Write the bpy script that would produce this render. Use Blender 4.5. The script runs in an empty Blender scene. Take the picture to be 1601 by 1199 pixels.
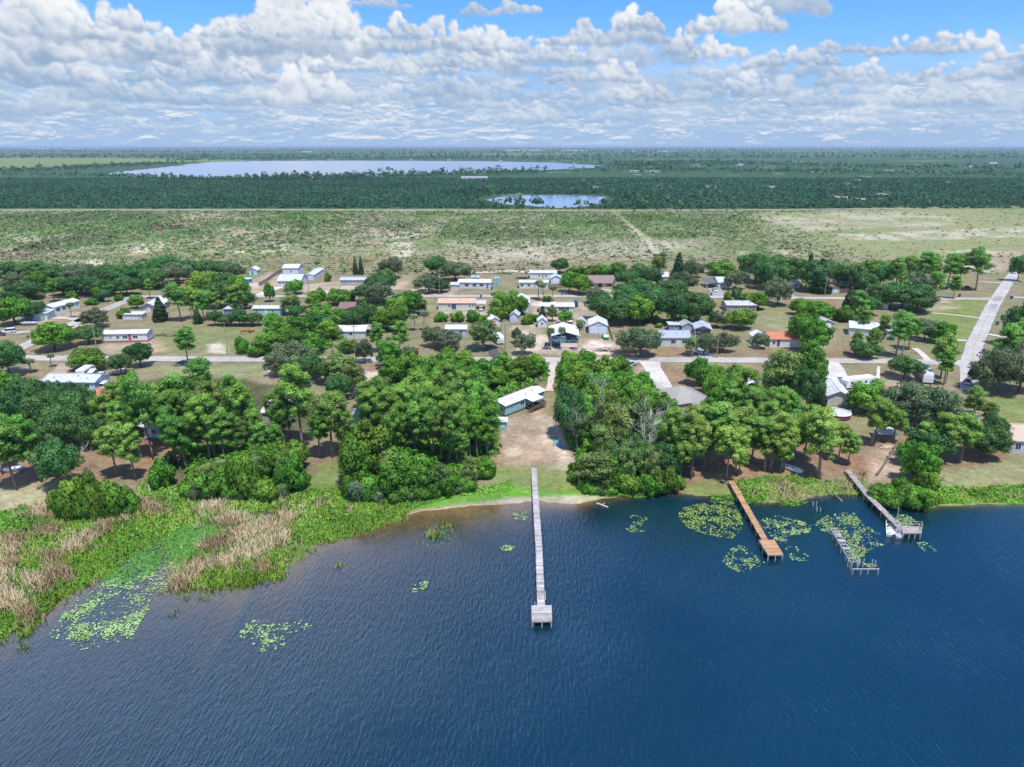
import bpy, math, random
import numpy as np
from mathutils import Vector, Matrix
R_ = math.radians
C = bpy.context.scene.collection
sc = bpy.context.scene

# ------------------------------------------------------------------ camera, light, exposure
CAM_H, PITCH, F, CX, CY = 65.0, R_(18.57), 1110.0, 800.5, 599.5   # 1601 x 1199 photograph
cam = bpy.data.objects.new('camera', bpy.data.cameras.new('camera')); C.objects.link(cam)
cam.location = (0, 0, CAM_H); cam.rotation_euler = (R_(90) - PITCH, 0, 0)
cam.data.sensor_width = 36; cam.data.lens = 36 * F / 1601
cam.data.clip_start = 1; cam.data.clip_end = 120000
sc.camera = cam
SUN_EL, SUN_AZ = R_(67), R_(152)          # azimuth clockwise from +Y
sun = bpy.data.objects.new('sun', bpy.data.lights.new('sun', 'SUN')); C.objects.link(sun)
sun.data.energy = 2.7; sun.data.angle = R_(1.5); sun.data.color = (1, .955, .88)
sd = Vector((math.sin(SUN_AZ) * math.cos(SUN_EL), math.cos(SUN_AZ) * math.cos(SUN_EL), math.sin(SUN_EL)))
sun.rotation_euler = sd.to_track_quat('Z', 'Y').to_euler(); sun.location = (0, 0, 200)
sc.view_settings.view_transform = 'Standard'; sc.view_settings.look = 'None'
sc.view_settings.gamma = 1; sc.view_settings.exposure = 1.02
sc.cycles.use_denoising = True
sc.cycles.max_bounces = 6; sc.cycles.diffuse_bounces = 3; sc.cycles.glossy_bounces = 3
sc.cycles.transparent_max_bounces = 12; sc.cycles.volume_bounces = 0
sc.cycles.caustics_reflective = False; sc.cycles.caustics_refractive = False
def azel(px,py):
    u=(px-CX)/F; v=(py-CY)/F
    dx=u; dy=math.cos(PITCH)-v*math.sin(PITCH); dz=-math.sin(PITCH)-v*math.cos(PITCH)
    return math.degrees(math.atan2(dx,dy)), math.degrees(math.atan2(dz,math.hypot(dx,dy)))
AZ0,AZ1,EL0,EL1=-58.,58.,-1.,15.; PPD=18
CW,CH=int((AZ1-AZ0)*PPD),int((EL1-EL0)*PPD)
def vnoise(w,h,cell,rng,sy=1.0):
    gw,gh=int(w/cell)+4,int(h/(cell*sy))+4
    g=rng.random((gh,gw))
    x=np.arange(w)/cell; y=np.arange(h)/(cell*sy)
    xi=x.astype(int); yi=y.astype(int); xf=x-xi; yf=y-yi
    xf=xf*xf*(3-2*xf); yf=yf*yf*(3-2*yf)
    a=g[yi][:,xi]; b=g[yi][:,xi+1]; c=g[yi+1][:,xi]; d=g[yi+1][:,xi+1]
    return (a*(1-xf)+b*xf)*(1-yf)[:,None]+(c*(1-xf)+d*xf)*yf[:,None]
def fbm(w,h,cell,rng,octs=5,gain=.55,sy=1.0):
    o=np.zeros((h,w)); a=1; t=0
    for i in range(octs):
        o+=a*vnoise(w,h,max(cell,1.01),rng,sy); t+=a; a*=gain; cell/=2
    return o/t-.5
def sstep(a,b,x):
    t=np.clip((x-a)/(b-a),0,1); return t*t*(3-2*t)
def paint_clouds():
    rng=np.random.default_rng(11)
    rgb=np.zeros((CH,CW,3)); alp=np.zeros((CH,CW))
    wx=fbm(CW,CH,26,rng,6,.6)*2; wy=fbm(CW,CH,26,rng,6,.6)*2; edge=fbm(CW,CH,9,rng,4,.65)
    wis=fbm(CW,CH,60,rng,6,.55,.45)
    Y,X=np.mgrid[0:CH,0:CW].astype(float)
    white=np.array((.97,.985,1.0)); grey=np.array((.31,.435,.62)); haze=np.array((.37,.54,.80))
    # a thin veil of far cloud, thicker at the horizon
    el=EL0+Y/PPD
    va=np.clip(.70+1.3*wis,0,1)*np.maximum(sstep(8.0,3.5,el+3*wis),1.25*sstep(6.5,4.0,el+2*wis))
    va=va*(1-.38*sstep(2,30,AZ0+X/PPD)*sstep(2.5,4.5,el))
    vc=haze*.9+(white-haze)*np.clip(.12+1.2*wis,0,1)[...,None]
    rgb=vc*1.0; alp=np.clip(va*1.15,0,.97)
    # horizon layer
    ha=sstep(3.2,0.2,el)*.85
    rgb=rgb*(1-ha[...,None])+haze*ha[...,None]; alp=alp*(1-ha)+ha
    for i,(sx,sy,lo,hi,e0,e1) in enumerate([(34,.26,-.06,.22,.0,2.6),(50,.32,-.05,.24,1.0,4.2),(70,.36,.02,.30,2.0,5.6)]):
        n=fbm(CW,CH,sx,rng,6,.6,sy); a=sstep(lo,hi,n)*sstep(e0-.3,e0+.5,el)*sstep(e1+1,e1-.6,el)
        up=np.roll(n,-2,0); L=np.clip(.42+6*(n-up)+1.0*(n-.15),0,1); f=.62-.16*i
        c=(grey+(white-grey)*L[...,None])*(1-f)+(haze+(white-haze)*.55*L[...,None])*f
        a=a*.95; rgb=rgb*(1-a[...,None])+c*a[...,None]; alp=alp*(1-a)+a
    def puff(cx,cy,r,base,top,far,op):
        x0,x1=int(max(cx-2.4*r,0)),int(min(cx+2.4*r+1,CW)); y0,y1=int(max(cy-1.7*r,0)),int(min(cy+1.7*r+1,CH))
        if x1-x0<2 or y1-y0<2: return
        s=np.s_[y0:y1,x0:x1]
        k=.8+.7*far+.5*min(1,4/r); dx=(X[s]-cx)/(r*(1+.7*far))+wx[s]*k; dy=(Y[s]-cy)/r+wy[s]*k
        d=np.sqrt(dx*dx+dy*dy)+edge[s]*.55
        a=sstep(1.12,.45-.25*far,d)*op
        a=a*sstep(base-.10*(top-base)-1,base+.13*(top-base)+1,Y[s]+wy[s]*.12*(top-base))
        nz=np.sqrt(np.clip(1-d*d,0,1))
        nx=np.clip(dx,-1,1); ny=np.clip(dy,-1,1)
        L=.26+.25*nx+.36*ny+.14*nz+edge[s]*.4+wis[s]*.9
        hh=np.clip((Y[s]-base)/(top-base+1e-6),0,1)
        L=np.clip(L*.62+.60*hh**1.0-.05+.10*max(0,1-far*5),0,1); L=L*L*(3-2*L)
        c=grey+(white-grey)*L[...,None]
        c=c*(1-far)+(haze+(white-haze)*.5*L[...,None])*far
        rgb[s]=rgb[s]*(1-a[...,None])+c*a[...,None]; alp[s]=alp[s]*(1-a)+a
    def cloud(px,pybase,wpx,hpx,far=0,op=.95,n=None):
        az,e=azel(px,pybase); cx=(az-AZ0)*PPD; by=(e-EL0)*PPD
        w=wpx*PPD*.048; h=hpx*PPD*.048
        sm=sstep(40,8,h); n=n or int(10+w*h/70)
        P=[]
        ph=rng.random(4)*6.28
        for i in range(n):
            t=rng.uniform(-1,1)
            prof=max(0,(1-abs(t)**2.2))**.7*(.62+.38*math.sin(t*3.1+ph[0])*math.cos(t*5.3+ph[1]))
            z=rng.random()**.8*prof
            r=h*rng.uniform(.13+.15*sm,.30+.22*sm)*(1-.35*z)*(.55+.45*prof)
            P.append((cx+t*w*.5,by+max(r*.45,z*h-r*.3),r))
        P.sort(key=lambda p:-p[1]+rng.normal()*h*.12)
        for x,y,r in P: puff(x,y,r,by,by+h,far,op)
    # broken rows of small clouds, farthest first; then the larger ones nearer by
    for row in range(1,10):
        yb=216-row*row*.95-row*5.2; sc=9+row*row*.62+row*3.0
        x=-300+rng.random()*90
        while x<1900:
            w=sc*rng.uniform(1.3,3.8)*(1.25 if x<900 else 1); h=sc*rng.uniform(.35,.95)
            if rng.random()<(.80 if x<1000 else .66): cloud(x,yb+rng.normal()*sc*.35,w,h,far=np.clip(.90-row*.065+rng.normal()*.12,.08,.85),op=rng.uniform(.5,.92))
            x+=w*rng.uniform(.5,1.05)
    for a in [(700,150,110,42,.3),(60,136,170,44,.25),(230,160,180,44,.3),(482,164,120,70,.05),(660,118,110,36,.1),(1010,160,90,44,.2),(1180,150,120,40,.25),
              (830,190,120,34,.4),(1350,132,130,34,.25),(1500,128,130,36,.25),(1470,165,120,34,.35),(965,128,80,46,.1),(1290,165,110,34,.4),(1590,96,70,30,.1),
              (345,122,150,50,.12),(130,92,230,96,.0),(20,95,150,84,.05),(70,60,180,66,.0),(200,48,70,50,.0),(290,88,120,48,.05),(450,82,230,104,.0),(370,60,90,40,.0),(500,60,110,60,.0),(675,82,250,60,.0),(620,62,80,40,.0),(960,68,160,56,.02),(900,70,90,32,.1),(1000,50,70,44,.0),(1085,86,100,50,.0),(1150,52,130,54,.0),(1120,90,90,36,.0),
              (1310,84,90,24,.15),(1450,84,150,30,.1),(1510,82,70,28,.05),(780,24,130,30,.3),(590,10,90,22,.4),(870,98,120,36,.15),(1240,104,130,30,.2),(560,114,150,36,.15),(740,106,140,38,.12),(300,130,160,40,.2),
              (-160,110,260,100,.05),(1760,110,220,50,.1),(1950,90,200,60,.1),(-420,90,300,120,.05)]:
        cloud(a[0],a[1],a[2],a[3]*1.08,far=a[4])
    return np.dstack([np.clip(rgb,0,1),np.clip(alp,0,1)])
world = bpy.data.worlds.new('World'); sc.world = world; world.use_nodes = True
def build_world():
    nt = world.node_tree; N = nt.nodes; L = nt.links; N.clear()
    def nd(t, **k):
        n = N.new(t)
        for a, b in k.items(): setattr(n, a, b)
        return n
    def mth(op, a, b=None, c=None, clamp=False):
        n = nd('ShaderNodeMath', operation=op, use_clamp=clamp)
        for i, v in enumerate((a, b, c)):
            if v is None: continue
            if isinstance(v, (int, float)): n.inputs[i].default_value = v
            else: L.new(v, n.inputs[i])
        return n.outputs[0]
    def mix(f, a, b):
        n = nd('ShaderNodeMix', data_type='RGBA')
        for i, v in ((0, f), (6, a), (7, b)):
            if isinstance(v, (int, float)): n.inputs[i].default_value = v
            elif isinstance(v, tuple): n.inputs[i].default_value = (*v, 1)
            else: L.new(v, n.inputs[i])
        return n.outputs[2]
    sky = nd('ShaderNodeTexSky', sky_type='NISHITA', sun_disc=False)
    sky.sun_elevation = SUN_EL; sky.sun_rotation = SUN_AZ; sky.altitude = 60; sky.air_density = 1.0; sky.dust_density = .3; sky.ozone_density = 3.0
    hs = nd('ShaderNodeHueSaturation'); hs.inputs['Saturation'].default_value = 1.12; hs.inputs['Value'].default_value = .60
    tn = nd('ShaderNodeVectorMath', operation='MULTIPLY'); L.new(sky.outputs[0], tn.inputs[0]); tn.inputs[1].default_value = (.72, .92, 1.30); L.new(tn.outputs[0], hs.inputs['Color'])
    tc = nd('ShaderNodeTexCoord'); sp = nd('ShaderNodeSeparateXYZ'); L.new(tc.outputs['Generated'], sp.inputs[0])
    x, y, z = sp.outputs
    az = mth('MULTIPLY', mth('ARCTAN2', x, y), 57.29578)
    el = mth('MULTIPLY', mth('ARCSINE', z), 57.29578)
    u = mth('DIVIDE', mth('SUBTRACT', az, AZ0), AZ1 - AZ0)
    v = mth('DIVIDE', mth('SUBTRACT', el, EL0), EL1 - EL0)
    cb = nd('ShaderNodeCombineXYZ'); L.new(u, cb.inputs[0]); L.new(v, cb.inputs[1])
    arr = paint_clouds()
    img = bpy.data.images.new('cumulus clouds', CW, CH, alpha=True, float_buffer=True)
    img.colorspace_settings.name = 'Non-Color'; img.alpha_mode = 'CHANNEL_PACKED'
    img.pixels.foreach_set(arr.astype(np.float32).ravel()); img.update(); img.pack()
    it = nd('ShaderNodeTexImage', image=img, extension='CLIP', interpolation='Linear'); L.new(cb.outputs[0], it.inputs[0])
    # overhead clouds, seen only as light and in the water: more of them to the left of the view
    pz = mth('ADD', mth('MAXIMUM', z, 0.0), .12)
    pc = nd('ShaderNodeCombineXYZ'); L.new(mth('DIVIDE', x, pz), pc.inputs[0]); L.new(mth('DIVIDE', y, pz), pc.inputs[1])
    no = nd('ShaderNodeTexNoise'); no.inputs['Scale'].default_value = .9; no.inputs['Detail'].default_value = 5; no.inputs['Roughness'].default_value = .6
    L.new(pc.outputs[0], no.inputs['Vector'])
    cov = mth('ADD', no.outputs[0], mth('MULTIPLY', x, -.62))
    mr = nd('ShaderNodeMapRange', interpolation_type='SMOOTHSTEP'); L.new(cov, mr.inputs[0])
    mr.inputs[1].default_value = .44; mr.inputs[2].default_value = .64; mr.inputs[3].default_value = 0; mr.inputs[4].default_value = .9
    hi = nd('ShaderNodeMapRange', interpolation_type='SMOOTHSTEP'); L.new(el, hi.inputs[0])
    hi.inputs[1].default_value = 12.5; hi.inputs[2].default_value = 18; hi.inputs[3].default_value = 0; hi.inputs[4].default_value = 1
    h2 = nd('ShaderNodeMapRange', interpolation_type='SMOOTHSTEP'); L.new(el, h2.inputs[0])
    h2.inputs[1].default_value = 26; h2.inputs[2].default_value = 44; h2.inputs[3].default_value = 1; h2.inputs[4].default_value = .12
    a2 = mth('MULTIPLY', mth('MULTIPLY', mr.outputs[0], hi.outputs[0]), h2.outputs[0])
    sc1 = nd('ShaderNodeVectorMath', operation='SCALE'); L.new(it.outputs[0], sc1.inputs[0]); sc1.inputs['Scale'].default_value = CLOUD
    c1 = mix(a2, hs.outputs[0], (CLOUD * 1.30, CLOUD * 1.40, CLOUD * 1.78))
    c2 = mix(it.outputs[1], c1, sc1.outputs[0])
    bg = nd('ShaderNodeBackground'); bg.inputs[1].default_value = SKY_STRENGTH; L.new(c2, bg.inputs[0])
    out = nd('ShaderNodeOutputWorld'); L.new(bg.outputs[0], out.inputs[0])
SKY_STRENGTH = .12; CLOUD = 4.1
build_world()
world.cycles.sampling_method = 'MANUAL'; world.cycles.sample_map_resolution = 512

# ------------------------------------------------------------------ helpers
SP, CP = math.sin(PITCH), math.cos(PITCH)
def ray(px, py):
    u = (px - CX) / F; v = (py - CY) / F
    return u, CP - v * SP, -SP - v * CP
def atz(px, py, z):
    """the point at height z that the photograph shows at (px, py)"""
    dx, dy, dz = ray(px, py); t = (z - CAM_H) / dz
    return dx * t, dy * t
def proj(x, y, z):
    zc = y * CP + (CAM_H - z) * SP; yc = (CAM_H - z) * CP - y * SP
    return CX + F * x / zc, CY + F * yc / zc, zc
def height_for(y, z0, ytop):
    k = (ytop - CY) / F
    return CAM_H - y * (SP + k * CP) / (CP - k * SP) - z0
def hash2(ix, iy, s):
    h = (ix.astype(np.int64) * 374761393 + iy.astype(np.int64) * 668265263 + s * 1442695041) & 0xffffffff
    h = ((h ^ (h >> 13)) * 1274126177) & 0xffffffff
    return ((h ^ (h >> 16)) & 0xffffff) / 16777216.0
def vn(x, y, s=0):
    xi = np.floor(x); yi = np.floor(y); fx = x - xi; fy = y - yi
    fx = fx * fx * (3 - 2 * fx); fy = fy * fy * (3 - 2 * fy)
    a = hash2(xi, yi, s); b = hash2(xi + 1, yi, s); c = hash2(xi, yi + 1, s); d = hash2(xi + 1, yi + 1, s)
    return (a * (1 - fx) + b * fx) * (1 - fy) + (c * (1 - fx) + d * fx) * fy
def fb(x, y, cell, s=0, octs=4, g=.55):
    x = np.asarray(x, float); y = np.asarray(y, float)
    o = 0; a = 1; t = 0
    for i in range(octs):
        o = o + a * vn(x / cell + 17.3 * i, y / cell - 9.1 * i, s + i); t += a; a *= g; cell /= 2.03
    return o / t - .5
# shoreline, as drawn across the photograph from left to right
SHORE_PX = [(-900, 1500), (-420, 1260), (-150, 1085), (0, 996), (60, 968), (100, 925), (170, 892), (230, 848), (256, 836), (274, 902), (300, 917), (380, 911), (432, 901), (446, 868), (500, 846),
            (560, 828), (620, 806), (660, 796), (740, 788), (800, 784), (836, 780), (870, 783), (905, 787), (945, 778), (1000, 772), (1050, 770), (1100, 776), (1150, 780), (1190, 786),
            (1235, 788), (1262, 780), (1285, 774), (1350, 772), (1372, 784), (1420, 795), (1480, 792), (1601, 789), (1800, 788), (2400, 790)]
_s = np.array([atz(a, b, 0) for a, b in SHORE_PX])
SX = np.concatenate([[-4000], _s[:, 0], [4000]]); SY = np.concatenate([[_s[0, 1]], _s[:, 1], [_s[-1, 1]]])
o_ = np.argsort(SX); SX, SY = SX[o_], SY[o_]
def shore_d(x, y):
    """metres inland of the shoreline (negative out in the lake)"""
    x = np.asarray(x, float); y = np.asarray(y, float)
    ys = np.interp(x, SX, SY) + 1.6 * fb(x, y, 7, 5, 3) + .5 * fb(x, y, 1.6, 6, 2)
    sl = (np.interp(x + 2, SX, SY) - np.interp(x - 2, SX, SY)) / 4
    return (y - ys) / np.sqrt(1 + np.minimum(sl * sl, 2))
SHX = [-400, -60, -38, -25, -8, 2, 12, 20, 28, 60, 400]
SHS = [.10, .09, .06, .055, .045, .06, .16, .24, .34, .5, .5]
def gz(x, y):
    d = shore_d(x, y)
    t = np.clip(d / 16, 0, 1); land = .04 + .96 * t * t * (3 - 2 * t)
    return np.where(d > 0, land, np.maximum(.04 + d * np.interp(x, SHX, SHS), -2.6))
def at(px, py):
    z = 1.0
    for i in range(4):
        x, y = atz(px, py, z); z = float(gz(x, y))
    return Vector((x, y, z))
def ppm(x, y, z=1.0): return F / (y * CP + (CAM_H - z) * SP)

def tag(o, label=None, cat=None, group=None, kind=None):
    if label: o['label'] = label
    if cat: o['category'] = cat
    if group: o['group'] = group
    if kind: o['kind'] = kind
    return o
def empty(name, loc, rz=0.0):
    o = bpy.data.objects.new(name, None); o.empty_display_size = .5; o.location = loc; o.rotation_euler = (0, 0, rz); C.objects.link(o); return o
def mesh_np(name, V, faces, mat=None, smooth=False):
    """V (n,3); faces (m,k) index array"""
    me = bpy.data.meshes.new(name); V = np.asarray(V, np.float32); faces = np.asarray(faces, np.int32)
    n, k = faces.shape
    me.vertices.add(len(V)); me.vertices.foreach_set('co', V.ravel())
    me.loops.add(n * k); me.loops.foreach_set('vertex_index', faces.ravel())
    me.polygons.add(n); me.polygons.foreach_set('loop_start', np.arange(0, n * k, k, dtype=np.int32))
    me.polygons.foreach_set('use_smooth', np.full(n, smooth))
    me.update(calc_edges=True)
    if mat: me.materials.append(mat)
    return me
def link(name, me, parent=None, loc=(0, 0, 0)):
    o = bpy.data.objects.new(name, me); C.objects.link(o); o.location = loc
    if parent: o.parent = parent
    return o
def copy_tree(o, parent=None):
    c = o.copy(); C.objects.link(c); c.parent = parent
    for ch in o.children: copy_tree(ch, c)
    return c

class MB:
    """collects boxes, prisms and tubes into one mesh"""
    def __init__(s): s.v = []; s.f = []; s.t = []
    def add(s, vs, fs, tint=.5):
        n = len(s.v); s.v += [tuple(p) for p in vs]; s.f += [tuple(i + n for i in f) for f in fs]; s.t += [tint] * len(vs); return s
    def box(s, x0, x1, y0, y1, z0, z1, tint=.5, M=None):
        vs = [(x, y, z) for z in (z0, z1) for (x, y) in ((x0, y0), (x1, y0), (x1, y1), (x0, y1))]
        if M: vs = [M @ Vector(p) for p in vs]
        return s.add(vs, [(3, 2, 1, 0), (4, 5, 6, 7), (0, 1, 5, 4), (1, 2, 6, 5), (2, 3, 7, 6), (3, 0, 4, 7)], tint)
    def loft(s, rings, cap=True, tint=.5):
        k = len(rings[0]); vs = [p for r in rings for p in r]; fs = []
        for i in range(len(rings) - 1):
            for j in range(k): fs.append((i * k + j, i * k + (j + 1) % k, (i + 1) * k + (j + 1) % k, (i + 1) * k + j))
        if cap: fs.append(tuple(range(k - 1, -1, -1))); fs.append(tuple((len(rings) - 1) * k + j for j in range(k)))
        return s.add(vs, fs, tint)
    def tube(s, pts, rad, n=7, tint=.5, cap=True):
        pts = [Vector(p) for p in pts]; rad = [rad] * len(pts) if isinstance(rad, (int, float)) else rad; rings = []
        for i, p in enumerate(pts):
            d = (pts[min(i + 1, len(pts) - 1)] - pts[max(i - 1, 0)]).normalized()
            a = d.orthogonal().normalized() if abs(d.z) < .95 else Vector((1, 0, 0)); a = (a - d * a.dot(d)).normalized(); b = d.cross(a)
            rings.append([p + (a * math.cos(2 * math.pi * j / n) + b * math.sin(2 * math.pi * j / n)) * rad[i] for j in range(n)])
        return s.loft(rings, cap, tint)
    def prism(s, poly, z0, z1, tint=.5):
        return s.loft([[(x, y, z0) for x, y in poly], [(x, y, z1) for x, y in poly]], True, tint)
    def mesh(s, name, mat, smooth=False):
        me = bpy.data.meshes.new(name); me.from_pydata(s.v, [], s.f); me.materials.append(mat)
        a = me.attributes.new('tint', 'FLOAT', 'POINT'); a.data.foreach_set('value', np.array(s.t, np.float32))
        if smooth:
            for p in me.polygons: p.use_smooth = True
        me.update(); return me
    def build(s, name, mat, parent=None, smooth=False, loc=(0, 0, 0)): return link(name, s.mesh(name, mat, smooth), parent, loc)

# ------------------------------------------------------------------ materials
def new_mat(name):
    m = bpy.data.materials.new(name); m.use_nodes = True; nt = m.node_tree; nt.nodes.clear()
    def nd(t, **k):
        n = nt.nodes.new(t)
        for a, b in k.items():
            if a == 'inp':
                for i, v in b.items():
                    if hasattr(v, 'is_output'): nt.links.new(v, n.inputs[i])
                    else: n.inputs[i].default_value = v
            else: setattr(n, a, b)
        return n
    return m, nd
def ramp(nd, fac, stops):
    n = nd('ShaderNodeValToRGB', inp={0: fac}); e = n.color_ramp.elements
    while len(e) < len(stops): e.new(.5)
    for i, (p, c) in enumerate(stops): e[i].position = p; e[i].color = (*c, 1) if len(c) == 3 else c
    return n.outputs[0]
def mixc(nd, f, a, b, mode='MIX'):
    n = nd('ShaderNodeMix', data_type='RGBA', blend_type=mode)
    for i, v in ((0, f), (6, a), (7, b)):
        if hasattr(v, 'is_output'): n.id_data.links.new(v, n.inputs[i])
        else: n.inputs[i].default_value = (*v, 1) if isinstance(v, tuple) else v
    return n.outputs[2]
MATS = {}
def paint(col, rough=.6, var=.12, scale=1.5, spec=.3, metal=0.0, rib=0.0, streak=0.0, tintvar=0.0):
    """painted, weathered surface: base colour with stains of its own, optional ribs"""
    key = (col, rough, var, scale, spec, metal, rib, streak, tintvar)
    if key in MATS: return MATS[key]
    m, nd = new_mat('painted surface')
    tc = nd('ShaderNodeTexCoord').outputs['Object']
    n1 = nd('ShaderNodeTexNoise', inp={'Vector': tc, 'Scale': scale, 'Detail': 5.0, 'Roughness': .65}).outputs[0]
    oi = nd('ShaderNodeObjectInfo').outputs['Random']
    f = nd('ShaderNodeMapRange', inp={0: n1, 1: .3, 2: .7, 3: 1 - var, 4: 1 + var * .7}).outputs[0]
    f2 = nd('ShaderNodeMapRange', inp={0: oi, 3: 1 - var * .5, 4: 1 + var * .5}).outputs[0]
    f = nd('ShaderNodeMath', operation='MULTIPLY', inp={0: f, 1: f2}).outputs[0]
    if tintvar:
        at_ = nd('ShaderNodeAttribute', attribute_name='tint').outputs['Fac']
        f3 = nd('ShaderNodeMapRange', inp={0: at_, 3: 1 - tintvar, 4: 1 + tintvar}).outputs[0]
        f = nd('ShaderNodeMath', operation='MULTIPLY', inp={0: f, 1: f3}).outputs[0]
    c = nd('ShaderNodeVectorMath', operation='SCALE', inp={0: col, 'Scale': f}).outputs[0]
    if streak:
        mp = nd('ShaderNodeMapping', inp={0: tc, 3: (1.2, 1.2, .25)}).outputs[0]
        n2 = nd('ShaderNodeTexNoise', inp={'Vector': mp, 'Scale': 2.2, 'Detail': 6.0, 'Roughness': .7}).outputs[0]
        g = nd('ShaderNodeMapRange', inp={0: n2, 1: .52, 2: .72, 3: 0.0, 4: streak}).outputs[0]
        c = mixc(nd, g, c, (col[0] * .42 + .03, col[1] * .38 + .025, col[2] * .33 + .02))
    w = None
    if rib:
        sx = nd('ShaderNodeSeparateXYZ', inp={0: tc}).outputs[0]
        w = nd('ShaderNodeMath', operation='PINGPONG', inp={0: sx, 1: rib}).outputs[0]
        w = nd('ShaderNodeMapRange', inp={0: w, 1: 0.0, 2: rib * .3, 3: 1.0, 4: 0.0}).outputs[0]
        c = mixc(nd, nd('ShaderNodeMath', operation='MULTIPLY', inp={0: w, 1: .38}).outputs[0], c, tuple(q * .55 for q in col))
    b = nd('ShaderNodeBsdfPrincipled', inp={'Base Color': c, 'Roughness': rough, 'Specular IOR Level': spec, 'Metallic': metal})
    if rib: m.node_tree.links.new(nd('ShaderNodeBump', inp={'Strength': .6, 'Distance': .04, 'Height': w}).outputs[0], b.inputs['Normal'])
    o = nd('ShaderNodeOutputMaterial'); m.node_tree.links.new(b.outputs[0], o.inputs[0])
    MATS[key] = m; return m
def foliage(name, cols, trans=.25, rough=.6):
    """leaves: clump-to-clump and tree-to-tree differences of green"""
    m, nd = new_mat(name)
    ti = nd('ShaderNodeAttribute', attribute_name='tint').outputs['Fac']
    oi = nd('ShaderNodeObjectInfo')
    c = ramp(nd, ti, [(0, cols[0]), (.5, cols[1]), (1, cols[2])])
    hv = nd('ShaderNodeMapRange', inp={0: oi.outputs['Random'], 3: .478, 4: .522}).outputs[0]
    vv = nd('ShaderNodeMapRange', inp={0: nd('ShaderNodeMath', operation='FRACT', inp={0: nd('ShaderNodeMath', operation='MULTIPLY', inp={0: oi.outputs['Random'], 1: 7.13}).outputs[0]}).outputs[0], 3: .8, 4: 1.25}).outputs[0]
    h = nd('ShaderNodeHueSaturation', inp={'Hue': hv, 'Value': vv, 'Saturation': 1.0, 'Color': c}).outputs[0]
    d = nd('ShaderNodeBsdfPrincipled', inp={'Base Color': h, 'Roughness': rough, 'Specular IOR Level': .25})
    t = nd('ShaderNodeBsdfTranslucent', inp={0: h})
    mx = nd('ShaderNodeMixShader', inp={0: trans, 1: d.outputs[0], 2: t.outputs[0]})
    nd('ShaderNodeOutputMaterial', inp={0: mx.outputs[0]})
    return m
# ------------------------------------------------------------------ ground: one sheet out to the horizon
def geom(a, step, ratio, end):
    r = []
    while a < end: step *= ratio; a += step; r.append(a)
    return r
def polymask(x, y, poly, soft):
    """1 inside the polygon, fading over 'soft' metres"""
    P = np.array(poly); inside = np.zeros(x.shape, bool); dmin = np.full(x.shape, 1e9)
    for i in range(len(P)):
        (x0, y0), (x1, y1) = P[i], P[(i + 1) % len(P)]
        c = ((y0 > y) != (y1 > y)); c &= x < (x1 - x0) * (y - y0) / ((y1 - y0) if y1 != y0 else 1e-9) + x0; inside ^= c
        dx, dy = x1 - x0, y1 - y0; t = np.clip(((x - x0) * dx + (y - y0) * dy) / (dx * dx + dy * dy + 1e-9), 0, 1)
        dmin = np.minimum(dmin, np.hypot(x - x0 - t * dx, y - y0 - t * dy))
    return np.clip(.5 + np.where(inside, dmin, -dmin) / soft, 0, 1)
GC = dict(dry=(.215, .188, .115), lawn=(.150, .205, .060), bright=(.10, .27, .025), sand=(.60, .53, .44), dirt=(.40, .32, .25), needles=(.235, .145, .095),
          forest=(.060, .068, .030), mud=(.085, .070, .045), scrub=(.135, .185, .075), pale=(.42, .39, .30), marsh=(.075, .19, .025), meadow=(.215, .240, .115), grove=(.035, .085, .040), straw=(.36, .32, .19))
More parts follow.
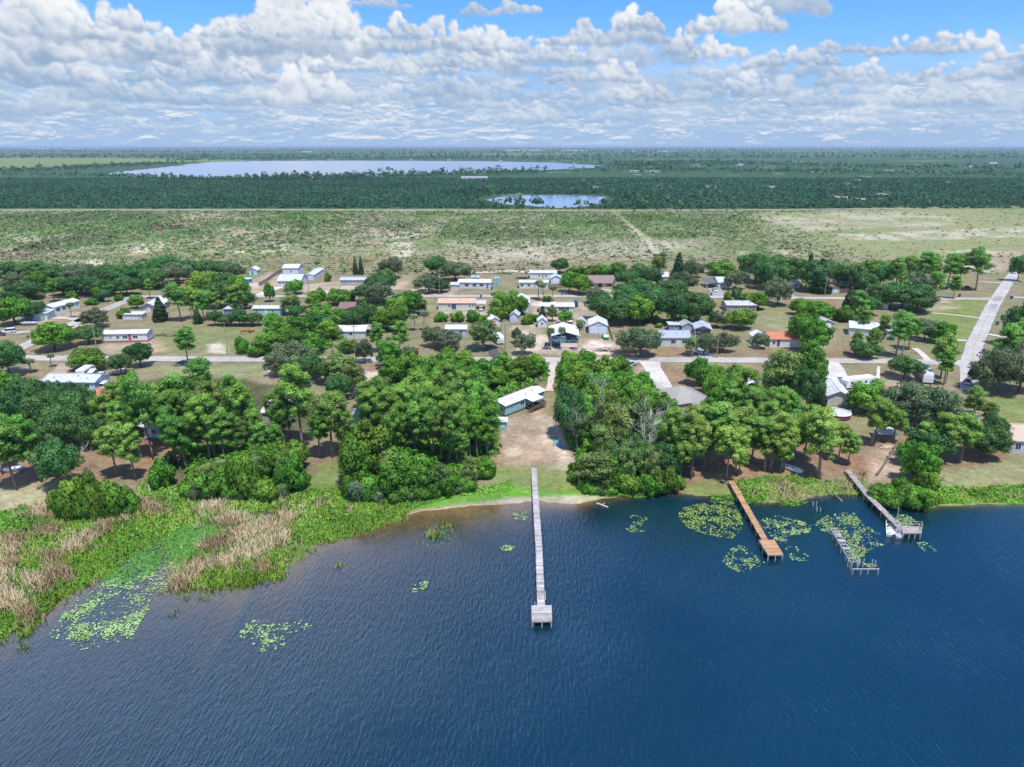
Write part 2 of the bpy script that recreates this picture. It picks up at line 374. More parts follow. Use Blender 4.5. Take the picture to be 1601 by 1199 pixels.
# (colour, softness in metres, strength, patchiness, outline in the photograph)
BRUSH = [
 ('dry', 8, 1, .3, [(-900, 620), (-900, 398), (2500, 398), (2500, 800), (1601, 760), (-400, 900)]),
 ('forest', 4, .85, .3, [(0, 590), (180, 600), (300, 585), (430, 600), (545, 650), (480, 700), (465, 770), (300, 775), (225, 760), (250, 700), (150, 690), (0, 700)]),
 ('needles', 3, .95, .35, [(60, 740), (120, 700), (170, 675), (300, 670), (330, 690), (280, 720), (265, 750), (210, 752), (120, 758)]),
 ('needles', 2.5, .9, .4, [(480, 695), (528, 690), (535, 715), (500, 732), (478, 735)]),
 ('needles', 3, .9, .4, [(0, 690), (60, 690), (75, 735), (60, 765), (0, 750)]),
 ('straw', 2.5, .9, .4, [(0, 765), (80, 760), (110, 775), (60, 800), (0, 800)]),
 ('lawn', 2, .9, .2, [(500, 728), (535, 718), (530, 760), (500, 775), (462, 775)]),
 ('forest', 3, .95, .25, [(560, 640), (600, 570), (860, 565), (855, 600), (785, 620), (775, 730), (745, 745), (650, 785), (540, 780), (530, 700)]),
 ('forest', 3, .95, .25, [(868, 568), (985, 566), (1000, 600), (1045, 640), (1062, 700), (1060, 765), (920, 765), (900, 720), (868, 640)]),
 ('dry', 3, .9, .3, [(790, 600), (860, 585), (858, 640), (880, 700), (900, 740), (860, 780), (760, 770), (775, 720), (785, 650)]),
 ('dirt', 2, .7, .6, [(785, 660), (850, 640), (880, 690), (900, 735), (885, 745), (845, 720), (790, 735), (780, 700)]),
 ('sand', 1.5, .7, .8, [(840, 650), (868, 650), (880, 690), (896, 735), (880, 740), (862, 700), (845, 690)]),
 ('sand', 1.2, .6, .8, [(790, 700), (820, 690), (815, 712), (790, 715)]),
 ('needles', 3, .4, .6, [(780, 690), (830, 685), (840, 730), (775, 735)]),
 ('lawn', 3, .9, .4, [(770, 725), (830, 728), (900, 730), (920, 765), (760, 772)]),
 ('bright', 2, .95, .15, [(600, 792), (700, 768), (800, 758), (905, 762), (1060, 768), (1060, 775), (945, 773), (900, 772), (830, 771), (760, 775), (660, 792)]),
 ('pale', 1.2, .95, .5, [(640, 797), (720, 782), (800, 772), (900, 768), (1000, 769), (1050, 769), (1000, 775), (905, 786), (830, 786), (740, 790), (660, 800)]),
 ('pale', 1.2, .9, .3, [(1165, 783), (1195, 774), (1240, 774), (1245, 784), (1200, 786)]),
 ('pale', 1.0, .9, .3, [(1290, 773), (1350, 770), (1360, 774), (1290, 778)]),
 ('pale', 1.0, .95, .3, [(1465, 785), (1560, 782), (1800, 782), (1800, 795), (1560, 793), (1465, 795)]),
 ('needles', 3, .95, .3, [(1065, 740), (1105, 690), (1180, 680), (1340, 680), (1345, 740), (1230, 745), (1170, 760), (1070, 768)]),
 ('lawn', 2.5, .85, .3, [(1075, 758), (1110, 745), (1140, 752), (1140, 766), (1075, 768)]),
 ('meadow', 3, .8, .4, [(1150, 770), (1200, 758), (1290, 758), (1350, 750), (1370, 772), (1290, 772), (1240, 784), (1160, 780)]),
 ('lawn', 3, .85, .3, [(1155, 755), (1200, 740), (1290, 745), (1350, 735), (1360, 768), (1180, 775)]),
 ('bright', 1.5, .85, .2, [(1060, 768), (1140, 764), (1145, 772), (1060, 774)]),
 ('needles', 3, .95, .3, [(1340, 685), (1430, 690), (1580, 712), (1570, 725), (1460, 735), (1370, 745), (1330, 730)]),
 ('dirt', 3, .8, .5, [(1340, 690), (1420, 700), (1430, 735), (1360, 745)]),
 ('meadow', 3, .8, .3, [(1440, 735), (1601, 720), (1800, 720), (1800, 755), (1430, 755)]),
 ('bright', 2.5, .6, .2, [(1390, 760), (1601, 756), (1900, 756), (1900, 783), (1400, 785)]),
 ('marsh', 3, .95, .3, [(-300, 850), (0, 800), (60, 800), (130, 810), (300, 770), (540, 762), (650, 785), (620, 806), (560, 828), (446, 866), (436, 902), (380, 913), (295, 919), (272, 902), (256, 840), (230, 848), (170, 892), (60, 968), (-300, 1150)]),
 ('lawn', 3, .95, .15, [(1430, 480), (1545, 462), (1530, 500), (1510, 545), (1450, 545), (1460, 500)]),
 ('lawn', 3, .9, .2, [(1540, 620), (1640, 625), (1640, 665), (1560, 665), (1550, 640)]),
 ('lawn', 5, .75, .4, [(150, 522), (300, 505), (400, 508), (420, 530), (400, 550), (250, 550), (180, 548)]),
 ('dirt', 4, .75, .6, [(155, 540), (240, 530), (260, 552), (160, 553)]),
 ('sand', 2, .7, .8, [(320, 538), (345, 535), (360, 552), (330, 552)]),
 ('meadow', 4, .8, .3, [(230, 571), (425, 569), (405, 592), (330, 590), (240, 590)]),
 ('pale', 2, .85, .6, [(405, 595), (425, 570), (438, 570), (418, 598)]),
 ('dirt', 3, .95, .5, [(550, 602), (560, 575), (620, 575), (625, 585), (600, 605), (560, 612)]),
 ('sand', 2, .6, .7, [(560, 592), (575, 580), (620, 582), (600, 598)]),
 ('needles', 2, .8, .3, [(545, 605), (578, 603), (575, 618), (548, 620)]),
 ('needles', 2, .8, .3, [(565, 570), (620, 570), (622, 578), (565, 580)]),
 ('dirt', 4, .9, .7, [(800, 545), (870, 530), (960, 530), (965, 556), (880, 553), (800, 556)]),
 ('sand', 2, .9, .7, [(905, 548), (925, 530), (958, 535), (962, 552), (930, 555)]),
 ('sand', 2.5, .7, .8, [(800, 510), (830, 505), (860, 530), (850, 545), (815, 550)]),
 ('dirt', 4, .9, .6, [(890, 470), (925, 475), (945, 510), (905, 510), (840, 500), (830, 470)]),
 ('sand', 2.5, .6, .8, [(828, 470), (842, 472), (845, 490), (830, 492)]),
 ('dry', 3, .9, .4, [(955, 505), (1110, 500), (1110, 520), (960, 530)]),
 ('needles', 3, .8, .4, [(960, 545), (1110, 543), (1200, 545), (1200, 557), (960, 556)]),  # brown strip; below the oak it paints in the tree's shadow
 ('needles', 3, .75, .4, [(1020, 572), (1080, 572), (1108, 605), (1048, 605)]),
 ('dirt', 3, .6, .5, [(985, 572), (1008, 572), (1028, 606), (1000, 600)]),
 ('meadow', 5, .7, .5, [(1190, 470), (1300, 470), (1240, 520), (1190, 518)]),
 ('needles', 3, .85, .4, [(1285, 552), (1345, 540), (1350, 558), (1290, 559)]),
 ('needles', 3, .8, .4, [(1220, 470), (1320, 468), (1320, 485), (1240, 485)]),
 ('dry', 3, .8, .4, [(1340, 572), (1440, 572), (1460, 600), (1340, 605)]),
 ('dirt', 3, .8, .5, [(1375, 590), (1440, 580), (1475, 600), (1440, 612), (1390, 604)]),
 ('dirt', 4, .8, .5, [(0, 500), (60, 508), (150, 490), (60, 480)]),
 ('dirt', 3, .8, .5, [(640, 452), (710, 445), (710, 462), (640, 462)]),
 ('dirt', 4, .8, .6, [(380, 440), (430, 425), (450, 450), (390, 460)]),
 ('dirt', 4, .8, .6, [(470, 445), (640, 430), (640, 452), (470, 458)]),
 ('needles', 3, .85, .3, [(245, 432), (300, 425), (310, 445), (250, 450)]),
 ('sand', 4, .8, .6, [(690, 488), (780, 486), (780, 492), (690, 494)]),
 ('dirt', 3, .8, .6, [(1430, 470), (1480, 467), (1500, 482), (1450, 486)]),
 ('meadow', 45, .9, .4, [(1165, 336), (1310, 328), (1640, 318), (2400, 316), (2400, 420), (1601, 402), (1440, 408), (1330, 402), (1240, 375)]),
 ('pale', 10, .6, .9, [(1180, 338), (1380, 330), (1500, 336), (1480, 352), (1250, 362)]),
 ('pale', 6, .8, .95, [(1300, 366), (1480, 360), (1601, 352), (1601, 370), (1420, 376), (1310, 376)]),
 ('sand', 6, .75, .95, [(1460, 392), (1560, 388), (1550, 425), (1520, 425)]),
 ('dirt', 6, .8, .6, [(1540, 395), (1590, 392), (1580, 420), (1545, 425)]),
 ('sand', 6, .7, .95, [(0, 365), (60, 362), (70, 376), (0, 378)]),
 ('sand', 8, .75, .95, [(350, 380), (470, 376), (460, 392), (360, 396)]),
 ('sand', 8, .75, .9, [(600, 372), (655, 360), (640, 400), (610, 404)]),
 ('sand', 6, .7, .9, [(70, 408), (170, 402), (170, 416), (80, 418)]),
 ('sand', 8, .6, .9, [(200, 382), (260, 370), (250, 390), (210, 400)]),
 ('sand', 2, .35, .85, [(957, 335), (962, 335), (1018, 372), (1040, 400), (1020, 400), (1005, 380)]),
 ('pale', 8, .6, .8, [(700, 376), (1080, 376), (1120, 405), (700, 412)]),
]
def build_ground():
    xs = np.concatenate([np.arange(-300, 300.1, 1.15)]); e = np.arange(302, 760, 3.2)
    xs = np.concatenate([-e[::-1], xs, e]); g = np.array(geom(760, 5, 1.22, 60000)); xs = np.concatenate([-g[::-1], xs, g])
    ys = np.concatenate([np.arange(20, 95, 3.0), np.arange(95, 250, .8), np.arange(250, 420, 1.5), np.arange(420, 800, 3.2)])
    ys = np.concatenate([-np.array(geom(-20, 8, 1.4, 3000))[::-1], ys, geom(800, 4, 1.035, 70000)])
    X, Y = np.meshgrid(xs, ys); x, y = X.ravel(), Y.ravel(); n = len(x)
    z = gz(x, y) + np.where((y < 700) & (shore_d(x, y) > 1), .22 * fb(x, y, 9, 21, 3), 0)
    col = np.zeros((n, 3))
    def c(k): return np.array(GC[k])
    col[:] = c('scrub')
    def lay(k, m): col[:] = col * (1 - m[:, None]) + c(k) * m[:, None]
    # scrub plain: olive growth over grey and pale sand
    pl = np.clip((y - 372) / 20, 0, 1) * np.clip((750 - y) / 6, 0, 1)
    s = fb(x, y * .45, 26, 31, 5); s2 = fb(x, y * .5, 70, 41, 4)
    lay('dirt', pl * np.clip(.3 + 3.0 * s2, 0, .65)); lay('meadow', pl * np.clip(.15 + 4 * s, 0, .7)); lay('pale', pl * np.clip(5 * (fb(x, y * .4, 30, 51, 5) - .15), 0, .7))
    far = np.clip((y - 766) / 10, 0, 1); lay('grove', far)
    lay('pale', far * np.clip(9 * (fb(x, y * .5, 42, 61, 4) - .22), 0, .6) * np.clip((x + 100) / 200, .05, 1))
    # far country: long belts of field, wood and grove
    f2 = np.clip((y - 3300) / 300, 0, 1); b = fb(x * .22, y * .9, 520, 71, 4)
    lay('lawn', f2 * np.clip(5 * (b - .12), 0, .6)); lay('pale', f2 * np.clip(12 * (fb(x * .2, y, 700, 81, 4) - .30), 0, .7))
    lft = polymask(x, y, [atz(a, b_, 1) for a, b_ in [(-600, 246), (180, 247), (400, 250), (330, 253), (170, 255), (90, 262), (-600, 263)]], 60)
    lay('lawn', lft * .9)
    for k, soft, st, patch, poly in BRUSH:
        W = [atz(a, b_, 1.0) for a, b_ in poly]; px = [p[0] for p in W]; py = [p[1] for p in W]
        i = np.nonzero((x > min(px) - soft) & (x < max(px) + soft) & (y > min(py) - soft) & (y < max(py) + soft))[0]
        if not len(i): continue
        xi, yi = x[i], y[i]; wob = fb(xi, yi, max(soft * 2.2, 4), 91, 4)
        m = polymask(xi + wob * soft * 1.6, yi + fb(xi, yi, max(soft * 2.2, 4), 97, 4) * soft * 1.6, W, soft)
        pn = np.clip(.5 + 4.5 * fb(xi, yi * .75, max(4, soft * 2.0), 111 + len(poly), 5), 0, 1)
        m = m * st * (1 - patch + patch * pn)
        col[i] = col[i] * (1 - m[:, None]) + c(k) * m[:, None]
    # lake bed and wet rim
    d = shore_d(x, y); near = y < 330
    m = np.clip((.8 - d) / 1.2, 0, 1) * near; pal = np.interp(x, [-60, -30, -15, 12, 16, 60, 80], [.2, .3, .9, .9, .25, .25, .5])
    w = c('mud')[None] * (1 - pal[:, None]) + np.array((.40, .33, .22))[None] * pal[:, None]; m = m * np.where(d > -.2, .45 * (pal < .5), 1)
    col[:] = col * (1 - m[:, None]) + w * m[:, None]
    me = bpy.data.meshes.new('ground'); nx, ny = len(xs), len(ys)
    idx = np.arange(n).reshape(ny, nx); fc = np.stack([idx[:-1, :-1], idx[:-1, 1:], idx[1:, 1:], idx[1:, :-1]], -1).reshape(-1, 4)
    m_, nd = new_mat('ground')
    a = nd('ShaderNodeAttribute', attribute_name='albedo').outputs['Color']
    P = nd('ShaderNodeNewGeometry').outputs['Position']
    n1 = nd('ShaderNodeTexNoise', inp={'Vector': P, 'Scale': .9, 'Detail': 7.0, 'Roughness': .7}).outputs[0]
    n2 = nd('ShaderNodeTexNoise', inp={'Vector': P, 'Scale': .16, 'Detail': 6.0, 'Roughness': .65}).outputs[0]
    n3 = nd('ShaderNodeTexNoise', inp={'Vector': P, 'Scale': .045, 'Detail': 5.0, 'Roughness': .6}).outputs[0]
    f = nd('ShaderNodeMapRange', inp={0: n1, 1: .3, 2: .7, 3: .66, 4: 1.34}).outputs[0]
    f2_ = nd('ShaderNodeMapRange', inp={0: n2, 1: .3, 2: .7, 3: .75, 4: 1.22}).outputs[0]
    c1 = nd('ShaderNodeVectorMath', operation='SCALE', inp={0: a, 'Scale': nd('ShaderNodeMath', operation='MULTIPLY', inp={0: f, 1: f2_}).outputs[0]}).outputs[0]
    dr = nd('ShaderNodeMapRange', inp={0: n3, 1: .46, 2: .62, 3: 0.0, 4: .45}).outputs[0]
    c2 = mixc(nd, dr, c1, nd('ShaderNodeVectorMath', operation='MULTIPLY', inp={0: c1, 1: (1.30, 1.08, .92)}).outputs[0])
    bp = nd('ShaderNodeBump', inp={'Strength': .5, 'Distance': .25, 'Height': n1}).outputs[0]
    bs = nd('ShaderNodeBsdfPrincipled', inp={'Base Color': c2, 'Roughness': .95, 'Specular IOR Level': .1, 'Normal': bp})
    nd('ShaderNodeOutputMaterial', inp={0: bs.outputs[0]})
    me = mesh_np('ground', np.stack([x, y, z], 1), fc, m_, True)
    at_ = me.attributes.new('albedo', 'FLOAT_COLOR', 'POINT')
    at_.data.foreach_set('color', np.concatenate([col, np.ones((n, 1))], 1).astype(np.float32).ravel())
    tag(link('ground', me), kind='structure')
build_ground()

# ------------------------------------------------------------------ water
def water_mat(deep=(.0008, .024, .040), alpha=True, ripple=1.0, flat=False):
    m, nd = new_mat('lake water'); P = nd('ShaderNodeNewGeometry').outputs['Position']
    mp = nd('ShaderNodeMapping', inp={0: P, 2: (0, 0, R_(10)), 3: (1.0, .26, 1)}).outputs[0]
    n1 = nd('ShaderNodeTexNoise', inp={'Vector': mp, 'Scale': 2.6, 'Detail': 3.0, 'Roughness': .55, 'Distortion': .35}).outputs[0]
    mp2 = nd('ShaderNodeMapping', inp={0: P, 2: (0, 0, R_(-16)), 3: (1.0, .5, 1)}).outputs[0]
    n2 = nd('ShaderNodeTexNoise', inp={'Vector': mp2, 'Scale': 5.0, 'Detail': 3.0, 'Roughness': .6}).outputs[0]
    n3 = nd('ShaderNodeTexNoise', inp={'Vector': P, 'Scale': .035, 'Detail': 4.0}).outputs[0]
    amp = nd('ShaderNodeMapRange', inp={0: n3, 1: .35, 2: .65, 3: .6, 4: 1.15}).outputs[0]
    h = nd('ShaderNodeMath', operation='MULTIPLY_ADD', inp={0: n2, 1: .30, 2: n1}).outputs[0]
    if alpha: amp = nd('ShaderNodeMath', operation='MULTIPLY', inp={0: amp, 1: nd('ShaderNodeMapRange', inp={0: nd('ShaderNodeAttribute', attribute_name='depth').outputs['Fac'], 1: .05, 2: .9, 3: .22, 4: 1.0}).outputs[0]}).outputs[0]
    h = nd('ShaderNodeMath', operation='MULTIPLY', inp={0: h, 1: amp}).outputs[0]
    b = nd('ShaderNodeBump', inp={'Strength': 1.0, 'Distance': .145 * ripple, 'Height': h}).outputs[0]
    deepn = nd('ShaderNodeMapRange', inp={0: n3, 1: .35, 2: .65, 3: .88, 4: 1.12}).outputs[0]
    dc = nd('ShaderNodeVectorMath', operation='SCALE', inp={0: deep, 'Scale': deepn}).outputs[0]
    df = nd('ShaderNodeBsdfDiffuse', inp={0: dc, 'Normal': b})
    base = df.outputs[0]
    if alpha:
        D = nd('ShaderNodeAttribute', attribute_name='depth').outputs['Fac']
        e = nd('ShaderNodeMath', operation='POWER', inp={0: .18, 1: D}).outputs[0]
        tr = nd('ShaderNodeBsdfTransparent', inp={0: (.80, .74, .62, 1)})
        base = nd('ShaderNodeMixShader', inp={0: e, 1: base, 2: tr.outputs[0]}).outputs[0]
    gl = nd('ShaderNodeBsdfGlossy', inp={0: (1, 1, 1, 1), 'Roughness': .06 if alpha else .22, 'Normal': b})
    fr = nd('ShaderNodeFresnel', inp={'IOR': 2.0, 'Normal': b}).outputs[0]
    mx = nd('ShaderNodeMixShader', inp={0: fr, 1: base, 2: gl.outputs[0]})
    nd('ShaderNodeOutputMaterial', inp={0: mx.outputs[0]})
    return m
def build_water():
    xs = np.arange(-220, 220.1, 1.6); g = np.array(geom(220, 4, 1.4, 3000)); xs = np.concatenate([-g[::-1], xs, g])
    ys = np.concatenate([-np.array(geom(-40, 6, 1.4, 3000))[::-1], np.arange(40, 150, 1.2)])
    X, Y = np.meshgrid(xs, ys); x, y = X.ravel(), Y.ravel(); nx, ny = len(xs), len(ys)
    idx = np.arange(len(x)).reshape(ny, nx); fc = np.stack([idx[:-1, :-1], idx[:-1, 1:], idx[1:, 1:], idx[1:, :-1]], -1).reshape(-1, 4)
    dep = np.clip(-gz(x, y), 0, 3)
    fc = fc[(shore_d(x, y)[fc] < 3).any(1)]
    me = mesh_np('lake', np.stack([x, y, np.zeros_like(x)], 1), fc, water_mat(), True)
    a = me.attributes.new('depth', 'FLOAT', 'POINT'); a.data.foreach_set('value', dep.astype(np.float32))
    tag(link('lake', me), kind='structure')
    wm = water_mat((.03, .05, .075), False, .06)
    far = [[(160, 272), (225, 276), (300, 279), (400, 278.6), (500, 278), (600, 275.5), (700, 272), (800, 268), (880, 264.5), (938, 262), (938, 258.5), (900, 256.5), (860, 254), (760, 252), (640, 251.2), (500, 251), (400, 251.5), (330, 253), (290, 257), (240, 263), (190, 268)],
           [(760, 312), (790, 306.5), (830, 305), (890, 305), (945, 307.5), (948, 313), (935, 321), (905, 324), (870, 325), (830, 322), (780, 318)]]
    for k, pl in enumerate(far):
        W = [atz(a, b_, 1.12) for a, b_ in pl]; v = []
        for i in range(len(W)):                       # wavy edge
            p, q = np.array(W[i]), np.array(W[(i + 1) % len(W)])
            for t in np.linspace(0, 1, 9)[:-1]: v.append(p + (q - p) * t + np.random.default_rng(i * 9 + int(t * 8)).normal(size=2) * (9 if k == 0 else 2.5))
        mb = MB(); mb.add([(a, b_, 1.12 + .05 * k) for a, b_ in v], [tuple(range(len(v)))])
        tag(mb.build(['lake', 'pond'][k], wm), kind='structure')
build_water()

# ------------------------------------------------------------------ roads and drives
def strip(pts, width, z, name, mat, px=True, kerb=0.0):
    P = []
    for p in pts:
        q = at(p[0], p[1]) if px else Vector((*p[:2], 0)); P.append((q.x, q.y, p[2] if len(p) > 2 else width))
    Q = []                                             # resample every 4 m
    for (x0, y0, w0), (x1, y1, w1) in zip(P, P[1:]):
        n = max(1, int(math.hypot(x1 - x0, y1 - y0) / 4))
        Q += [(x0 + (x1 - x0) * i / n, y0 + (y1 - y0) * i / n, w0 + (w1 - w0) * i / n) for i in range(n)]
    Q.append(P[-1]); V = []; rg = random.Random(len(Q))
    for i, (x, y, w) in enumerate(Q):
        a, b = Q[max(0, i - 1)], Q[min(len(Q) - 1, i + 1)]; dx, dy = b[0] - a[0], b[1] - a[1]; l = math.hypot(dx, dy) or 1; nx, ny = -dy / l, dx / l
        for s in (-1, 1):
            j = w / 2 + rg.uniform(-.12, .12) if kerb >= 0 else w / 2 + rg.uniform(-.5, .5)
            V.append((x + nx * s * j, y + ny * s * j, z))
    fs = np.array([(2 * i, 2 * i + 2, 2 * i + 3, 2 * i + 1) for i in range(len(Q) - 1)])[:, ::-1]
    return link(name, mesh_np(name, V, fs, mat))
def road_mat(name, col, crack=.5, var=.14):
    m, nd = new_mat(name); P = nd('ShaderNodeNewGeometry').outputs['Position']
    n1 = nd('ShaderNodeTexNoise', inp={'Vector': P, 'Scale': .5, 'Detail': 8.0, 'Roughness': .7}).outputs[0]
    n2 = nd('ShaderNodeTexNoise', inp={'Vector': P, 'Scale': .07, 'Detail': 3.0}).outputs[0]
    f = nd('ShaderNodeMapRange', inp={0: n1, 1: .3, 2: .7, 3: 1 - var, 4: 1 + var}).outputs[0]
    g = nd('ShaderNodeMapRange', inp={0: n2, 1: .35, 2: .65, 3: .86, 4: 1.12}).outputs[0]
    c = nd('ShaderNodeVectorMath', operation='SCALE', inp={0: col, 'Scale': nd('ShaderNodeMath', operation='MULTIPLY', inp={0: f, 1: g}).outputs[0]}).outputs[0]
    v = nd('ShaderNodeTexVoronoi', feature='DISTANCE_TO_EDGE', inp={'Vector': P, 'Scale': .22}).outputs[0]
    k = nd('ShaderNodeMapRange', inp={0: v, 1: 0.0, 2: .03, 3: crack, 4: 0.0}).outputs[0]
    c = mixc(nd, k, c, tuple(q * .45 for q in col))
    bs = nd('ShaderNodeBsdfPrincipled', inp={'Base Color': c, 'Roughness': .9, 'Specular IOR Level': .2})
    nd('ShaderNodeOutputMaterial', inp={0: bs.outputs[0]}); return m
ASPH = road_mat('worn pale asphalt', (.40, .375, .345)); MAIN = road_mat('grey asphalt', (.41, .395, .38), .35); CONC = road_mat('concrete', (.52, .49, .45), .25); DARK = road_mat('dark asphalt', (.075, .078, .088), .1)
SANDY = road_mat('sand track', (.46, .40, .34), 0, .25); DIRT = road_mat('brown track', (.33, .25, .20), 0, .25)
ZR = 1.13
S1 = [(-200, 553), (40, 560), (180, 561), (400, 562), (800, 563), (1100, 563), (1400, 565), (1500, 568)]
S2 = [(60, 463), (200, 464), (400, 463.5), (640, 463), (870, 463), (1060, 464), (1215, 465.5), (1380, 467), (1530, 467.5), (1556, 468)]
def road(name, *a, **k): return tag(strip(*a, name=name, **k), kind='structure')
road('street', S1, 5.6, ZR, mat=ASPH); road('street', S2, 5.0, ZR, mat=ASPH)
road('street', [(-10, 561), (20, 550), (60, 531), (110, 508.5), (150, 491), (208, 466)], 5.2, ZR + .02, mat=ASPH)
road('road', [(1517, 577, 6), (1523, 540, 5.0), (1537, 510), (1551, 480), (1570, 450), (1588, 425), (1602, 405), (1660, 345), (1760, 270)], 4.9, ZR + .04, mat=MAIN)
road('road', [(1517, 566, 9), (1520, 577, 6.5), (1516, 590, 4.8), (1515, 612, 4.4)], 5, ZR + .03, mat=MAIN)
road('junction', [(1536, 467.4, 5), (1548, 468, 7), (1556, 468, 10)], 6, ZR + .02, mat=ASPH)
road('sand_road', [(-700, 331), (0, 328.5), (400, 328), (800, 329), (960, 329), (1200, 328), (1400, 326), (1500, 324.5), (1700, 322), (2300, 318)], 8.5, ZR, mat=road_mat('dull sand road', (.33, .285, .235), 0, .25), kerb=-1)
yl = paint((.50, .42, .22), .7, .3, .4)
road('centre_line', [(1520, 565), (1523, 540), (1537, 510), (1551, 480), (1570, 450), (1588, 425), (1602, 405), (1660, 345)], .34, ZR + .055, mat=yl)
tar = paint((.26, .26, .265), .8, .3, .4)
for p in ([(1557, 471), (1563, 464.5)], [(1551, 484), (1555, 476)], [(1585, 443), (1588, 440)]): road('road_patch', p, 2.6, ZR + .05, mat=tar)
road('driveway', [(1015, 565.5, 7), (1020, 575, 5.2), (1038, 607, 5.2), (1042, 612, 5.5)], 5, ZR + .02, mat=CONC)
road('driveway', [(868, 566, 3.4), (865, 575, 2.4), (861, 590, 2.4), (858, 612, 2.2)], 2.2, ZR + .02, mat=SANDY, kerb=-1)
road('driveway', [(779, 561), (770, 548), (760, 540)], 3.6, ZR + .02, mat=DARK)
road('driveway', [(915, 560), (912, 551), (895, 542), (870, 540)], 3.0, ZR + .02, mat=SANDY, kerb=-1)
road('driveway', [(1105, 562), (1100, 552), (1096, 543)], 4, ZR + .02, mat=road_mat('blue grey gravel', (.36, .37, .41), 0, .2))
road('driveway', [(1298, 566), (1305, 575), (1312, 590)], 5, ZR + .02, mat=CONC)
road('driveway', [(1444, 488.5), (1485, 492), (1536, 498)], 1.7, ZR + .02, mat=CONC)
road('driveway', [(1530, 440.5), (1577, 443.5)], 2.2, ZR + .02, mat=CONC)
road('driveway', [(1490, 532), (1512, 533)], 2.2, ZR + .02, mat=CONC)
road('driveway', [(1545, 523), (1585, 530)], 2.2, ZR + .02, mat=CONC)
road('driveway', [(1585, 465), (1605, 466)], 2.2, ZR + .02, mat=CONC)
road('driveway', [(1430, 545), (1440, 552), (1452, 565)], 2.2, ZR + .02, mat=CONC)
road('driveway', [(1119, 463), (1121, 456), (1116, 451)], 6, ZR + .02, mat=road_mat('grey drive', (.30, .29, .29), .1))
road('driveway', [(1232, 464), (1236, 459), (1230, 451)], 3.4, ZR + .02, mat=CONC)
road('driveway', [(940, 452), (950, 454), (962, 457.5), (975, 463)], 1.6, ZR + .02, mat=CONC)
road('driveway', [(505, 462), (515, 455), (530, 452), (570, 452)], 2.6, ZR + .02, mat=SANDY, kerb=-1)
road('driveway', [(405, 462), (420, 455), (438, 449)], 4.6, ZR + .02, mat=CONC)
road('driveway', [(105, 568), (100, 578), (75, 592), (40, 605)], 4.6, ZR + .02, mat=DIRT, kerb=-1)
road('driveway', [(180, 562), (190, 575), (183, 585)], 3.2, ZR + .02, mat=SANDY, kerb=-1)
road('driveway', [(-20, 523), (30, 520), (75, 517), (128, 510)], 4, ZR + .02, mat=SANDY, kerb=-1)
road('driveway', [(128, 503), (112, 498), (85, 497)], 4, ZR + .02, mat=SANDY, kerb=-1)
road('parking_pad', [(275, 569), (297, 568.5)], 5, ZR + .02, mat=DARK)
road('footpath', [(1374, 573), (1372, 592)], 1.0, ZR + .02, mat=CONC)
road('sand_track', [(696, 427), (760, 426), (800, 424), (835, 427)], 5, ZR, mat=SANDY, kerb=-1)
# ------------------------------------------------------------------ trees
FOL = dict(
 P=foliage('pine needles', [(0.112, 0.236, 0.043), (0.206, 0.425, 0.074), (0.344, 0.564, 0.134)], .45),
 O=foliage('dark broad leaves', [(0.048, 0.127, 0.038), (0.077, 0.201, 0.056), (0.144, 0.299, 0.083)], .35),
 B=foliage('bright broad leaves', [(0.088, 0.201, 0.022), (0.144, 0.339, 0.040), (0.250, 0.471, 0.072)], .42),
 G=foliage('grey green leaves', [(0.094, 0.144, 0.067), (0.144, 0.207, 0.099), (0.219, 0.282, 0.140)], .32),
 F=foliage('pale feathery leaves', [(0.138, 0.218, 0.056), (0.213, 0.328, 0.090), (0.325, 0.437, 0.134)], .4),
 L=foliage('palm fronds', [(0.094, 0.144, 0.050), (0.150, 0.213, 0.081), (0.231, 0.287, 0.118)], .25),
 C=foliage('dark cedar needles', [(0.027, 0.064, 0.022), (0.045, 0.103, 0.036), (0.075, 0.144, 0.054)], .15),
 Y=foliage('yellow green needles', [(.130, .260, .022), (.200, .400, .034), (.290, .510, .060)], .38),
 Q=foliage('pale pine needles', [(0.156, 0.282, 0.054), (0.294, 0.506, 0.099), (0.463, 0.644, 0.179)], .45),
 T=foliage('dead brown fronds', [(0.200, 0.127, 0.056), (0.325, 0.207, 0.101), (0.450, 0.310, 0.168)], .2))
BARK = dict(P=paint((.26, .20, .16), .9, .3, 1.2, .1), O=paint((.17, .145, .12), .9, .3, 1.2, .1), D=paint((.50, .46, .43), .9, .25, 1.2, .1), W=paint((.44, .42, .38), .9, .25, 1.2, .1))
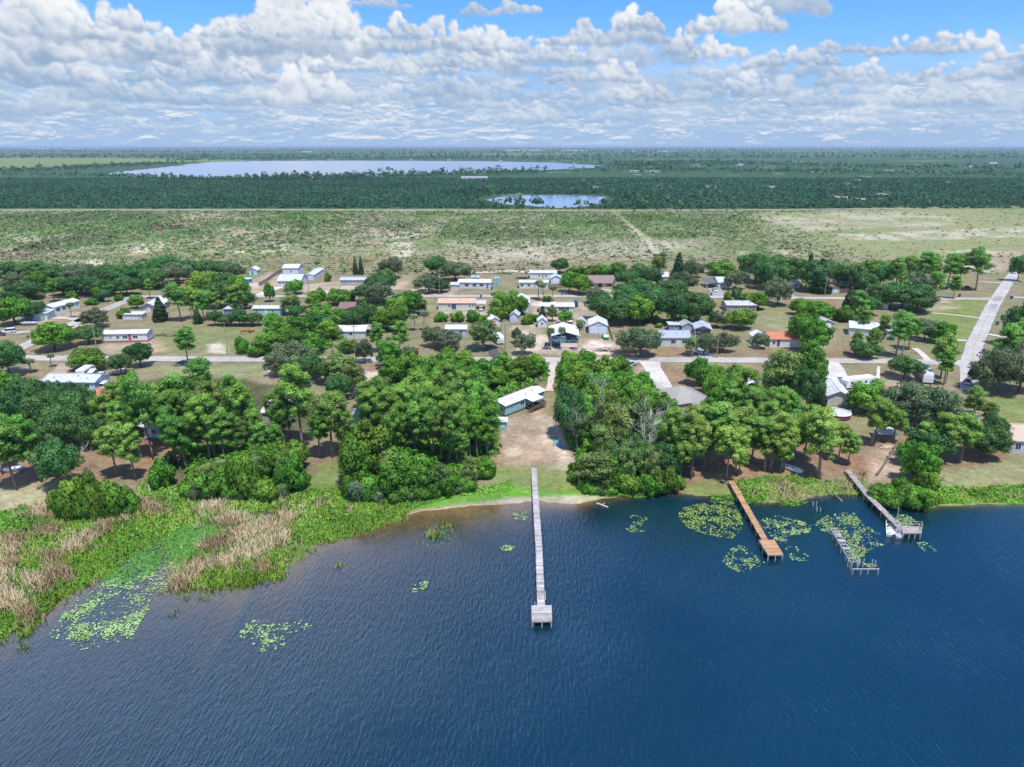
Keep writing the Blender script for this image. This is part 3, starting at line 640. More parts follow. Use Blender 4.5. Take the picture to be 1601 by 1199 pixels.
def leaf_quads(clumps, size, seed, ccen, rough=.55, shell=(.72, 1.06), lean=.35):
    """clumps: (centre, radii, tint, count) -> vertices, quads, normals, tints"""
    rng = np.random.default_rng(seed); VV, NN, TT = [], [], []
    for cen, rad, tint, n in clumps:
        cen = np.array(cen); rad = np.array(rad)
        d = rng.normal(size=(n, 3)); d[:, 2] += .25; d /= np.linalg.norm(d, axis=1)[:, None]
        r = rng.uniform(shell[0], shell[1], n)[:, None]; p = cen + d * rad * r
        no = d / rad; no /= np.linalg.norm(no, axis=1)[:, None]
        fn = no + rng.normal(size=(n, 3)) * rough; fn /= np.linalg.norm(fn, axis=1)[:, None]
        t = np.cross(fn, rng.normal(size=(n, 3))); t /= np.linalg.norm(t, axis=1)[:, None] + 1e-9; b = np.cross(fn, t)
        s = size * rng.uniform(.55, 1.35, n)[:, None]; w = s * rng.uniform(.45, .85, (n, 1))
        q = np.stack([p - t * s * .9, p - b * w * .9 + t * s * .15, p + t * s, p + b * w - t * s * .1], 1)     # a ragged leaf spray
        cn = p - np.array(ccen); cn /= np.linalg.norm(cn, axis=1)[:, None] + 1e-9
        sn = no * (1 - lean) + cn * lean + fn * .35; sn /= np.linalg.norm(sn, axis=1)[:, None]
        VV.append(q.reshape(-1, 3)); NN.append(np.repeat(sn, 4, 0)); TT.append(np.repeat(np.clip(tint + rng.normal(size=n) * .13, 0, 1), 4))
    return np.concatenate(VV), np.concatenate(NN), np.concatenate(TT)
def leaf_mesh(name, V, Nn, T, mat):
    me = mesh_np(name, V, np.arange(len(V)).reshape(-1, 4), mat, True)
    a = me.attributes.new('tint', 'FLOAT', 'POINT'); a.data.foreach_set('value', T.astype(np.float32))
    me.normals_split_custom_set_from_vertices([tuple(v) for v in Nn.tolist()]); return me
def limbs_mesh(name, mat, segs, n=6):
    mb = MB()
    for pts, rad in segs: mb.tube(pts, rad, n)
    return mb.mesh(name, mat, True)
def rnd(a, b): return random.uniform(a, b)
def bend(h, lean, k=6):
    a = rnd(0, 6.28); l = rnd(0, lean); w = rnd(-.25, .25)
    return [Vector((math.cos(a) * l * (i / k) ** 1.5 + w * math.sin(3 * i / k), math.sin(a) * l * (i / k) ** 1.5 + w * math.cos(2.3 * i / k) - w, h * i / k)) for i in range(k + 1)]
def along(pts, t):
    f = t * (len(pts) - 1); i = min(int(f), len(pts) - 2); return pts[i].lerp(pts[i + 1], f - i)
PROTO = {}
def proto(kind, H, W, clumps, segs, size, seed, bark, cc=None, **k):
    cc = cc or (0, 0, H * .55)
    V, Nn, T = leaf_quads(clumps, size, seed, cc, **k)
    PROTO.setdefault(kind, []).append((H, W, leaf_mesh('crown', V, Nn, T, FOL.get(kind, FOL['B'])), limbs_mesh('trunk', BARK[bark], segs) if segs else None))
random.seed(5)
for s in range(9):                                    # slash pine: bare trunk, tufts held out on limbs
    H = 16; tp = bend(H * .95, 1.5, 7); segs = [(tp, [.24 * (1 - .78 * i / 7) + .02 for i in range(8)])]; cl = []
    lo = rnd(.36, .50); nb = random.randint(33, 40); R0 = rnd(2.3, 3.1)
    for i in range(nb):
        t = lo + (1 - lo) * ((i + rnd(0, .8)) / nb); b = along(tp, min(t, .99)); u = (t - lo) / (1 - lo)
        R = R0 * math.sqrt(max(.05, 1 - (abs(u - .42) / (.60 if u > .42 else .62)) ** 2.2)) * rnd(.62, 1.10); a = i * 2.4 + rnd(-.5, .5)
        e = b + Vector((math.cos(a) * R, math.sin(a) * R, rnd(-.9, 1.3) + .2 * R)); segs.append(([b, b.lerp(e, .55) + Vector((0, 0, -.1)), e], [.075, .05, .02]))
        r = rnd(.62, 1.08); cl.append((e, (r * 1.05, r * 1.05, r * .9), rnd(.2, .85), int(290 * r * r + 30)))
        if rnd(0, 1) < .55: m = b.lerp(e, .55) + Vector((rnd(-.5, .5), rnd(-.5, .5), .4)); r = rnd(.5, .9); cl.append((m, (r, r, r * .8), rnd(.1, .6), int(200 * r)))
    for i in range(3): r = rnd(.9, 1.3); cl.append((along(tp, .97) + Vector((rnd(-.8, .8), rnd(-.8, .8), rnd(-.1, .9))), (r, r, r * .9), rnd(.5, 1), 190))  # top tufts get lighter tints, inner ones darker
    for i in range(3):                                # dead stubs below the crown
        b = along(tp, rnd(.22, lo)); a = rnd(0, 6.28); segs.append(([b, b + Vector((math.cos(a), math.sin(a), .25)) * rnd(.6, 1.6)], [.04, .012]))
    proto('P', H, 2 * R0 + 1.4, cl, segs, .18, 100 + s, 'P', rough=.85, shell=(.38, 1.14))
PROTO['Y'] = [(h, w, (lambda m: (m.materials.clear(), m.materials.append(FOL['Y']), m)[2])(c.copy()), t) for h, w, c, t in PROTO['P'][:2]]
PROTO['Q'] = [(h, w, (lambda m: (m.materials.clear(), m.materials.append(FOL['Q']), m)[2])(c.copy()), t) for h, w, c, t in PROTO['P'][2:8]]
def dome(kind, H, W, nc, cr, size, seed, bark, base=.22, squash=.85, dens=120, lo=.1, hi=.9, **k):
    cl = []; segs = [([(0, 0, 0), (rnd(-.2, .2), rnd(-.2, .2), H * .3)], [H * .032, H * .022])]; R = W / 2
    for i in range(nc):
        u = 1 - 2 * (i + .5) / nc; a = i * 2.39996 + rnd(-.3, .3); u = max(u, -.55) + rnd(-.08, .08)
        rr = math.sqrt(max(0, 1 - u * u)); f = rnd(.58, 1.0) * (1 + .13 * math.sin(2 * a + seed) + .12 * math.sin(5 * a + 2 * seed + 3 * u)); zc = H * base + (H * (1 - base)) * .5
        p = Vector((math.cos(a) * rr * f * (R - cr * .6), math.sin(a) * rr * f * (R - cr * .6), zc + u * f * ((H - H * base) * .5 - cr * .5)))
        if rnd(0, 1) < .13: continue
        r = cr * rnd(.6, 1.35); cl.append((p, (r, r, r * squash), rnd(lo, hi), int(dens * (r / cr) ** 2)))
        if i % 4 == 0: segs.append(([(0, 0, H * .26), Vector((p.x * .5, p.y * .5, (p.z + H * .26) * .52)), p], [H * .015, H * .010, .03]))
    cl.append(((0, 0, H * .55), (R * .62, R * .62, H * .28), .1, int(dens * 2.2)))  # inner core clump in a near-darkest tint
    proto(kind, H, W, cl, segs, size, seed, bark, **k)
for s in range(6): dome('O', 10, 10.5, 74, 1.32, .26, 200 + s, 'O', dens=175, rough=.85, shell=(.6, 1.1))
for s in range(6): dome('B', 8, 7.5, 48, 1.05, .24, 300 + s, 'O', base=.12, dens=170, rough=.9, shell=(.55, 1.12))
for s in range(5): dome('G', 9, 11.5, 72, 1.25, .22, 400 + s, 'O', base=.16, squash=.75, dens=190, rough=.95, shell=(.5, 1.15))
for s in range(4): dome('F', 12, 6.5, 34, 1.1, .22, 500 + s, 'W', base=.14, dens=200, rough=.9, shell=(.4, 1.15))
for s in range(5): dome('S', 3.2, 5.2, 30, .8, .20, 600 + s, 'O', base=-.12, dens=190, rough=.85)
PROTO['K'] = [(h, w, (lambda m: (m.materials.clear(), m.materials.append(FOL['G']), m)[2])(c.copy()), t) for h, w, c, t in PROTO['S'][:3]]
for s in range(3):                                    # cedar
    H = 11; cl = []
    for i in range(26):
        t = (i + .5) / 26; r = 1.5 * (1 - t) ** .75 + .22; a = i * 2.4; q = 1.1 * (1 - t) ** .8
        cl.append(((math.cos(a) * q * .7, math.sin(a) * q * .7, .5 + t * (H - .8)), (r * .8, r * .8, r * .95), rnd(.1, .9), int(60 + 60 * r)))
    proto('C', H, 3.6, cl, [([(0, 0, 0), (0, 0, H * .9)], [.16, .03])], .32, 700 + s, 'O')
for s in range(4):                                    # cabbage palm: fronds drawn as folded, drooping blades
    H = 9; rng = random.Random(s); tp = bend(H * .86, .9, 5); top = tp[-1]; V, Nn, T = [], [], []
    for i in range(44):
        a = i * 2.39996; up = 1 - 1.75 * i / 44; L_ = rnd(1.5, 2.1); pts = []
        for k in range(6):
            t = k / 5; pts.append(top + Vector((math.cos(a), math.sin(a), 0)) * (L_ * t * math.cos(up * .9)) + Vector((0, 0, 1)) * (L_ * (t * math.sin(up * .95) - .42 * t * t)))
        side = Vector((-math.sin(a), math.cos(a), 0))
        for k in range(5):
            w0, w1 = [(.05, .30), (.30, .48), (.48, .46), (.46, .28), (.28, .02)][k]
            for sgn in (-1, 1):
                n_ = (Vector((0, 0, 1)) + side * sgn * .5 + Vector((math.cos(a), math.sin(a), 0)) * .3).normalized()
                q = [pts[k], pts[k] + side * sgn * w0 - Vector((0, 0, w0 * .5)), pts[k + 1] + side * sgn * w1 - Vector((0, 0, w1 * .5)), pts[k + 1]]
                if sgn > 0: q = q[::-1]
                V += q; Nn += [n_] * 4; T += [min(1, max(0, .35 + .5 * up + rnd(-.2, .2)))] * 4  # upper fronds paler, lower ones darker
    PROTO.setdefault('L', []).append((H, 3.9, leaf_mesh('fronds', np.array(V), np.array(Nn), np.array(T), FOL['L']), limbs_mesh('trunk', BARK['W'], [(tp, [.20, .18, .17, .17, .17, .2])])))
for s in range(4):                                    # dead tree
    H = 14; segs = []
    def grow(p, d, l, r, k):
        pts = [p]; q = p
        for i in range(3):
            d = (d + Vector((rnd(-.22, .22), rnd(-.22, .22), rnd(-.05, .12)))).normalized(); q = q + d * l / 3; pts.append(q)
        segs.append((pts, [r, r * .85, r * .7, r * .5]))
        if k:
            for j in range(4 if k > 1 else 5):
                b = pts[random.randint(1, 3)]; a = rnd(0, 6.28); grow(b, (d * .55 + Vector((math.cos(a), math.sin(a), rnd(-.1, .5)))).normalized(), l * rnd(.45, .7), max(r * .48, .011), k - 1)
    grow(Vector((0, 0, 0)), Vector((0, 0, 1)), H * .45, .22, 0); t0 = segs[-1][0][-1]
    grow(t0, Vector((0, 0, 1)), H * .42, .16, 3)
    for j in range(5): a = rnd(0, 6.28); grow(t0 + Vector((0, 0, rnd(-3, 2))), Vector((math.cos(a), math.sin(a), .45)).normalized(), rnd(2.2, 4), .055, 3)
    PROTO.setdefault('D', []).append((H, 7.5, None, limbs_mesh('dead tree', BARK['D'], segs, 4)))

KIND = dict(P=('pine_tree', 'pine tree'), Y=('pine_tree', 'pine tree'), Q=('pine_tree', 'pine tree'), O=('oak_tree', 'oak tree'), B=('broadleaf_tree', 'broadleaf tree'), G=('live_oak_tree', 'live oak'), F=('feathery_tree', 'feathery tree'),
            S=('shrub', 'shrub'), K=('shrub', 'shrub'), C=('cedar_tree', 'cedar tree'), L=('palm_tree', 'palm tree'), D=('dead_tree', 'dead tree'))
TREES = []; _n = {}
def plant(kind, x, yt, yb, wpx, lean=0.0, xb=None):
    """crown centre x, top y, foot y and crown width as the photograph shows them"""
    b = at(x if xb is None else xb, yb); h = max(1.2, height_for(b.y, b.z, yt)); w = max(1.0, wpx / ppm(b.x, b.y, b.z + h * .6))
    _n[kind] = _n.get(kind, random.randint(0, 5)) + 1; H, W, cr, tr = PROTO[kind][_n[kind] % len(PROTO[kind])]
    name, cat = KIND[kind]; root = empty(name, b - Vector((0, 0, .12)), rnd(0, 6.28))
    s = w / W * (.9 if kind in 'PQ' else 1); zs = (h + .1) / H
    if kind == 'S': zs *= rnd(.75, 1.25)
    if kind == 'L': s = max(.75, min(1.5, s))
    if kind in 'PYQOBGF': s = max(s, zs * .45)
    if kind in 'PYQ': s = min(s, zs * 1.35)
    if cr: c = link(cr.name, cr, root); c.scale = (s, s, zs)
    if tr: t = link('trunk' if cr else 'dead_wood', tr, root); t.scale = (s, s, zs) if cr or True else s
    if lean or xb is not None:
        d = (x - (xb if xb is not None else x)) / ppm(b.x, b.y) ; root.rotation_euler = (0, math.atan2(d, h * .8), 0)
    TREES.append((root, kind, x, yt, yb, h, w)); return root
def parse(kind, txt):
    for e in txt.split(';'):
        v = [float(q) for q in e.replace(',', ' ').split()]
        if v: plant(kind, *v[:4], 0, v[4] if len(v) > 4 else None)
# --- lakeside, left
parse('P', '50 652 753 95 66;18 655 766 62 27;4 640 742 40;236 588 718 58 240;222 640 714 30;262 612 700 56;256 598 690 58;200 628 700 48;166 620 690 45;190 600 680 50;216 590 670 50;280 590 690 55;276 640 725 46;292 650 735 42')
parse('O', '60 594 655 60;100 598 650 46;130 602 655 44;97 690 764 64;75 610 690 72;116 616 695 70;142 650 702 50;22 612 690 60;48 590 660 55;100 640 705 60;10 660 715 45;150 618 680 40')
parse('D', '140 690 737 26')
parse('S', '118 760 806 50;150 752 806 46;182 750 803 50;205 762 800 36;165 764 808 40;104 772 808 30;256 722 758 46;138 768 809 34;90 772 800 28')
parse('C', '268 704 730 14')
parse('P', '318 562 640 52;300 588 690 50;345 595 690 50;366 590 690 45;330 620 722 55;386 600 690 50;350 640 716 55;312 660 713 40;396 640 697 45;430 665 716 38;410 660 720 36;470 573 701 64 473;455 600 690 42;446 622 700 35;500 640 716 42;372 655 712 40;336 650 718 42;290 612 700 44;432 612 690 40;540 640 712 40')
parse('Q', '520 616 715 76;208 664 751 42 213;184 662 745 74')
parse('S', '340 730 772 66;386 722 776 50;300 740 770 46;420 738 777 54;458 722 766 48;470 738 760 36;404 746 776 36;322 750 775 36;362 752 778 36')
parse('B', '425 694 752 50;440 690 737 42;466 690 732 40;452 705 755 44;408 700 750 40')
parse('L', '350 716 746 26')
# --- wood left of the blue mobile home
parse('P', '596 594 682 56;604 614 702 52;630 603 692 50;660 582 670 54;671 600 692 50;699 569 657 50;703 596 687 50;660 626 713 56 679;709 618 727 50 716;739 600 692 50;765 612 706 46;645 648 709 44 652;678 636 714 48;682 586 672 45;720 583 672 45;757 645 712 42 763;716 640 729 44;703 665 725 34;722 675 729 32;762 658 712 36;585 610 692 44;618 640 712 40;690 650 722 40;735 650 720 38;640 600 677 45;750 590 672 40;725 610 692 40;655 610 690 42;688 615 695 40;572 600 668 40;735 622 700 40;610 660 712 36')
parse('Y', '746 633 716 36')
parse('B', '576 660 745 86;560 690 762 66;620 703 766 72;656 714 769 60;640 720 748 50;598 690 742 50')
parse('S', '600 738 773 46;640 744 776 50;700 742 770 48;690 718 757 44;728 738 766 40;760 714 744 36;745 724 747 28;575 750 779 40;660 756 779 38;622 758 781 40;548 742 775 34;680 752 776 34')
parse('B', '640 550 592 50;615 560 602 40;670 555 592 42;700 552 592 46;730 555 592 42;760 560 602 50;790 553 594 42;815 556 592 46;838 553 588 34;775 575 606 40;745 575 612 46;826 568 592 36;800 572 597 46;655 572 605 40;690 572 610 42;720 570 608 42')
parse('F', '612 696 765 40;690 722 772 34;735 715 760 30;400 705 765 36;330 715 768 30;448 706 764 30')
parse('K', '560 752 781 36;590 762 782 30;715 752 770 30;640 764 781 26;310 756 778 30;380 762 778 30;440 756 776 26')
parse('L', '605 742 772 26;650 745 775 24')
# --- wood right of the sandy track
parse('O', '889 600 682 48;885 622 687 44;1030 690 746 70;1000 700 752 50;900 640 700 50;950 690 745 44;1050 705 748 40;990 680 735 40')
parse('B', '893 553 592 38;915 548 592 46;945 558 602 50;967 556 592 40;888 565 612 34;905 570 622 50;935 580 632 54;966 580 622 46;925 600 652 50;955 600 642 50;986 590 642 46;1003 583 632 40;1010 605 652 50;1000 620 662 50;1035 615 662 46;975 620 672 46;884 548 577 20;955 715 762 46;915 625 675 46;1020 650 700 46;1045 640 690 40;945 640 690 40;1040 665 720 40')
parse('F', '950 612 702 46;966 630 716 46;945 655 722 50;962 665 724 42;1000 612 682 40;930 704 762 60;1080 520 556 22')
parse('D', '905 630 706 26 902;932 592 697 36;995 633 735 42;1012 630 722 56;1032 628 692 42;985 690 737 26;970 640 715 30')
parse('S', '918 718 747 44;905 724 744 34;980 730 767 50;1012 736 770 46;1040 734 767 46;1060 742 763 28;922 744 767 40;950 750 770 38;897 738 752 22')
parse('F', '975 690 762 34;1015 700 764 32')
parse('K', '995 752 770 26;1052 752 768 24;940 752 771 24')
parse('L', '905 735 760 24')
# --- wood behind the orange dock
parse('Q', '1070 645 741 60 1056;1050 640 739 44;1080 655 749 46;1063 690 752 38;1110 628 729 60;1085 630 722 50;1130 640 722 50;1150 640 717 54;1165 635 702 50;1135 668 751 60;1155 690 743 46;1150 665 742 46;1210 647 736 54 1203;1195 660 737 46;1225 660 737 50;1220 692 740 38;1175 650 722 46;1255 636 722 70;1280 645 748 82;1310 665 723 60;1325 680 727 46');parse('P', '1155 580 662 76;1180 605 672 60;1210 607 682 70;1230 615 682 60;1195 625 692 60;1140 600 667 55;1100 660 735 40;1240 650 728 46;1170 612 680 50;1120 650 726 42')
parse('B', '1090 560 602 40;1105 572 617 46;1115 585 632 46;1130 595 642 46;1120 606 652 40;1145 570 625 36;1260 535 617 60;1352 597 645 62;1435 692 757 52;1420 690 727 42;1445 712 750 40')
parse('F', '1218 543 627 66;1205 560 630 40')
parse('O', '1262 575 642 46;1240 570 635 40;1450 665 722 74;1535 665 717 70;1545 648 702 40;1412 558 592 54;1555 660 700 34')
parse('C', '1275 585 642 30')
parse('G', '1430 598 667 100;1395 605 652 60;1466 610 662 60;1560 545 614 92;1592 540 612 70;1535 560 612 50')
parse('P', '1375 625 697 74 1361;1395 640 692 50;1470 645 722 76;1500 650 724 60;1520 606 662 76;1540 630 672 40;1470 523 592 56;1475 550 602 50;1592 500 572 60;1566 510 582 50;1597 460 562 40;1440 660 720 50')
parse('O', '1587 480 542 50;1590 395 440 30')
parse('S', '1445 727 767 46;1382 764 786 30;1390 765 790 50;1425 765 792 50;1380 755 785 44;1410 752 780 40;1450 765 784 30')
# --- town, right
parse('O', '1210 398 437 46;1180 395 442 60;1195 405 452 42;1240 402 447 46;1270 408 456 50;1310 410 447 42;1335 412 452 40;1350 425 460 36;1410 440 482 70;1432 450 487 60;1390 450 482 50;1370 440 482 40;1355 463 492 40;1350 535 560 46;1225 412 448 40;1290 405 446 40;1375 410 450 36')
parse('C', '1265 395 428 15;1280 404 458 32;1325 448 492 24')
parse('P', '1355 405 452 46;1400 405 457 60;1440 395 452 60;1456 399 447 50;1480 397 452 40;1525 390 454 50;1500 398 447 46;1460 425 467 50;1490 430 467 38;1340 455 502 40;1350 480 522 46;1400 488 557 52;1360 515 557 60;1335 520 555 40;1420 500 547 40;1382 492 530 40;1420 400 446 40')
parse('G', '1430 425 467 50;1215 435 477 52;1445 498 532 46;1150 420 452 42;930 448 474 30;1065 425 457 50;1080 405 437 30;1090 410 434 22;1000 510 557 76;1100 520 554 42;1130 520 550 40;1120 485 512 30;1188 520 545 28;803 480 497 20;820 520 554 36;808 512 537 18')
parse('B', '1265 470 502 50;1280 472 502 40;1245 466 492 28;1255 490 542 56;1270 495 552 55;1470 503 537 40;1155 482 514 48;1185 457 484 30;1137 455 477 14;1170 600 655 40')
parse('S', '1320 480 502 36;1170 460 477 34;1130 410 430 46;1447 470 480 20')
# --- town, middle
parse('O', '960 465 507 60;985 458 502 60;1020 450 502 60;1050 455 507 60;1076 455 507 60;1092 462 507 46;1050 435 482 60;1000 436 472 56;975 445 482 40;1040 440 477 50;980 420 452 40;995 414 447 46;1015 415 452 40;875 403 427 30;940 460 500 46;1150 450 476 18')
parse('B', '1000 462 508 50;965 410 432 30;905 428 460 40;890 425 457 30;790 455 497 46;805 470 492 26;883 484 507 28;815 462 492 26')
parse('F', '1030 392 432 26;863 477 502 18;755 500 547 50')
parse('C', '1060 394 432 22;848 478 499 14')
parse('S', '900 412 430 30;925 412 430 36;945 414 430 36;825 490 507 22;837 489 502 20;855 463 473 16;690 485 502 26;715 486 502 26;740 487 502 26;762 489 506 30;1030 505 512 12')
parse('L', '842 436 469 18;850 439 470 18;862 444 470 16;905 498 517 16;861 509 547 17;876 509 547 17;903 497 548 15;1128 490 514 18;650 489 517 18;662 483 517 18;494 407 427 12;255 423 448 14;264 419 448 14;272 407 434 14;293 414 438 12;112 471 497 16;50 559 582 26;80 551 574 14;775 470 490 16;772 455 478 12')
parse('D', '1082 515 559 26;700 512 548 30')
parse('G', '612 402 435 46;712 408 439 56;670 427 457 50;590 440 477 46;460 535 582 76;440 548 587 50;570 530 567 30;640 540 567 36;680 510 542 40;700 516 547 46;655 465 492 30')
parse('O', '683 400 432 42;690 440 457 30;590 430 472 50;600 420 462 42;570 445 472 40;465 478 497 30;555 480 517 50;575 475 512 40;600 490 517 46;505 490 522 46;485 555 592 46;530 588 627 38;510 560 600 40')
parse('C', '556 401 429 9;565 400 429 9')
parse('S', '513 424 440 13;532 453 470 30;500 452 470 26;380 527 553 22;545 452 470 26')
parse('B', '460 437 460 30;422 442 472 18;492 456 480 26;530 452 477 40;500 475 507 42;530 482 517 46;605 480 517 50;640 455 492 52;620 464 502 40;470 495 532 50;440 500 537 50;456 514 547 50;420 518 552 46;490 520 552 40;400 540 557 30;545 532 552 30;610 530 577 44;700 542 567 26;725 547 572 30;775 480 502 30;515 500 530 40;430 490 520 40;480 535 560 36')
parse('F', '455 455 492 32;536 552 602 56;555 565 612 36')
parse('P', '565 465 497 28;630 458 492 30;625 504 557 52;590 505 550 40')
# --- town, left
parse('O', '20 410 447 60;55 405 442 46;85 412 442 50;170 415 452 50;200 415 452 50;225 410 447 42;260 402 432 56;300 405 432 42;330 405 432 42;350 410 432 30;40 440 467 60;120 430 462 60;150 435 462 50;180 440 462 40;200 430 462 42;15 455 492 50;50 470 502 40;163 452 472 20;140 510 537 42;350 425 462 50;345 440 482 50;385 455 482 30;337 485 509 22;355 492 509 30;375 485 509 30;395 488 509 36;190 552 585 36;220 535 574 40;15 535 587 56;100 438 462 40;240 420 452 40')
parse('G', '130 412 447 60;280 410 442 52;150 482 512 48;370 412 436 30;30 425 455 40')
parse('B', '25 465 507 56;215 460 482 26;85 505 547 64;320 425 472 50;140 545 577 56;5 580 622 60;60 425 458 40;375 430 470 36')
parse('P', '85 437 472 50;235 437 467 36;283 444 502 42;320 455 502 40;335 455 497 40;370 445 502 40;295 512 570 54;305 450 498 30')
parse('S', '114 452 469 20;186 457 470 16;145 467 476 20;195 480 497 26;155 449 470 18')
parse('C', '277 431 447 10;252 464 502 24;310 481 506 15')
# ------------------------------------------------------------------ plants nobody could count
rg = np.random.default_rng(77)
def bulk(P, Rd, tint, per, size, seed, rough=.6):
    rng = np.random.default_rng(seed); n = len(P) * per
    P = np.repeat(P, per, 0); Rd = np.repeat(Rd, per, 0); tn = np.repeat(tint, per) + rng.normal(size=n) * .12; sz = np.repeat(size, per)
    d = rng.normal(size=(n, 3)); d[:, 2] = np.abs(d[:, 2]) + .1; d /= np.linalg.norm(d, axis=1)[:, None]
    p = P + d * Rd * rng.uniform(.6, 1.05, n)[:, None]; no = d / Rd; no /= np.linalg.norm(no, axis=1)[:, None]
    fn = no + rng.normal(size=(n, 3)) * rough; fn /= np.linalg.norm(fn, axis=1)[:, None]
    t = np.cross(fn, rng.normal(size=(n, 3))); t /= np.linalg.norm(t, axis=1)[:, None] + 1e-9; b = np.cross(fn, t)
    s = (sz * rng.uniform(.6, 1.3, n))[:, None]; w = s * rng.uniform(.5, .9, (n, 1))
    V = np.stack([p - t * s, p - b * w, p + t * s, p + b * w], 1).reshape(-1, 3); N_ = np.repeat(no * .8 + fn * .35, 4, 0); N_ /= np.linalg.norm(N_, axis=1)[:, None]
    return V, N_, np.repeat(np.clip(tn, 0, 1), 4)
def stuff(name, V, Nn, T, mat, label, cat):
    return tag(link(name, leaf_mesh(name, V, Nn, T, mat)), label, cat, kind='stuff')
def scatter(poly, n, soft=0):
    W = np.array([atz(a, b, 1.0) for a, b in poly]); lo, hi = W.min(0), W.max(0); out = []
    while sum(map(len, out)) < n:
        q = lo + (hi - lo) * rg.random((n * 2, 2)); m = polymask(q[:, 0], q[:, 1], W, .01) > .5
        if not m.any(): break
        out.append(q[m])
    return np.concatenate(out)[:n]
def g3(q): return np.column_stack([q, gz(q[:, 0], q[:, 1])])
def undergrowth():
    A = []
    for poly, n in (([(560, 640), (600, 575), (860, 568), (852, 595), (782, 620), (772, 725), (745, 745), (650, 780), (545, 775), (535, 700)], 1500),
                    ([(872, 570), (980, 568), (1000, 605), (1040, 645), (1058, 700), (1055, 765), (925, 765), (905, 720), (872, 640)], 1300),
                    ([(285, 700), (440, 690), (470, 720), (460, 770), (300, 775)], 420), ([(60, 600), (160, 610), (150, 680), (60, 690), (0, 660), (0, 600)], 420),
                    ([(400, 530), (440, 500), (640, 470), (640, 500), (560, 515), (500, 570), (430, 580)], 420), ([(930, 460), (1105, 460), (1110, 505), (935, 505)], 300),
                    ([(1180, 405), (1330, 410), (1420, 410), (1480, 430), (1470, 455), (1180, 450)], 500), ([(0, 420), (270, 415), (260, 450), (60, 460), (0, 500)], 700), ([(1100, 570), (1180, 590), (1170, 640), (1120, 620)], 120)):
        A.append(scatter(poly, n))
    P = g3(np.concatenate(A)); n = len(P); s = rg.uniform(.5, 1.4, n)
    V, N_, T = bulk(P, np.column_stack([s * 1.2, s * 1.2, s * 1.3]), rg.uniform(.05, .85, n), 20, s * .30 + .12, 1)
    stuff('undergrowth', V, N_, T, FOL['B'], 'low green undergrowth filling the ground beneath the trees', 'undergrowth')
undergrowth()
MEADOW = np.array([atz(a, b, 1) for a, b in [(1150, 334), (1310, 327), (1640, 317), (2400, 316), (2400, 420), (1601, 404), (1440, 410), (1330, 404), (1240, 377)]])
def scrub():
    q = np.column_stack([rg.uniform(-640, 640, 150000), rg.uniform(368, 742, 150000)])
    q = q[np.abs(q[:, 0]) < q[:, 1] * .75 + 70]; x, y = q.T
    d = .72 + 1.6 * fb(x, y * .55, 34, 201, 4) + 1.1 * fb(x, y * .6, 9, 207, 3); d = d * (1 - .95 * polymask(x + 30 * fb(x, y, 60, 251, 3), y + 60 * fb(x, y, 50, 257, 3), MEADOW, 70))
    rows = (x > -150) & (y < 520); y2 = np.where(rows, np.round(y / 6.5) * 6.5 + rg.normal(size=len(y)) * .5, y)
    d = np.where(rows, d * .75, d)
    tr = polymask(x, y, np.array([atz(a, b, 1) for a, b in [(956, 330), (962, 330), (1016, 372), (1036, 410), (1028, 410), (1009, 377)]]), 1) > .5 + .9 * fb(x, y, 14, 261, 2)
    k = (rg.random(len(x)) < d) & ~tr; P = np.column_stack([x[k], y2[k], np.full(k.sum(), 1.0)]); n = len(P)
    s = np.exp(rg.normal(size=n) * .45) * .60; s = np.where(rows[k], s * .8, s); s = np.clip(s * (1 + 1.2 * np.clip(fb(P[:, 0], P[:, 1], 60, 211, 3), -.3, .5)), .3, 3)
    tn = np.clip(.45 + 1.6 * fb(P[:, 0], P[:, 1] * .6, 45, 221, 3) + rg.normal(size=n) * .16, 0, 1)
    m = foliage('scrub leaves', [(.140, .165, .085), (.150, .245, .075), (.190, .315, .090)], .15)
    V, N_, T = bulk(P, np.column_stack([s * 1.35, s * 1.35, s * .75]), tn, 7, s * .55 + .08, 2)
    stuff('scrub', V, N_, T, m, 'olive green scrub bushes dotted over the open sandy plain', 'scrub')
scrub()
POND = np.array([atz(a, b, 1) for a, b in [(740, 312), (780, 304), (950, 304), (962, 312), (945, 325), (905, 328), (800, 326)]])
def grove():
    q = np.column_stack([rg.uniform(-1500, 1500, 52000), 776 + 720 * rg.random(52000) ** 1.1]); x, y = q.T
    q = q[np.abs(x) < y * .78 + 60]; x, y = q.T
    y = np.where(x < 120, np.round(y / 7.5) * 7.5 + rg.normal(size=len(y)) * .7, y)
    hole = fb(x, y * .5, 42, 61, 4) - .18; k = (rg.random(len(x)) < np.where(x < 120, .8, .62) * (1 - np.clip(hole * 9, 0, .95) * np.clip((x + 100) / 200, .3, 1))) & (polymask(x, y, POND, 1) < .5)
    P = np.column_stack([x[k], y[k], np.full(k.sum(), 1.0)]); n = len(P); w = P[:, 0] > 120
    s = np.where(w, rg.uniform(1.4, 3.6, n), rg.uniform(2.0, 2.9, n))
    m = foliage('grove leaves', [(.026, .100, .042), (.036, .130, .052), (.055, .165, .064)], .3)
    V, N_, T = bulk(P, np.column_stack([s * 1.35, s * 1.35, s * 1.0]), np.clip(.42 + 1.3 * fb(P[:, 0], P[:, 1], 90, 231, 3) + rg.normal(size=n) * .2, 0, 1), 11, s * .52, 3)
    stuff('citrus_grove', V, N_, T, m, 'dark green grove of round bushy trees beyond the sand road', 'grove')
grove()
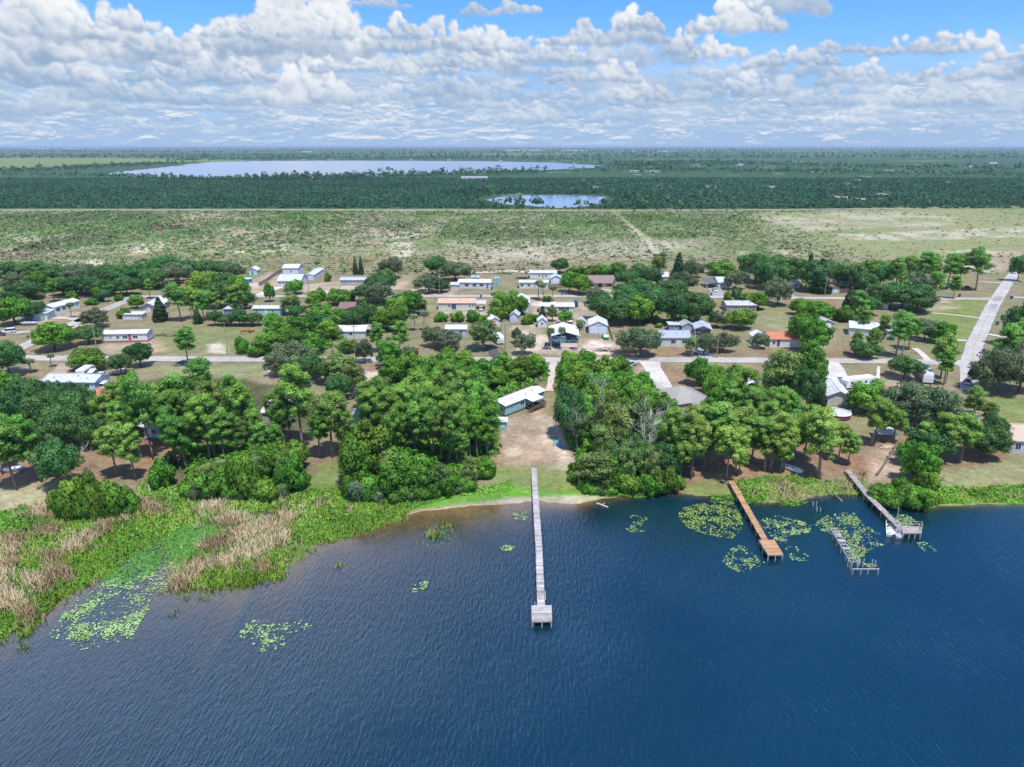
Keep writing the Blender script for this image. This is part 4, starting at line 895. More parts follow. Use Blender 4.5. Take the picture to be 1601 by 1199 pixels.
def line_trees(pts, n, h, spread, per, sz, out, cross=0):
    """n crowns along a line drawn in the photograph, feet on the ground"""
    t = np.sort(rg.random(n)) * (len(pts) - 1); i = np.minimum(t.astype(int), len(pts) - 2); f = t - i
    W = np.array([atz(a, b, 1) for a, b in pts]); q = W[i] * (1 - f[:, None]) + W[i + 1] * f[:, None]; q = q + rg.normal(size=(n, 2)) * spread
    hh = rg.uniform(h[0], h[1], n) * np.exp(rg.normal(size=n) * .2); r = hh * rg.uniform(.28, .5, n)
    out.append((np.column_stack([q, 1 + hh * .42]), np.column_stack([r, r, hh * .55]), rg.uniform(0, 1, n), per, hh * sz))
def far_woods():
    A = []
    line_trees([(-200, 276), (150, 276), (240, 279.5), (330, 282), (420, 281)], 420, (5, 9), (22, 24), 16, .17, A)
    line_trees([(420, 281), (520, 280.5), (640, 278.5), (760, 274), (830, 271)], 560, (6, 12), (20, 22), 16, .16, A)
    line_trees([(830, 271), (890, 268), (960, 265)], 90, (3, 6), (14, 12), 14, .18, A)
    line_trees([(520, 279.5), (640, 277), (760, 273), (830, 270)], 60, (12, 19), (22, 22), 16, .12, A)
    line_trees([(690, 304), (770, 302.5), (850, 302), (955, 303), (990, 316), (970, 325)], 170, (5, 10), (9, 10), 18, .16, A)
    line_trees([(690, 325), (760, 326.5), (830, 328), (905, 329), (960, 327)], 70, (2.5, 5), (5, 4), 18, .2, A)
    line_trees([(930, 326), (1000, 325), (1080, 326.5)], 110, (5, 9), (14, 16), 18, .17, A)
    line_trees([(775, 327), (850, 324.5)], 14, (9, 13), (8, 4), 22, .14, A)
    line_trees([(1000, 327), (1220, 325.5), (1400, 322), (1601, 318)], 420, (2.5, 5), (10, 14), 14, .22, A)
    line_trees([(1225, 329), (1310, 328)], 2, (6, 7), (2, 1), 60, .22, A); line_trees([(1330, 328), (1400, 327)], 3, (6, 7), (4, 2), 60, .22, A)
    line_trees([(-300, 274), (0, 271), (100, 266), (190, 261), (280, 256.5)], 460, (8, 13), (40, 60), 14, .2, A)
    line_trees([(280, 253), (420, 250), (620, 249.6), (800, 250), (960, 253)], 380, (9, 15), (60, 60), 12, .2, A)
    line_trees([(970, 258), (1100, 256), (1300, 262), (1601, 266), (2000, 268)], 700, (8, 14), (60, 110), 14, .2, A)
    line_trees([(940, 268), (1100, 268), (1300, 271), (1601, 276), (1900, 278)], 650, (6, 12), (50, 80), 14, .2, A)
    line_trees([(965, 262), (1030, 262), (1120, 259)], 160, (10, 15), (40, 60), 16, .18, A)
    for yb, sp, n, a, b in ((247, 140, 420, -300, 1900), (243.5, 220, 420, -300, 1900), (240, 300, 420, 500, 1900), (237, 500, 420, -400, 2000), (234, 900, 420, -400, 2000), (231.5, 1800, 380, -500, 2100), (229.3, 3500, 320, -600, 2200)):
        x = a
        while x < b:                                  # broken belts
            w = rg.uniform(90, 420); yy = yb + rg.normal() * .7
            line_trees([(x, yy), (x + w, yy + rg.normal() * .4)], int(n * w / 1300) + 4, (9, 15), (sp * .4, sp * .22), 9, .34 + sp * .0003, A); x += w * rg.uniform(.7, 1.25)
    Vs = [bulk(*a, 900 + i) for i, a in enumerate(A)]
    m = foliage('far wood leaves', [(.030, .092, .044), (.042, .120, .054), (.064, .155, .066)], .3)
    stuff('far_woods', np.concatenate([v[0] for v in Vs]), np.concatenate([v[1] for v in Vs]), np.concatenate([v[2] for v in Vs]), m, 'dark far woods in belts around the distant lake to the horizon', 'woods')
far_woods()

def blades(P, h, w, lean, tint, seed):
    rng = np.random.default_rng(seed); n = len(P); a = rng.uniform(0, 6.283, n); s = np.column_stack([np.cos(a), np.sin(a), np.zeros(n)]); b = rng.uniform(0, 6.283, n)
    tip = P + np.column_stack([np.cos(b) * lean * h, np.sin(b) * lean * h, h * np.sqrt(np.clip(1 - lean * lean, .1, 1))]); w = w[:, None]
    V = np.stack([P - s * w, P + s * w, tip + s * w * .25, tip - s * w * .25], 1).reshape(-1, 3)
    N_ = np.column_stack([np.cos(b) * .45, np.sin(b) * .45 - .25, np.full(n, .8)]); N_ /= np.linalg.norm(N_, axis=1)[:, None]
    return V, np.repeat(N_, 4, 0), np.repeat(np.clip(tint, 0, 1), 4)
def tufts(poly_or_ell, n, k, spread):
    """n tufts of k blades inside ellipses or an outline drawn in the photograph"""
    if isinstance(poly_or_ell[0][0], tuple): q = np.concatenate([scatter(p, n) for p in poly_or_ell])
    else:
        q = []
        for cx, cy, rx, ry in poly_or_ell:
            m = max(3, int(n * rx * ry / 500)); a = rg.uniform(0, 6.283, m); r = np.abs(rg.normal(size=m)) * .62 * (1 + .3 * np.sin(3 * a + cx)); q += [atz(cx + rx * r_ * math.cos(a_), cy + ry * r_ * math.sin(a_), .1) for a_, r_ in zip(a, r)]
        q = np.array(q)
    q = np.repeat(q, k, 0) + rg.normal(size=(len(q) * k, 2)) * spread
    return np.column_stack([q, np.maximum(gz(q[:, 0], q[:, 1]), -.35) - .05])
def rim():
    q = []
    for px in np.arange(-20, 640, 1.6):
        x, y = atz(px, np.interp(px, [p[0] for p in SHORE_PX], [p[1] for p in SHORE_PX]), 0)
        for k in range(3): q += [(x + rg.normal() * 1.2, y - abs(rg.normal()) * 2.2 * max(.1, math.sin(px * .11) + .5 * math.sin(px * .043)))] * 6
    q = np.array(q) + rg.normal(size=(len(q), 2)) * .22
    return np.column_stack([q, np.maximum(gz(q[:, 0], q[:, 1]), -.3) - .05])
def marsh():
    tan = foliage('dry reed', [(.31, .24, .14), (.50, .41, .26), (.64, .56, .38)], .25)
    gr = foliage('marsh grass', [(.17, .31, .035), (.28, .47, .06), (.42, .60, .13)], .3)
    E = [(115, 864, 24, 10), (142, 848, 20, 11), (166, 832, 15, 10), (60, 916, 28, 12), (95, 902, 26, 12), (8, 942, 16, 18), (18, 868, 24, 11), (45, 962, 13, 13), (240, 803, 34, 10), (335, 797, 34, 10), (362, 822, 34, 14), (378, 845, 46, 14), (420, 832, 40, 18), (290, 908, 20, 11), (350, 882, 34, 12), (395, 868, 30, 12), (310, 890, 22, 10), (280, 912, 14, 7), (335, 858, 22, 10), (410, 890, 18, 8), (425, 850, 24, 12), (75, 838, 26, 9), (5, 905, 18, 12), (15, 890, 20, 8), (-5, 925, 16, 16), (30, 945, 18, 12), (85, 880, 20, 8), (180, 812, 26, 8), (20, 850, 24, 8), (450, 815, 22, 10), (215, 795, 20, 7), (70, 810, 36, 8)]
    P = tufts(E, 240, 11, .4); n = len(P); h = rg.uniform(.7, 1.7, n)
    V, N_, T = blades(P, h, rg.uniform(.025, .065, n), rg.uniform(.2, .96, n), .5 + 2.2 * fb(P[:, 0], P[:, 1], 5, 301, 2) + rg.normal(size=n) * .2, 5)
    stuff('dry_reeds', V, N_, T, tan, 'pale tan dry reeds standing and lodged in the green marsh', 'reeds')
    E2 = [(1222, 764, 16, 8), (1180, 772, 8, 4), (1245, 777, 14, 6), (1325, 762, 9, 8), (1470, 754, 12, 3), (1580, 778, 12, 4), (1415, 772, 9, 6), (1000, 748, 10, 5), (1020, 762, 18, 4), (640, 752, 10, 4), (770, 738, 10, 4), (500, 795, 18, 8), (545, 800, 12, 6), (440, 790, 10, 6), (1345, 748, 14, 6), (676, 832, 7, 8), (1345, 857, 4, 6)]
    P = tufts(E2, 110, 7, .3); n = len(P)
    V, N_, T = blades(P, rg.uniform(.6, 1.5, n), rg.uniform(.04, .09, n), rg.uniform(.1, .75, n), rg.uniform(.2, 1, n), 6)
    stuff('straw_grass', V, N_, T, tan, 'straw coloured grass tufts along the right and middle shore', 'grass')
    M1 = [(-40, 830), (60, 805), (130, 815), (225, 780), (300, 772), (470, 768), (540, 762), (650, 785), (620, 806), (560, 828), (500, 842), (440, 850), (440, 895), (380, 905), (300, 910), (276, 895), (300, 860), (345, 830), (330, 808), (280, 818), (230, 842), (170, 885), (100, 920), (60, 960), (-40, 1000)]
    M2 = [(300, 905), (330, 870), (400, 862), (445, 862), (440, 895), (380, 912)]; M3 = [(1060, 775), (1060, 767), (1150, 768), (1240, 772), (1170, 782)]; M4 = [(1150, 748), (1240, 740), (1290, 748), (1350, 742), (1365, 775), (1290, 772), (1240, 785), (1160, 778)]; M5 = [(1360, 768), (1400, 760), (1601, 756), (1700, 756), (1700, 778), (1480, 780), (1425, 786), (1380, 780)]
    P = np.concatenate([tufts([M1], 7600, 7, .28), rim(), tufts([M2], 800, 9, .3), tufts([M4], 900, 7, .25), tufts([M5], 1500, 7, .25), tufts([(680, 836, 20, 13), (1325, 818, 20, 12), (1395, 790, 22, 8), (530, 884, 8, 5), (35, 1012, 7, 6), (40, 990, 14, 8), (130, 995, 6, 5), (255, 925, 3, 4), (315, 935, 3, 3), (270, 960, 6, 4), (425, 880, 20, 14), (430, 902, 10, 5), (700, 822, 14, 6)], 420, 9, .22)])
    n = len(P); tall = rg.random(n) < .3
    V, N_, T = blades(P, np.where(tall, rg.uniform(.5, 1.2, n), rg.uniform(.2, .5, n)) * np.where(P[:, 0] > 30, .6, 1), rg.uniform(.04, .09, n), rg.uniform(.2, .9, n), .45 + 2.6 * fb(P[:, 0], P[:, 1], 6, 311, 3) + rg.normal(size=n) * .15, 7)
    stuff('marsh_grass', V, N_, T, gr, 'bright green marsh grass along the shore and in the shallows', 'grass')
    lf = foliage('marsh herb', [(.12, .29, .028), (.20, .43, .045), (.31, .55, .085)], .25)
    q = np.concatenate([scatter(M1, 2500), scatter(M5, 1400), scatter(M3, 200), scatter(M4, 700), scatter([(560, 770), (650, 780), (760, 758), (800, 750), (800, 760), (700, 772), (640, 788)], 500), scatter([(925, 762), (1060, 762), (1060, 772), (930, 768)], 500), scatter([(0, 800), (40, 790), (60, 830), (0, 850)], 260), scatter([(220, 745), (300, 770), (240, 778), (215, 770)], 160)])
    P = g3(q); P = P[(P[:, 0] < 20) | (fb(P[:, 0], P[:, 1], 6, 341, 2) > -.04)]; n = len(P); s = rg.uniform(.2, .65, n)
    V, N_, T = bulk(P, np.column_stack([s * 1.3, s * 1.3, s]), .45 + 2.4 * fb(P[:, 0], P[:, 1], 7, 321, 3) + rg.normal(size=n) * .12, 11, s * .24 + .07, 8)
    stuff('marsh_plants', V, N_, T, lf, 'leafy bright green marsh plants carpeting the wet shore', 'plants')
marsh()
def pads(poly, n, label, col, hole=0.0, size=(.09, .165), cell=1.5, land=.3):
    q = scatter(poly, int(n * 1.7)); d = fb(q[:, 0], q[:, 1], cell, 331, 4); q = q[rg.random(len(q)) < np.clip(.12 + (d - hole) * 3.6, .06, 1) * (.55 if len(q) > 3000 else .8)]; q = q[shore_d(q[:, 0], q[:, 1]) < land]; n = len(q); z0 = np.maximum(0, gz(q[:, 0], q[:, 1]))
    r = rg.uniform(*size, n); a0 = rg.uniform(0, 6.283, n); tl = rg.normal(size=(n, 2)) * .10; cu = rg.random(n) < .12; tl[cu] *= 4.5
    V = []
    for j in range(8):
        a = a0 + .35 + (6.283 - .7) * j / 7; x, y = np.cos(a) * r, np.sin(a) * r; V.append(np.column_stack([q[:, 0] + x, q[:, 1] + y, z0 + .045 + np.abs(tl).sum(1) * r * .8 + x * tl[:, 0] + y * tl[:, 1]]))
    V.append(np.column_stack([q[:, 0], q[:, 1], z0 + .045 + np.abs(tl).sum(1) * r * .8]))
    V = np.stack(V, 1).reshape(-1, 3); me = mesh_np('lily_pads', V, np.arange(len(V)).reshape(-1, 9), col)
    a = me.attributes.new('tint', 'FLOAT', 'POINT'); a.data.foreach_set('value', np.repeat(rg.random(n), 9).astype(np.float32))
    tag(link('lily_pads', me), label, 'lily pads', kind='stuff')
PADG = foliage('lily pad', [(.11, .22, .06), (.22, .36, .12), (.36, .50, .24)], .1, .4); PADY = foliage('yellowish lily pad', [(.11, .21, .03), (.20, .32, .06), (.30, .43, .13)], .1, .4); PADB = foliage('fresh lily pad', [(.045, .175, .022), (.080, .270, .040), (.160, .370, .080)], .1, .4)  # the paler pad green has sky sheen put into its colour
pads([(190, 862), (235, 838), (330, 806), (345, 818), (335, 845), (270, 868), (215, 900), (165, 905), (150, 890)], 6500, 'dense bright green lily pads filling the cove in the left marsh', PADB, -0.22, land=9)
pads([(75, 985), (110, 930), (175, 895), (240, 885), (265, 905), (235, 930), (205, 990), (130, 1008)], 5200, 'pale lily pads spread over open water below the left cove', PADG, -0.01, cell=3)
pads([(190, 905), (265, 862), (300, 850), (285, 878), (262, 905), (215, 965)], 2400, 'loose lily pads between the cove and the dry reeds', PADG, 0.03)
pads([(372, 985), (378, 962), (415, 958), (430, 968), (470, 962), (488, 968), (455, 985), (440, 1005), (405, 1010)], 420, 'small scattered lily pad patch off the left marsh', PADG, 0.03, (.10, .18), 1.6)
pads([(638, 908), (655, 899), (671, 902), (664, 915), (646, 918)], 90, 'small lily pad clump left of the long grey dock', PADG, -0.07, (.10, .18))
pads([(780, 848), (790, 843), (804, 848), (798, 853), (784, 853)], 60, 'tiny lily pad clump beside the middle of the long grey dock', PADG, -0.17, (.10, .18))
pads([(985, 800), (1000, 796), (1014, 804), (1005, 812), (1008, 824), (988, 825), (978, 820), (992, 812)], 190, 'lily pad clump between the long grey dock and the orange dock', PADG, -0.02, (.10, .18))
pads([(1060, 800), (1075, 779), (1110, 776), (1145, 776), (1160, 800), (1163, 818), (1145, 835), (1105, 828), (1075, 818)], 2500, 'broad yellowish green lily pad bed left of the orange dock', PADY, -0.11)
pads([(1129, 868), (1148, 846), (1165, 845), (1182, 860), (1198, 872), (1185, 885), (1150, 887)], 420, 'lily pad patch near the orange dock platform', PADG, -0.07, (.10, .18))
pads([(1185, 808), (1215, 795), (1235, 802), (1270, 812), (1268, 825), (1225, 832), (1262, 858), (1270, 870), (1240, 868), (1215, 840)], 1100, 'lily pads right of the orange dock walkway', PADG, -0.03, (.10, .17))
pads([(1270, 815), (1295, 797), (1335, 793), (1352, 812), (1378, 828), (1385, 845), (1360, 852), (1345, 870), (1375, 875), (1360, 884), (1330, 868), (1305, 830)], 1700, 'large lily pad bed around the ruined dock posts', PADG, -0.07, (.10, .18))
pads([(1385, 795), (1420, 797), (1440, 812), (1440, 822), (1415, 820), (1398, 808)], 420, 'lily pads behind the grey boat dock', PADG, -0.07, (.10, .17))
pads([(1434, 842), (1444, 832), (1456, 845), (1466, 854), (1448, 856)], 70, 'few lily pads off the end of the grey boat dock', PADG, -0.07, (.10, .18))
pads([(800, 796), (822, 792), (828, 800), (818, 808), (805, 806)], 90, 'few lily pads in the shallows beside the long grey dock', PADG, -0.02, (.10, .16))
# ------------------------------------------------------------------ buildings
LM = []                                                # landmarks for labels: (px, py, phrase)
def lm(px, py, phrase): LM.append((px, py, phrase))
PANE = None
def glass():
    global PANE
    if PANE is None:
        m, nd = new_mat('window glass')
        b = nd('ShaderNodeBsdfPrincipled', inp={'Base Color': (.025, .035, .045, 1), 'Roughness': .08, 'Specular IOR Level': .6})
        nd('ShaderNodeOutputMaterial', inp={0: b.outputs[0]}); PANE = m
    return PANE
WHITE = (.74, .75, .75); TRIM = paint((.78, .78, .77), .5, .05)
def metal_roof(c): return paint(tuple(q * .80 for q in c), .45, .2, .6, .35, 0, .45, .6)
def shingle(c): return paint(c, .9, .22, 3.0, .15, 0, 0, .4)
def siding(c): return paint(tuple(q * .84 for q in c), .7, .14, .8, .25, 0, 0, .4)
def frame_for(L, Rr):
    a, b = at(*L), at(*Rr); d = b - a; w = math.hypot(d.x, d.y); return a, math.atan2(d.y, d.x), w
def window_on(root, mat_frame, w, h, x, z, y=0.0, face='front', depth=0, W=0):
    """frame part with a pane sub-part; face front (y=0), right (x=W) or left (x=0)"""
    f = MB(); t = .09
    def bx(mb, a0, a1, z0, z1, o0, o1):
        if face == 'front': mb.box(x + a0, x + a1, y - o1, y - o0, z + z0, z + z1)
        elif face == 'right': mb.box(W + o0, W + o1, x + a0, x + a1, z + z0, z + z1)
        else: mb.box(-o1, -o0, x + a0, x + a1, z + z0, z + z1)
    bx(f, -w / 2 - t, w / 2 + t, h, h + t, .002, .06); bx(f, -w / 2 - t, w / 2 + t, -t, 0, .002, .07); bx(f, -w / 2 - t, -w / 2, 0, h, .002, .055); bx(f, w / 2, w / 2 + t, 0, h, .002, .055); bx(f, -.025, .025, 0, h, .026, .045)
    fo = f.build('window', mat_frame, root); p = MB(); bx(p, -w / 2, w / 2, 0, h, .003, .024); p.build('pane', glass(), fo)
def door_on(root, col, x, z=.35, w=.95, h=2.05, y=0.0, face='front', W=0, name='door'):
    d = MB()
    def bx(mb, a0, a1, z0, z1, o0, o1):
        if face == 'front': mb.box(x + a0, x + a1, y - o1, y - o0, z + z0, z + z1)
        elif face == 'right': mb.box(W + o0, W + o1, x + a0, x + a1, z + z0, z + z1)
        else: mb.box(-o1, -o0, x + a0, x + a1, z + z0, z + z1)
    bx(d, -w / 2, w / 2, 0, h, .003, .05)
    for i in range(3): bx(d, -w * .36, w * .36, h * (.08 + .31 * i), h * (.32 + .31 * i), .05, .065)
    do = d.build(name, paint(col, .5, .08), root)
    if name == 'door': k = MB(); bx(k, w * .36, w * .43, h * .46, h * .50, .066, .12); k.build('handle', paint((.5, .48, .42), .3, .05, metal=1.0), do)
def gable(root, W, D, z0, rise, mat, axis='x', over=.35, th=.14, x0=0, y0=0, wall=None, name='roof'):
    """roof slabs with real thickness; gable triangles belong to the wall"""
    r = MB()
    if axis == 'x':
        a, m_, b = y0 - over, y0 + D / 2, y0 + D + over; s = rise / (D / 2); lo = z0 - over * s; X0, X1 = x0 - over, x0 + W + over; tp = z0 + rise
        r.loft([[(X, a, lo), (X, m_, tp), (X, b, lo), (X, b, lo + th), (X, m_, tp + th * 1.15), (X, a, lo + th)] for X in (X0, X1)])
        r.box(X0 + .02, X1 - .02, m_ - .18, m_ + .18, tp + th * 1.02, tp + th * 1.28, .4)
    else:
        a, m_, b = x0 - over, x0 + W / 2, x0 + W + over; s = rise / (W / 2); lo = z0 - over * s; Y0, Y1 = y0 - over, y0 + D + over; tp = z0 + rise
        r.loft([[(a, Y, lo), (m_, Y, tp), (b, Y, lo), (b, Y, lo + th), (m_, Y, tp + th * 1.15), (a, Y, lo + th)] for Y in (Y1, Y0)])
        r.box(m_ - .18, m_ + .18, Y0 + .02, Y1 - .02, tp + th * 1.02, tp + th * 1.28, .4)
    return r.build(name, mat, root)
def hip(root, W, D, z0, rise, mat, over=.45, x0=0, y0=0, name='roof'):
    r = MB(); a, b, c, d = x0 - over, x0 + W + over, y0 - over, y0 + D + over; i = (d - c) / 2; zl = z0 - .12; th = .12
    if b - a > d - c: rd = [(a + i, c + i, z0 + rise), (b - i, c + i, z0 + rise)]; fs = [(0, 1, 5, 4), (1, 2, 5), (2, 3, 4, 5), (3, 0, 4)]
    else: i = (b - a) / 2; rd = [(a + i, c + i, z0 + rise), (a + i, d - i, z0 + rise)]; fs = [(0, 1, 4), (1, 2, 5, 4), (2, 3, 5), (3, 0, 4, 5)]
    v = [(a, c, zl + th), (b, c, zl + th), (b, d, zl + th), (a, d, zl + th)] + rd + [(a, c, zl), (b, c, zl), (b, d, zl), (a, d, zl)]
    r.add(v, fs + [(9, 8, 7, 6), (6, 7, 1, 0), (7, 8, 2, 1), (8, 9, 3, 2), (9, 6, 0, 3)]); return r.build(name, mat, root)
def walls(root, W, D, h, col, rise=0, axis='x', x0=0, y0=0, z0=-.3, name='wall'):
    m = MB(); x1, y1 = x0 + W, y0 + D
    if rise and axis == 'x': prof = [(y0, z0), (y1, z0), (y1, h), (y0 + D / 2, h + rise - .02), (y0, h)]; m.loft([[(X, y, z) for y, z in prof] for X in (x0, x1)])
    elif rise: prof = [(x0, z0), (x1, z0), (x1, h), (x0 + W / 2, h + rise - .02), (x0, h)]; m.loft([[(x, Y, z) for x, z in prof] for Y in (y1, y0)])
    else: m.box(x0, x1, y0, y1, z0, h)
    return m.build(name, siding(col), root)
def awning(root, x0, x1, y0, y1, zb, zf, mat, posts=True, pc=(.7, .7, .68), name='porch_roof'):
    """lean-to slab from the wall (y1, zb) out to y0, zf"""
    m = MB(); m.loft([[(X, y0, zf), (X, y1, zb), (X, y1, zb + .1), (X, y0, zf + .1)] for X in (x0, x1)]); m.build(name, mat, root)
    if posts:
        n = max(2, int((x1 - x0) / 2.8) + 1)
        for i in range(n):
            x = x0 + .12 + (x1 - x0 - .24) * i / (n - 1); MB().box(x - .06, x + .06, y0 + .08, y0 + .2, -.2, zf - .002).build('post', paint(pc, .6, .1), root)
def house(name, cat, label, phrase, L, Rr, D, h, wall, roof, kind='gx', rise=.7, wins=(), doors=(), over=.35, rmat=None, group=None, right_wins=(), skirt=None, left_wins=()):
    a, rz, W = frame_for(L, Rr); root = empty(name, a, rz); tag(root, label, cat, group)
    lm((L[0] + Rr[0]) / 2, (L[1] + Rr[1]) / 2, phrase)
    mr = rmat or metal_roof(roof); ax = 'x' if kind == 'gx' else 'y'
    walls(root, W, D, h, wall, rise if kind in ('gx', 'gy') else 0, ax)
    if kind in ('gx', 'gy'):
        ro = gable(root, W, D, h, rise, mr, ax, over)
        if kind == 'gx' and W > 9 and D > 4:
            for f in (.22, .55, .81): x, y = W * (f + rnd(-.06, .06)), D * rnd(.2, .36); MB().tube([(x, y, h + rise * y / D * 2 - .05), (x, y, h + rise * y / D * 2 + .55)], .13, 7).build('vent', paint((.25, .25, .26), .6, .1), ro)
    elif kind == 'hip': hip(root, W, D, h, rise, mr)
    elif kind == 'flat': MB().loft([[(X, -over, h + .002), (X, D + over, h + .12), (X, D + over, h + .24), (X, -over, h + .12)] for X in (-over, W + over)]).build('roof', mr, root)
    elif kind == 'arch':
        r = MB(); pr = [(W / 2 - (W / 2 + .15) * math.cos(math.pi * i / 10), h + rise * math.sin(math.pi * i / 10)) for i in range(11)]; pr += [(x * .98 + W * .01, z - .1) for x, z in pr[::-1]]
        r.loft([[(x, Y, z) for x, z in pr] for Y in (D + .1, -.15)]); r.build('roof', mr, root)
        w_ = MB(); pr = [(W / 2 - (W / 2 - .02) * math.cos(math.pi * i / 10), h - .1 + (rise - .05) * math.sin(math.pi * i / 10)) for i in range(11)]; w_.loft([[(x, Y, z) for x, z in pr] for Y in (D - .02, .004)]); w_.build('gable_end', siding(wall), root)
    for f, w, hh, z in wins: window_on(root, TRIM, w, hh, f * W, z)
    for f, w, hh, z in right_wins: window_on(root, TRIM, w, hh, f * D, z, face='right', W=W)
    for f, w, hh, z in left_wins: window_on(root, TRIM, w, hh, f * D, z, face='left')
    for dd in doors: door_on(root, dd[1], dd[0] * W, **(dd[2] if len(dd) > 2 else {}))
    if skirt: MB().box(-.012, W + .012, -.014, D + .012, -.3, .5).build('skirting', paint(skirt, .8, .15), root)
    return root, W, D
GREY = (.55, .57, .60); WR = (.80, .81, .83); BLUEW = (.62, .68, .78)
# the blue mobile home on the cleared lot
r, W, D = house('mobile_home', 'mobile home', 'pale turquoise mobile home with white roof and brown deck on the cleared lakeside lot', 'turquoise mobile home', (790, 652), (851, 627), 4.3, 3.0, (.30, .56, .58), (.80, .80, .80), 'gx', .45,
      [(.16, .7, .8, 1.5), (.42, 1.5, 1.0, 1.4), (.72, .9, .9, 1.4), (.92, 1.0, .9, 1.4)], [(.60, (.75, .77, .77), dict(z=.75))], skirt=(.10, .11, .11), left_wins=[(.3, .9, 1.0, 1.3), (.72, .9, 1.0, 1.3)])
x0, x1 = W * .50, W * .80; dk = MB()
for i in range(int((x1 - x0) / .15)): dk.box(x0 + i * .15, x0 + i * .15 + .135, -3.1, -.02, .62, .68, rnd(0, 1))
WOODB = paint((.135, .095, .065), .85, .25, 2, .1, tintvar=.35); dk.build('deck', WOODB, r)
rl = MB()
for y in (-3.08, ): rl.box(x0, x1, y - .04, y + .04, 1.55, 1.62)
rl.box(x1 - .08, x1, -3.04, -.1, 1.55, 1.62); rl.box(x0, x0 + .08, -3.04, -1.4, 1.55, 1.62)
for i in range(24): x = x0 + (x1 - x0) * i / 23; rl.box(x - .025, x + .025, -3.1, -3.06, .68, 1.549)
for i in range(12): y = -3.0 + 2.8 * i / 11; rl.box(x1 - .06, x1 - .02, y, y + .05, .68, 1.549)
rl.build('railing', WOODB, r)
for i in range(4): x = x0 + .1 + (x1 - x0 - .2) * i / 3; MB().box(x - .07, x + .07, -3.0, -2.86, -.3, .619).build('deck_post', WOODB, r)
awning(r, x0 - .2, x1 - .4, -2.6, -.03, 2.95, 2.55, paint((.62, .68, .74), .4, .1), True, (.16, .12, .09))
st = MB()
for i in range(5): st.box(x0 - .3 - i * .28, x0 - .02 - i * .28, -2.9, -1.6, .5 - i * .14, .56 - i * .14)
st.box(x0 - 1.5, x0 - .02, -2.98, -2.92, .0, .1); st.build('steps', WOODB, r)
house('shed', 'shed', 'small turquoise shed with white roof beside the cleared lot', 'turquoise shed', (780, 671.5), (792, 671.5), 2.2, 2.0, (.28, .55, .57), (.78, .80, .80), 'flat', 0, doors=[(.5, (.36, .60, .62))])
lm(822, 645, 'brown deck')
# row in front of the first street
r, W, D = house('house', 'house', 'grey shingled hip-roofed house at the end of the concrete drive', 'grey hip-roofed house', (1052, 648), (1108, 640), 11, 2.7, (.55, .50, .44), (.30, .285, .275), 'hip', 2.5, [(.2, 1.5, 1.1, 1), (.5, 1.8, 1.2, 1), (.8, 1.5, 1.1, 1)], [(.36, (.4, .3, .2))], rmat=shingle((.33, .315, .30)))
walls(r, W * .46, 5, 2.7, (.55, .50, .44), 1.9, 'y', W * .5, -4.0, name='gable_wing'); gable(r, W * .46, 9, 2.7, 1.9, shingle((.35, .335, .32)), 'y', .4, .14, W * .5, -4.0, name='wing_roof')
walls(r, W * .40, 5, 2.6, (.55, .50, .44), 0, 'y', W * .02, 11.01, name='garage_wing'); hip(r, W * .40, 6.4, 2.6, 1.7, shingle((.33, .315, .30)), .4, W * .02, 10.2, 'garage_roof')
r, W, D = house('house', 'house', 'white gabled house with pale garage door behind the round pool', 'white gabled house by the pool', (1293, 633), (1327, 635), 10, 2.7, (.60, .64, .70), WR, 'gy', 1.3, [(.85, .7, .8, 1.2)], [(.45, (.55, .50, .45), dict(w=2.4, h=2.2, z=.1, name='garage_door'))], over=.5)
walls(r, W * .9, 8, 2.5, (.55, .62, .72), 0, 'x', W * .05, 10.02, name='rear_wing'); gable(r, W * .9, 8, 2.5, .8, metal_roof((.70, .74, .82)), 'x', .3, .12, W * .05, 10.4, name='rear_roof')
house('house', 'house', 'long white metal-roofed house behind the lakeside trees on the far left', 'long white house', (70, 611), (150, 612), 7, 2.7, (.62, .68, .78), (.58, .62, .68), 'gx', 1.0, [(.15, 1.2, 1, 1.1), (.35, 1.2, 1, 1.1), (.6, 1.4, 1, 1.1), (.85, 1.2, 1, 1.1)], [(.48, (.3, .35, .45))])
house('shed', 'shed', 'salmon red roofed outbuilding among the pines below the long white house', 'salmon roof', (148, 633), (184, 633), 5, 2.4, (.6, .55, .5), (.66, .22, .17), 'gx', 1.2, [(.3, 1, .9, 1)])
house('house', 'house', 'pale blue walled house seen between pine trunks on brown ground', 'pale blue house', (216, 684), (252, 685), 8, 2.8, (.42, .55, .74), (.62, .64, .68), 'gx', 1.2, [(.35, .7, 1, 1.1), (.72, 1.1, 1, 1.1)], [(.55, (.7, .72, .75))])
house('house', 'house', 'cream house beside the pale blue house under the pines', 'cream house', (266, 683), (300, 684), 8, 2.7, (.66, .63, .55), (.70, .69, .66), 'gx', 1.1, [(.25, 1, 1, 1.1), (.8, 1, 1, 1.1)], [(.5, (.18, .16, .15))])
house('house', 'house', 'white metal-roofed house half hidden by tall lakeside pines', 'white roof in the pines', (411, 660), (452, 661), 9, 2.6, (.40, .42, .44), (.80, .80, .82), 'gx', 1.4, [(.3, 1.4, 1, 1)], [(.6, (.2, .2, .22))])
house('house', 'house', 'slate grey roofed house with white wall left of the pine wood', 'slate-roofed house', (553, 663), (604, 663), 12, 2.7, (.68, .68, .68), (.24, .26, .29), 'hip', 2.6, [(.3, 1.4, 1.1, 1)], [(.15, (.5, .5, .5))], rmat=shingle((.255, .275, .305)))
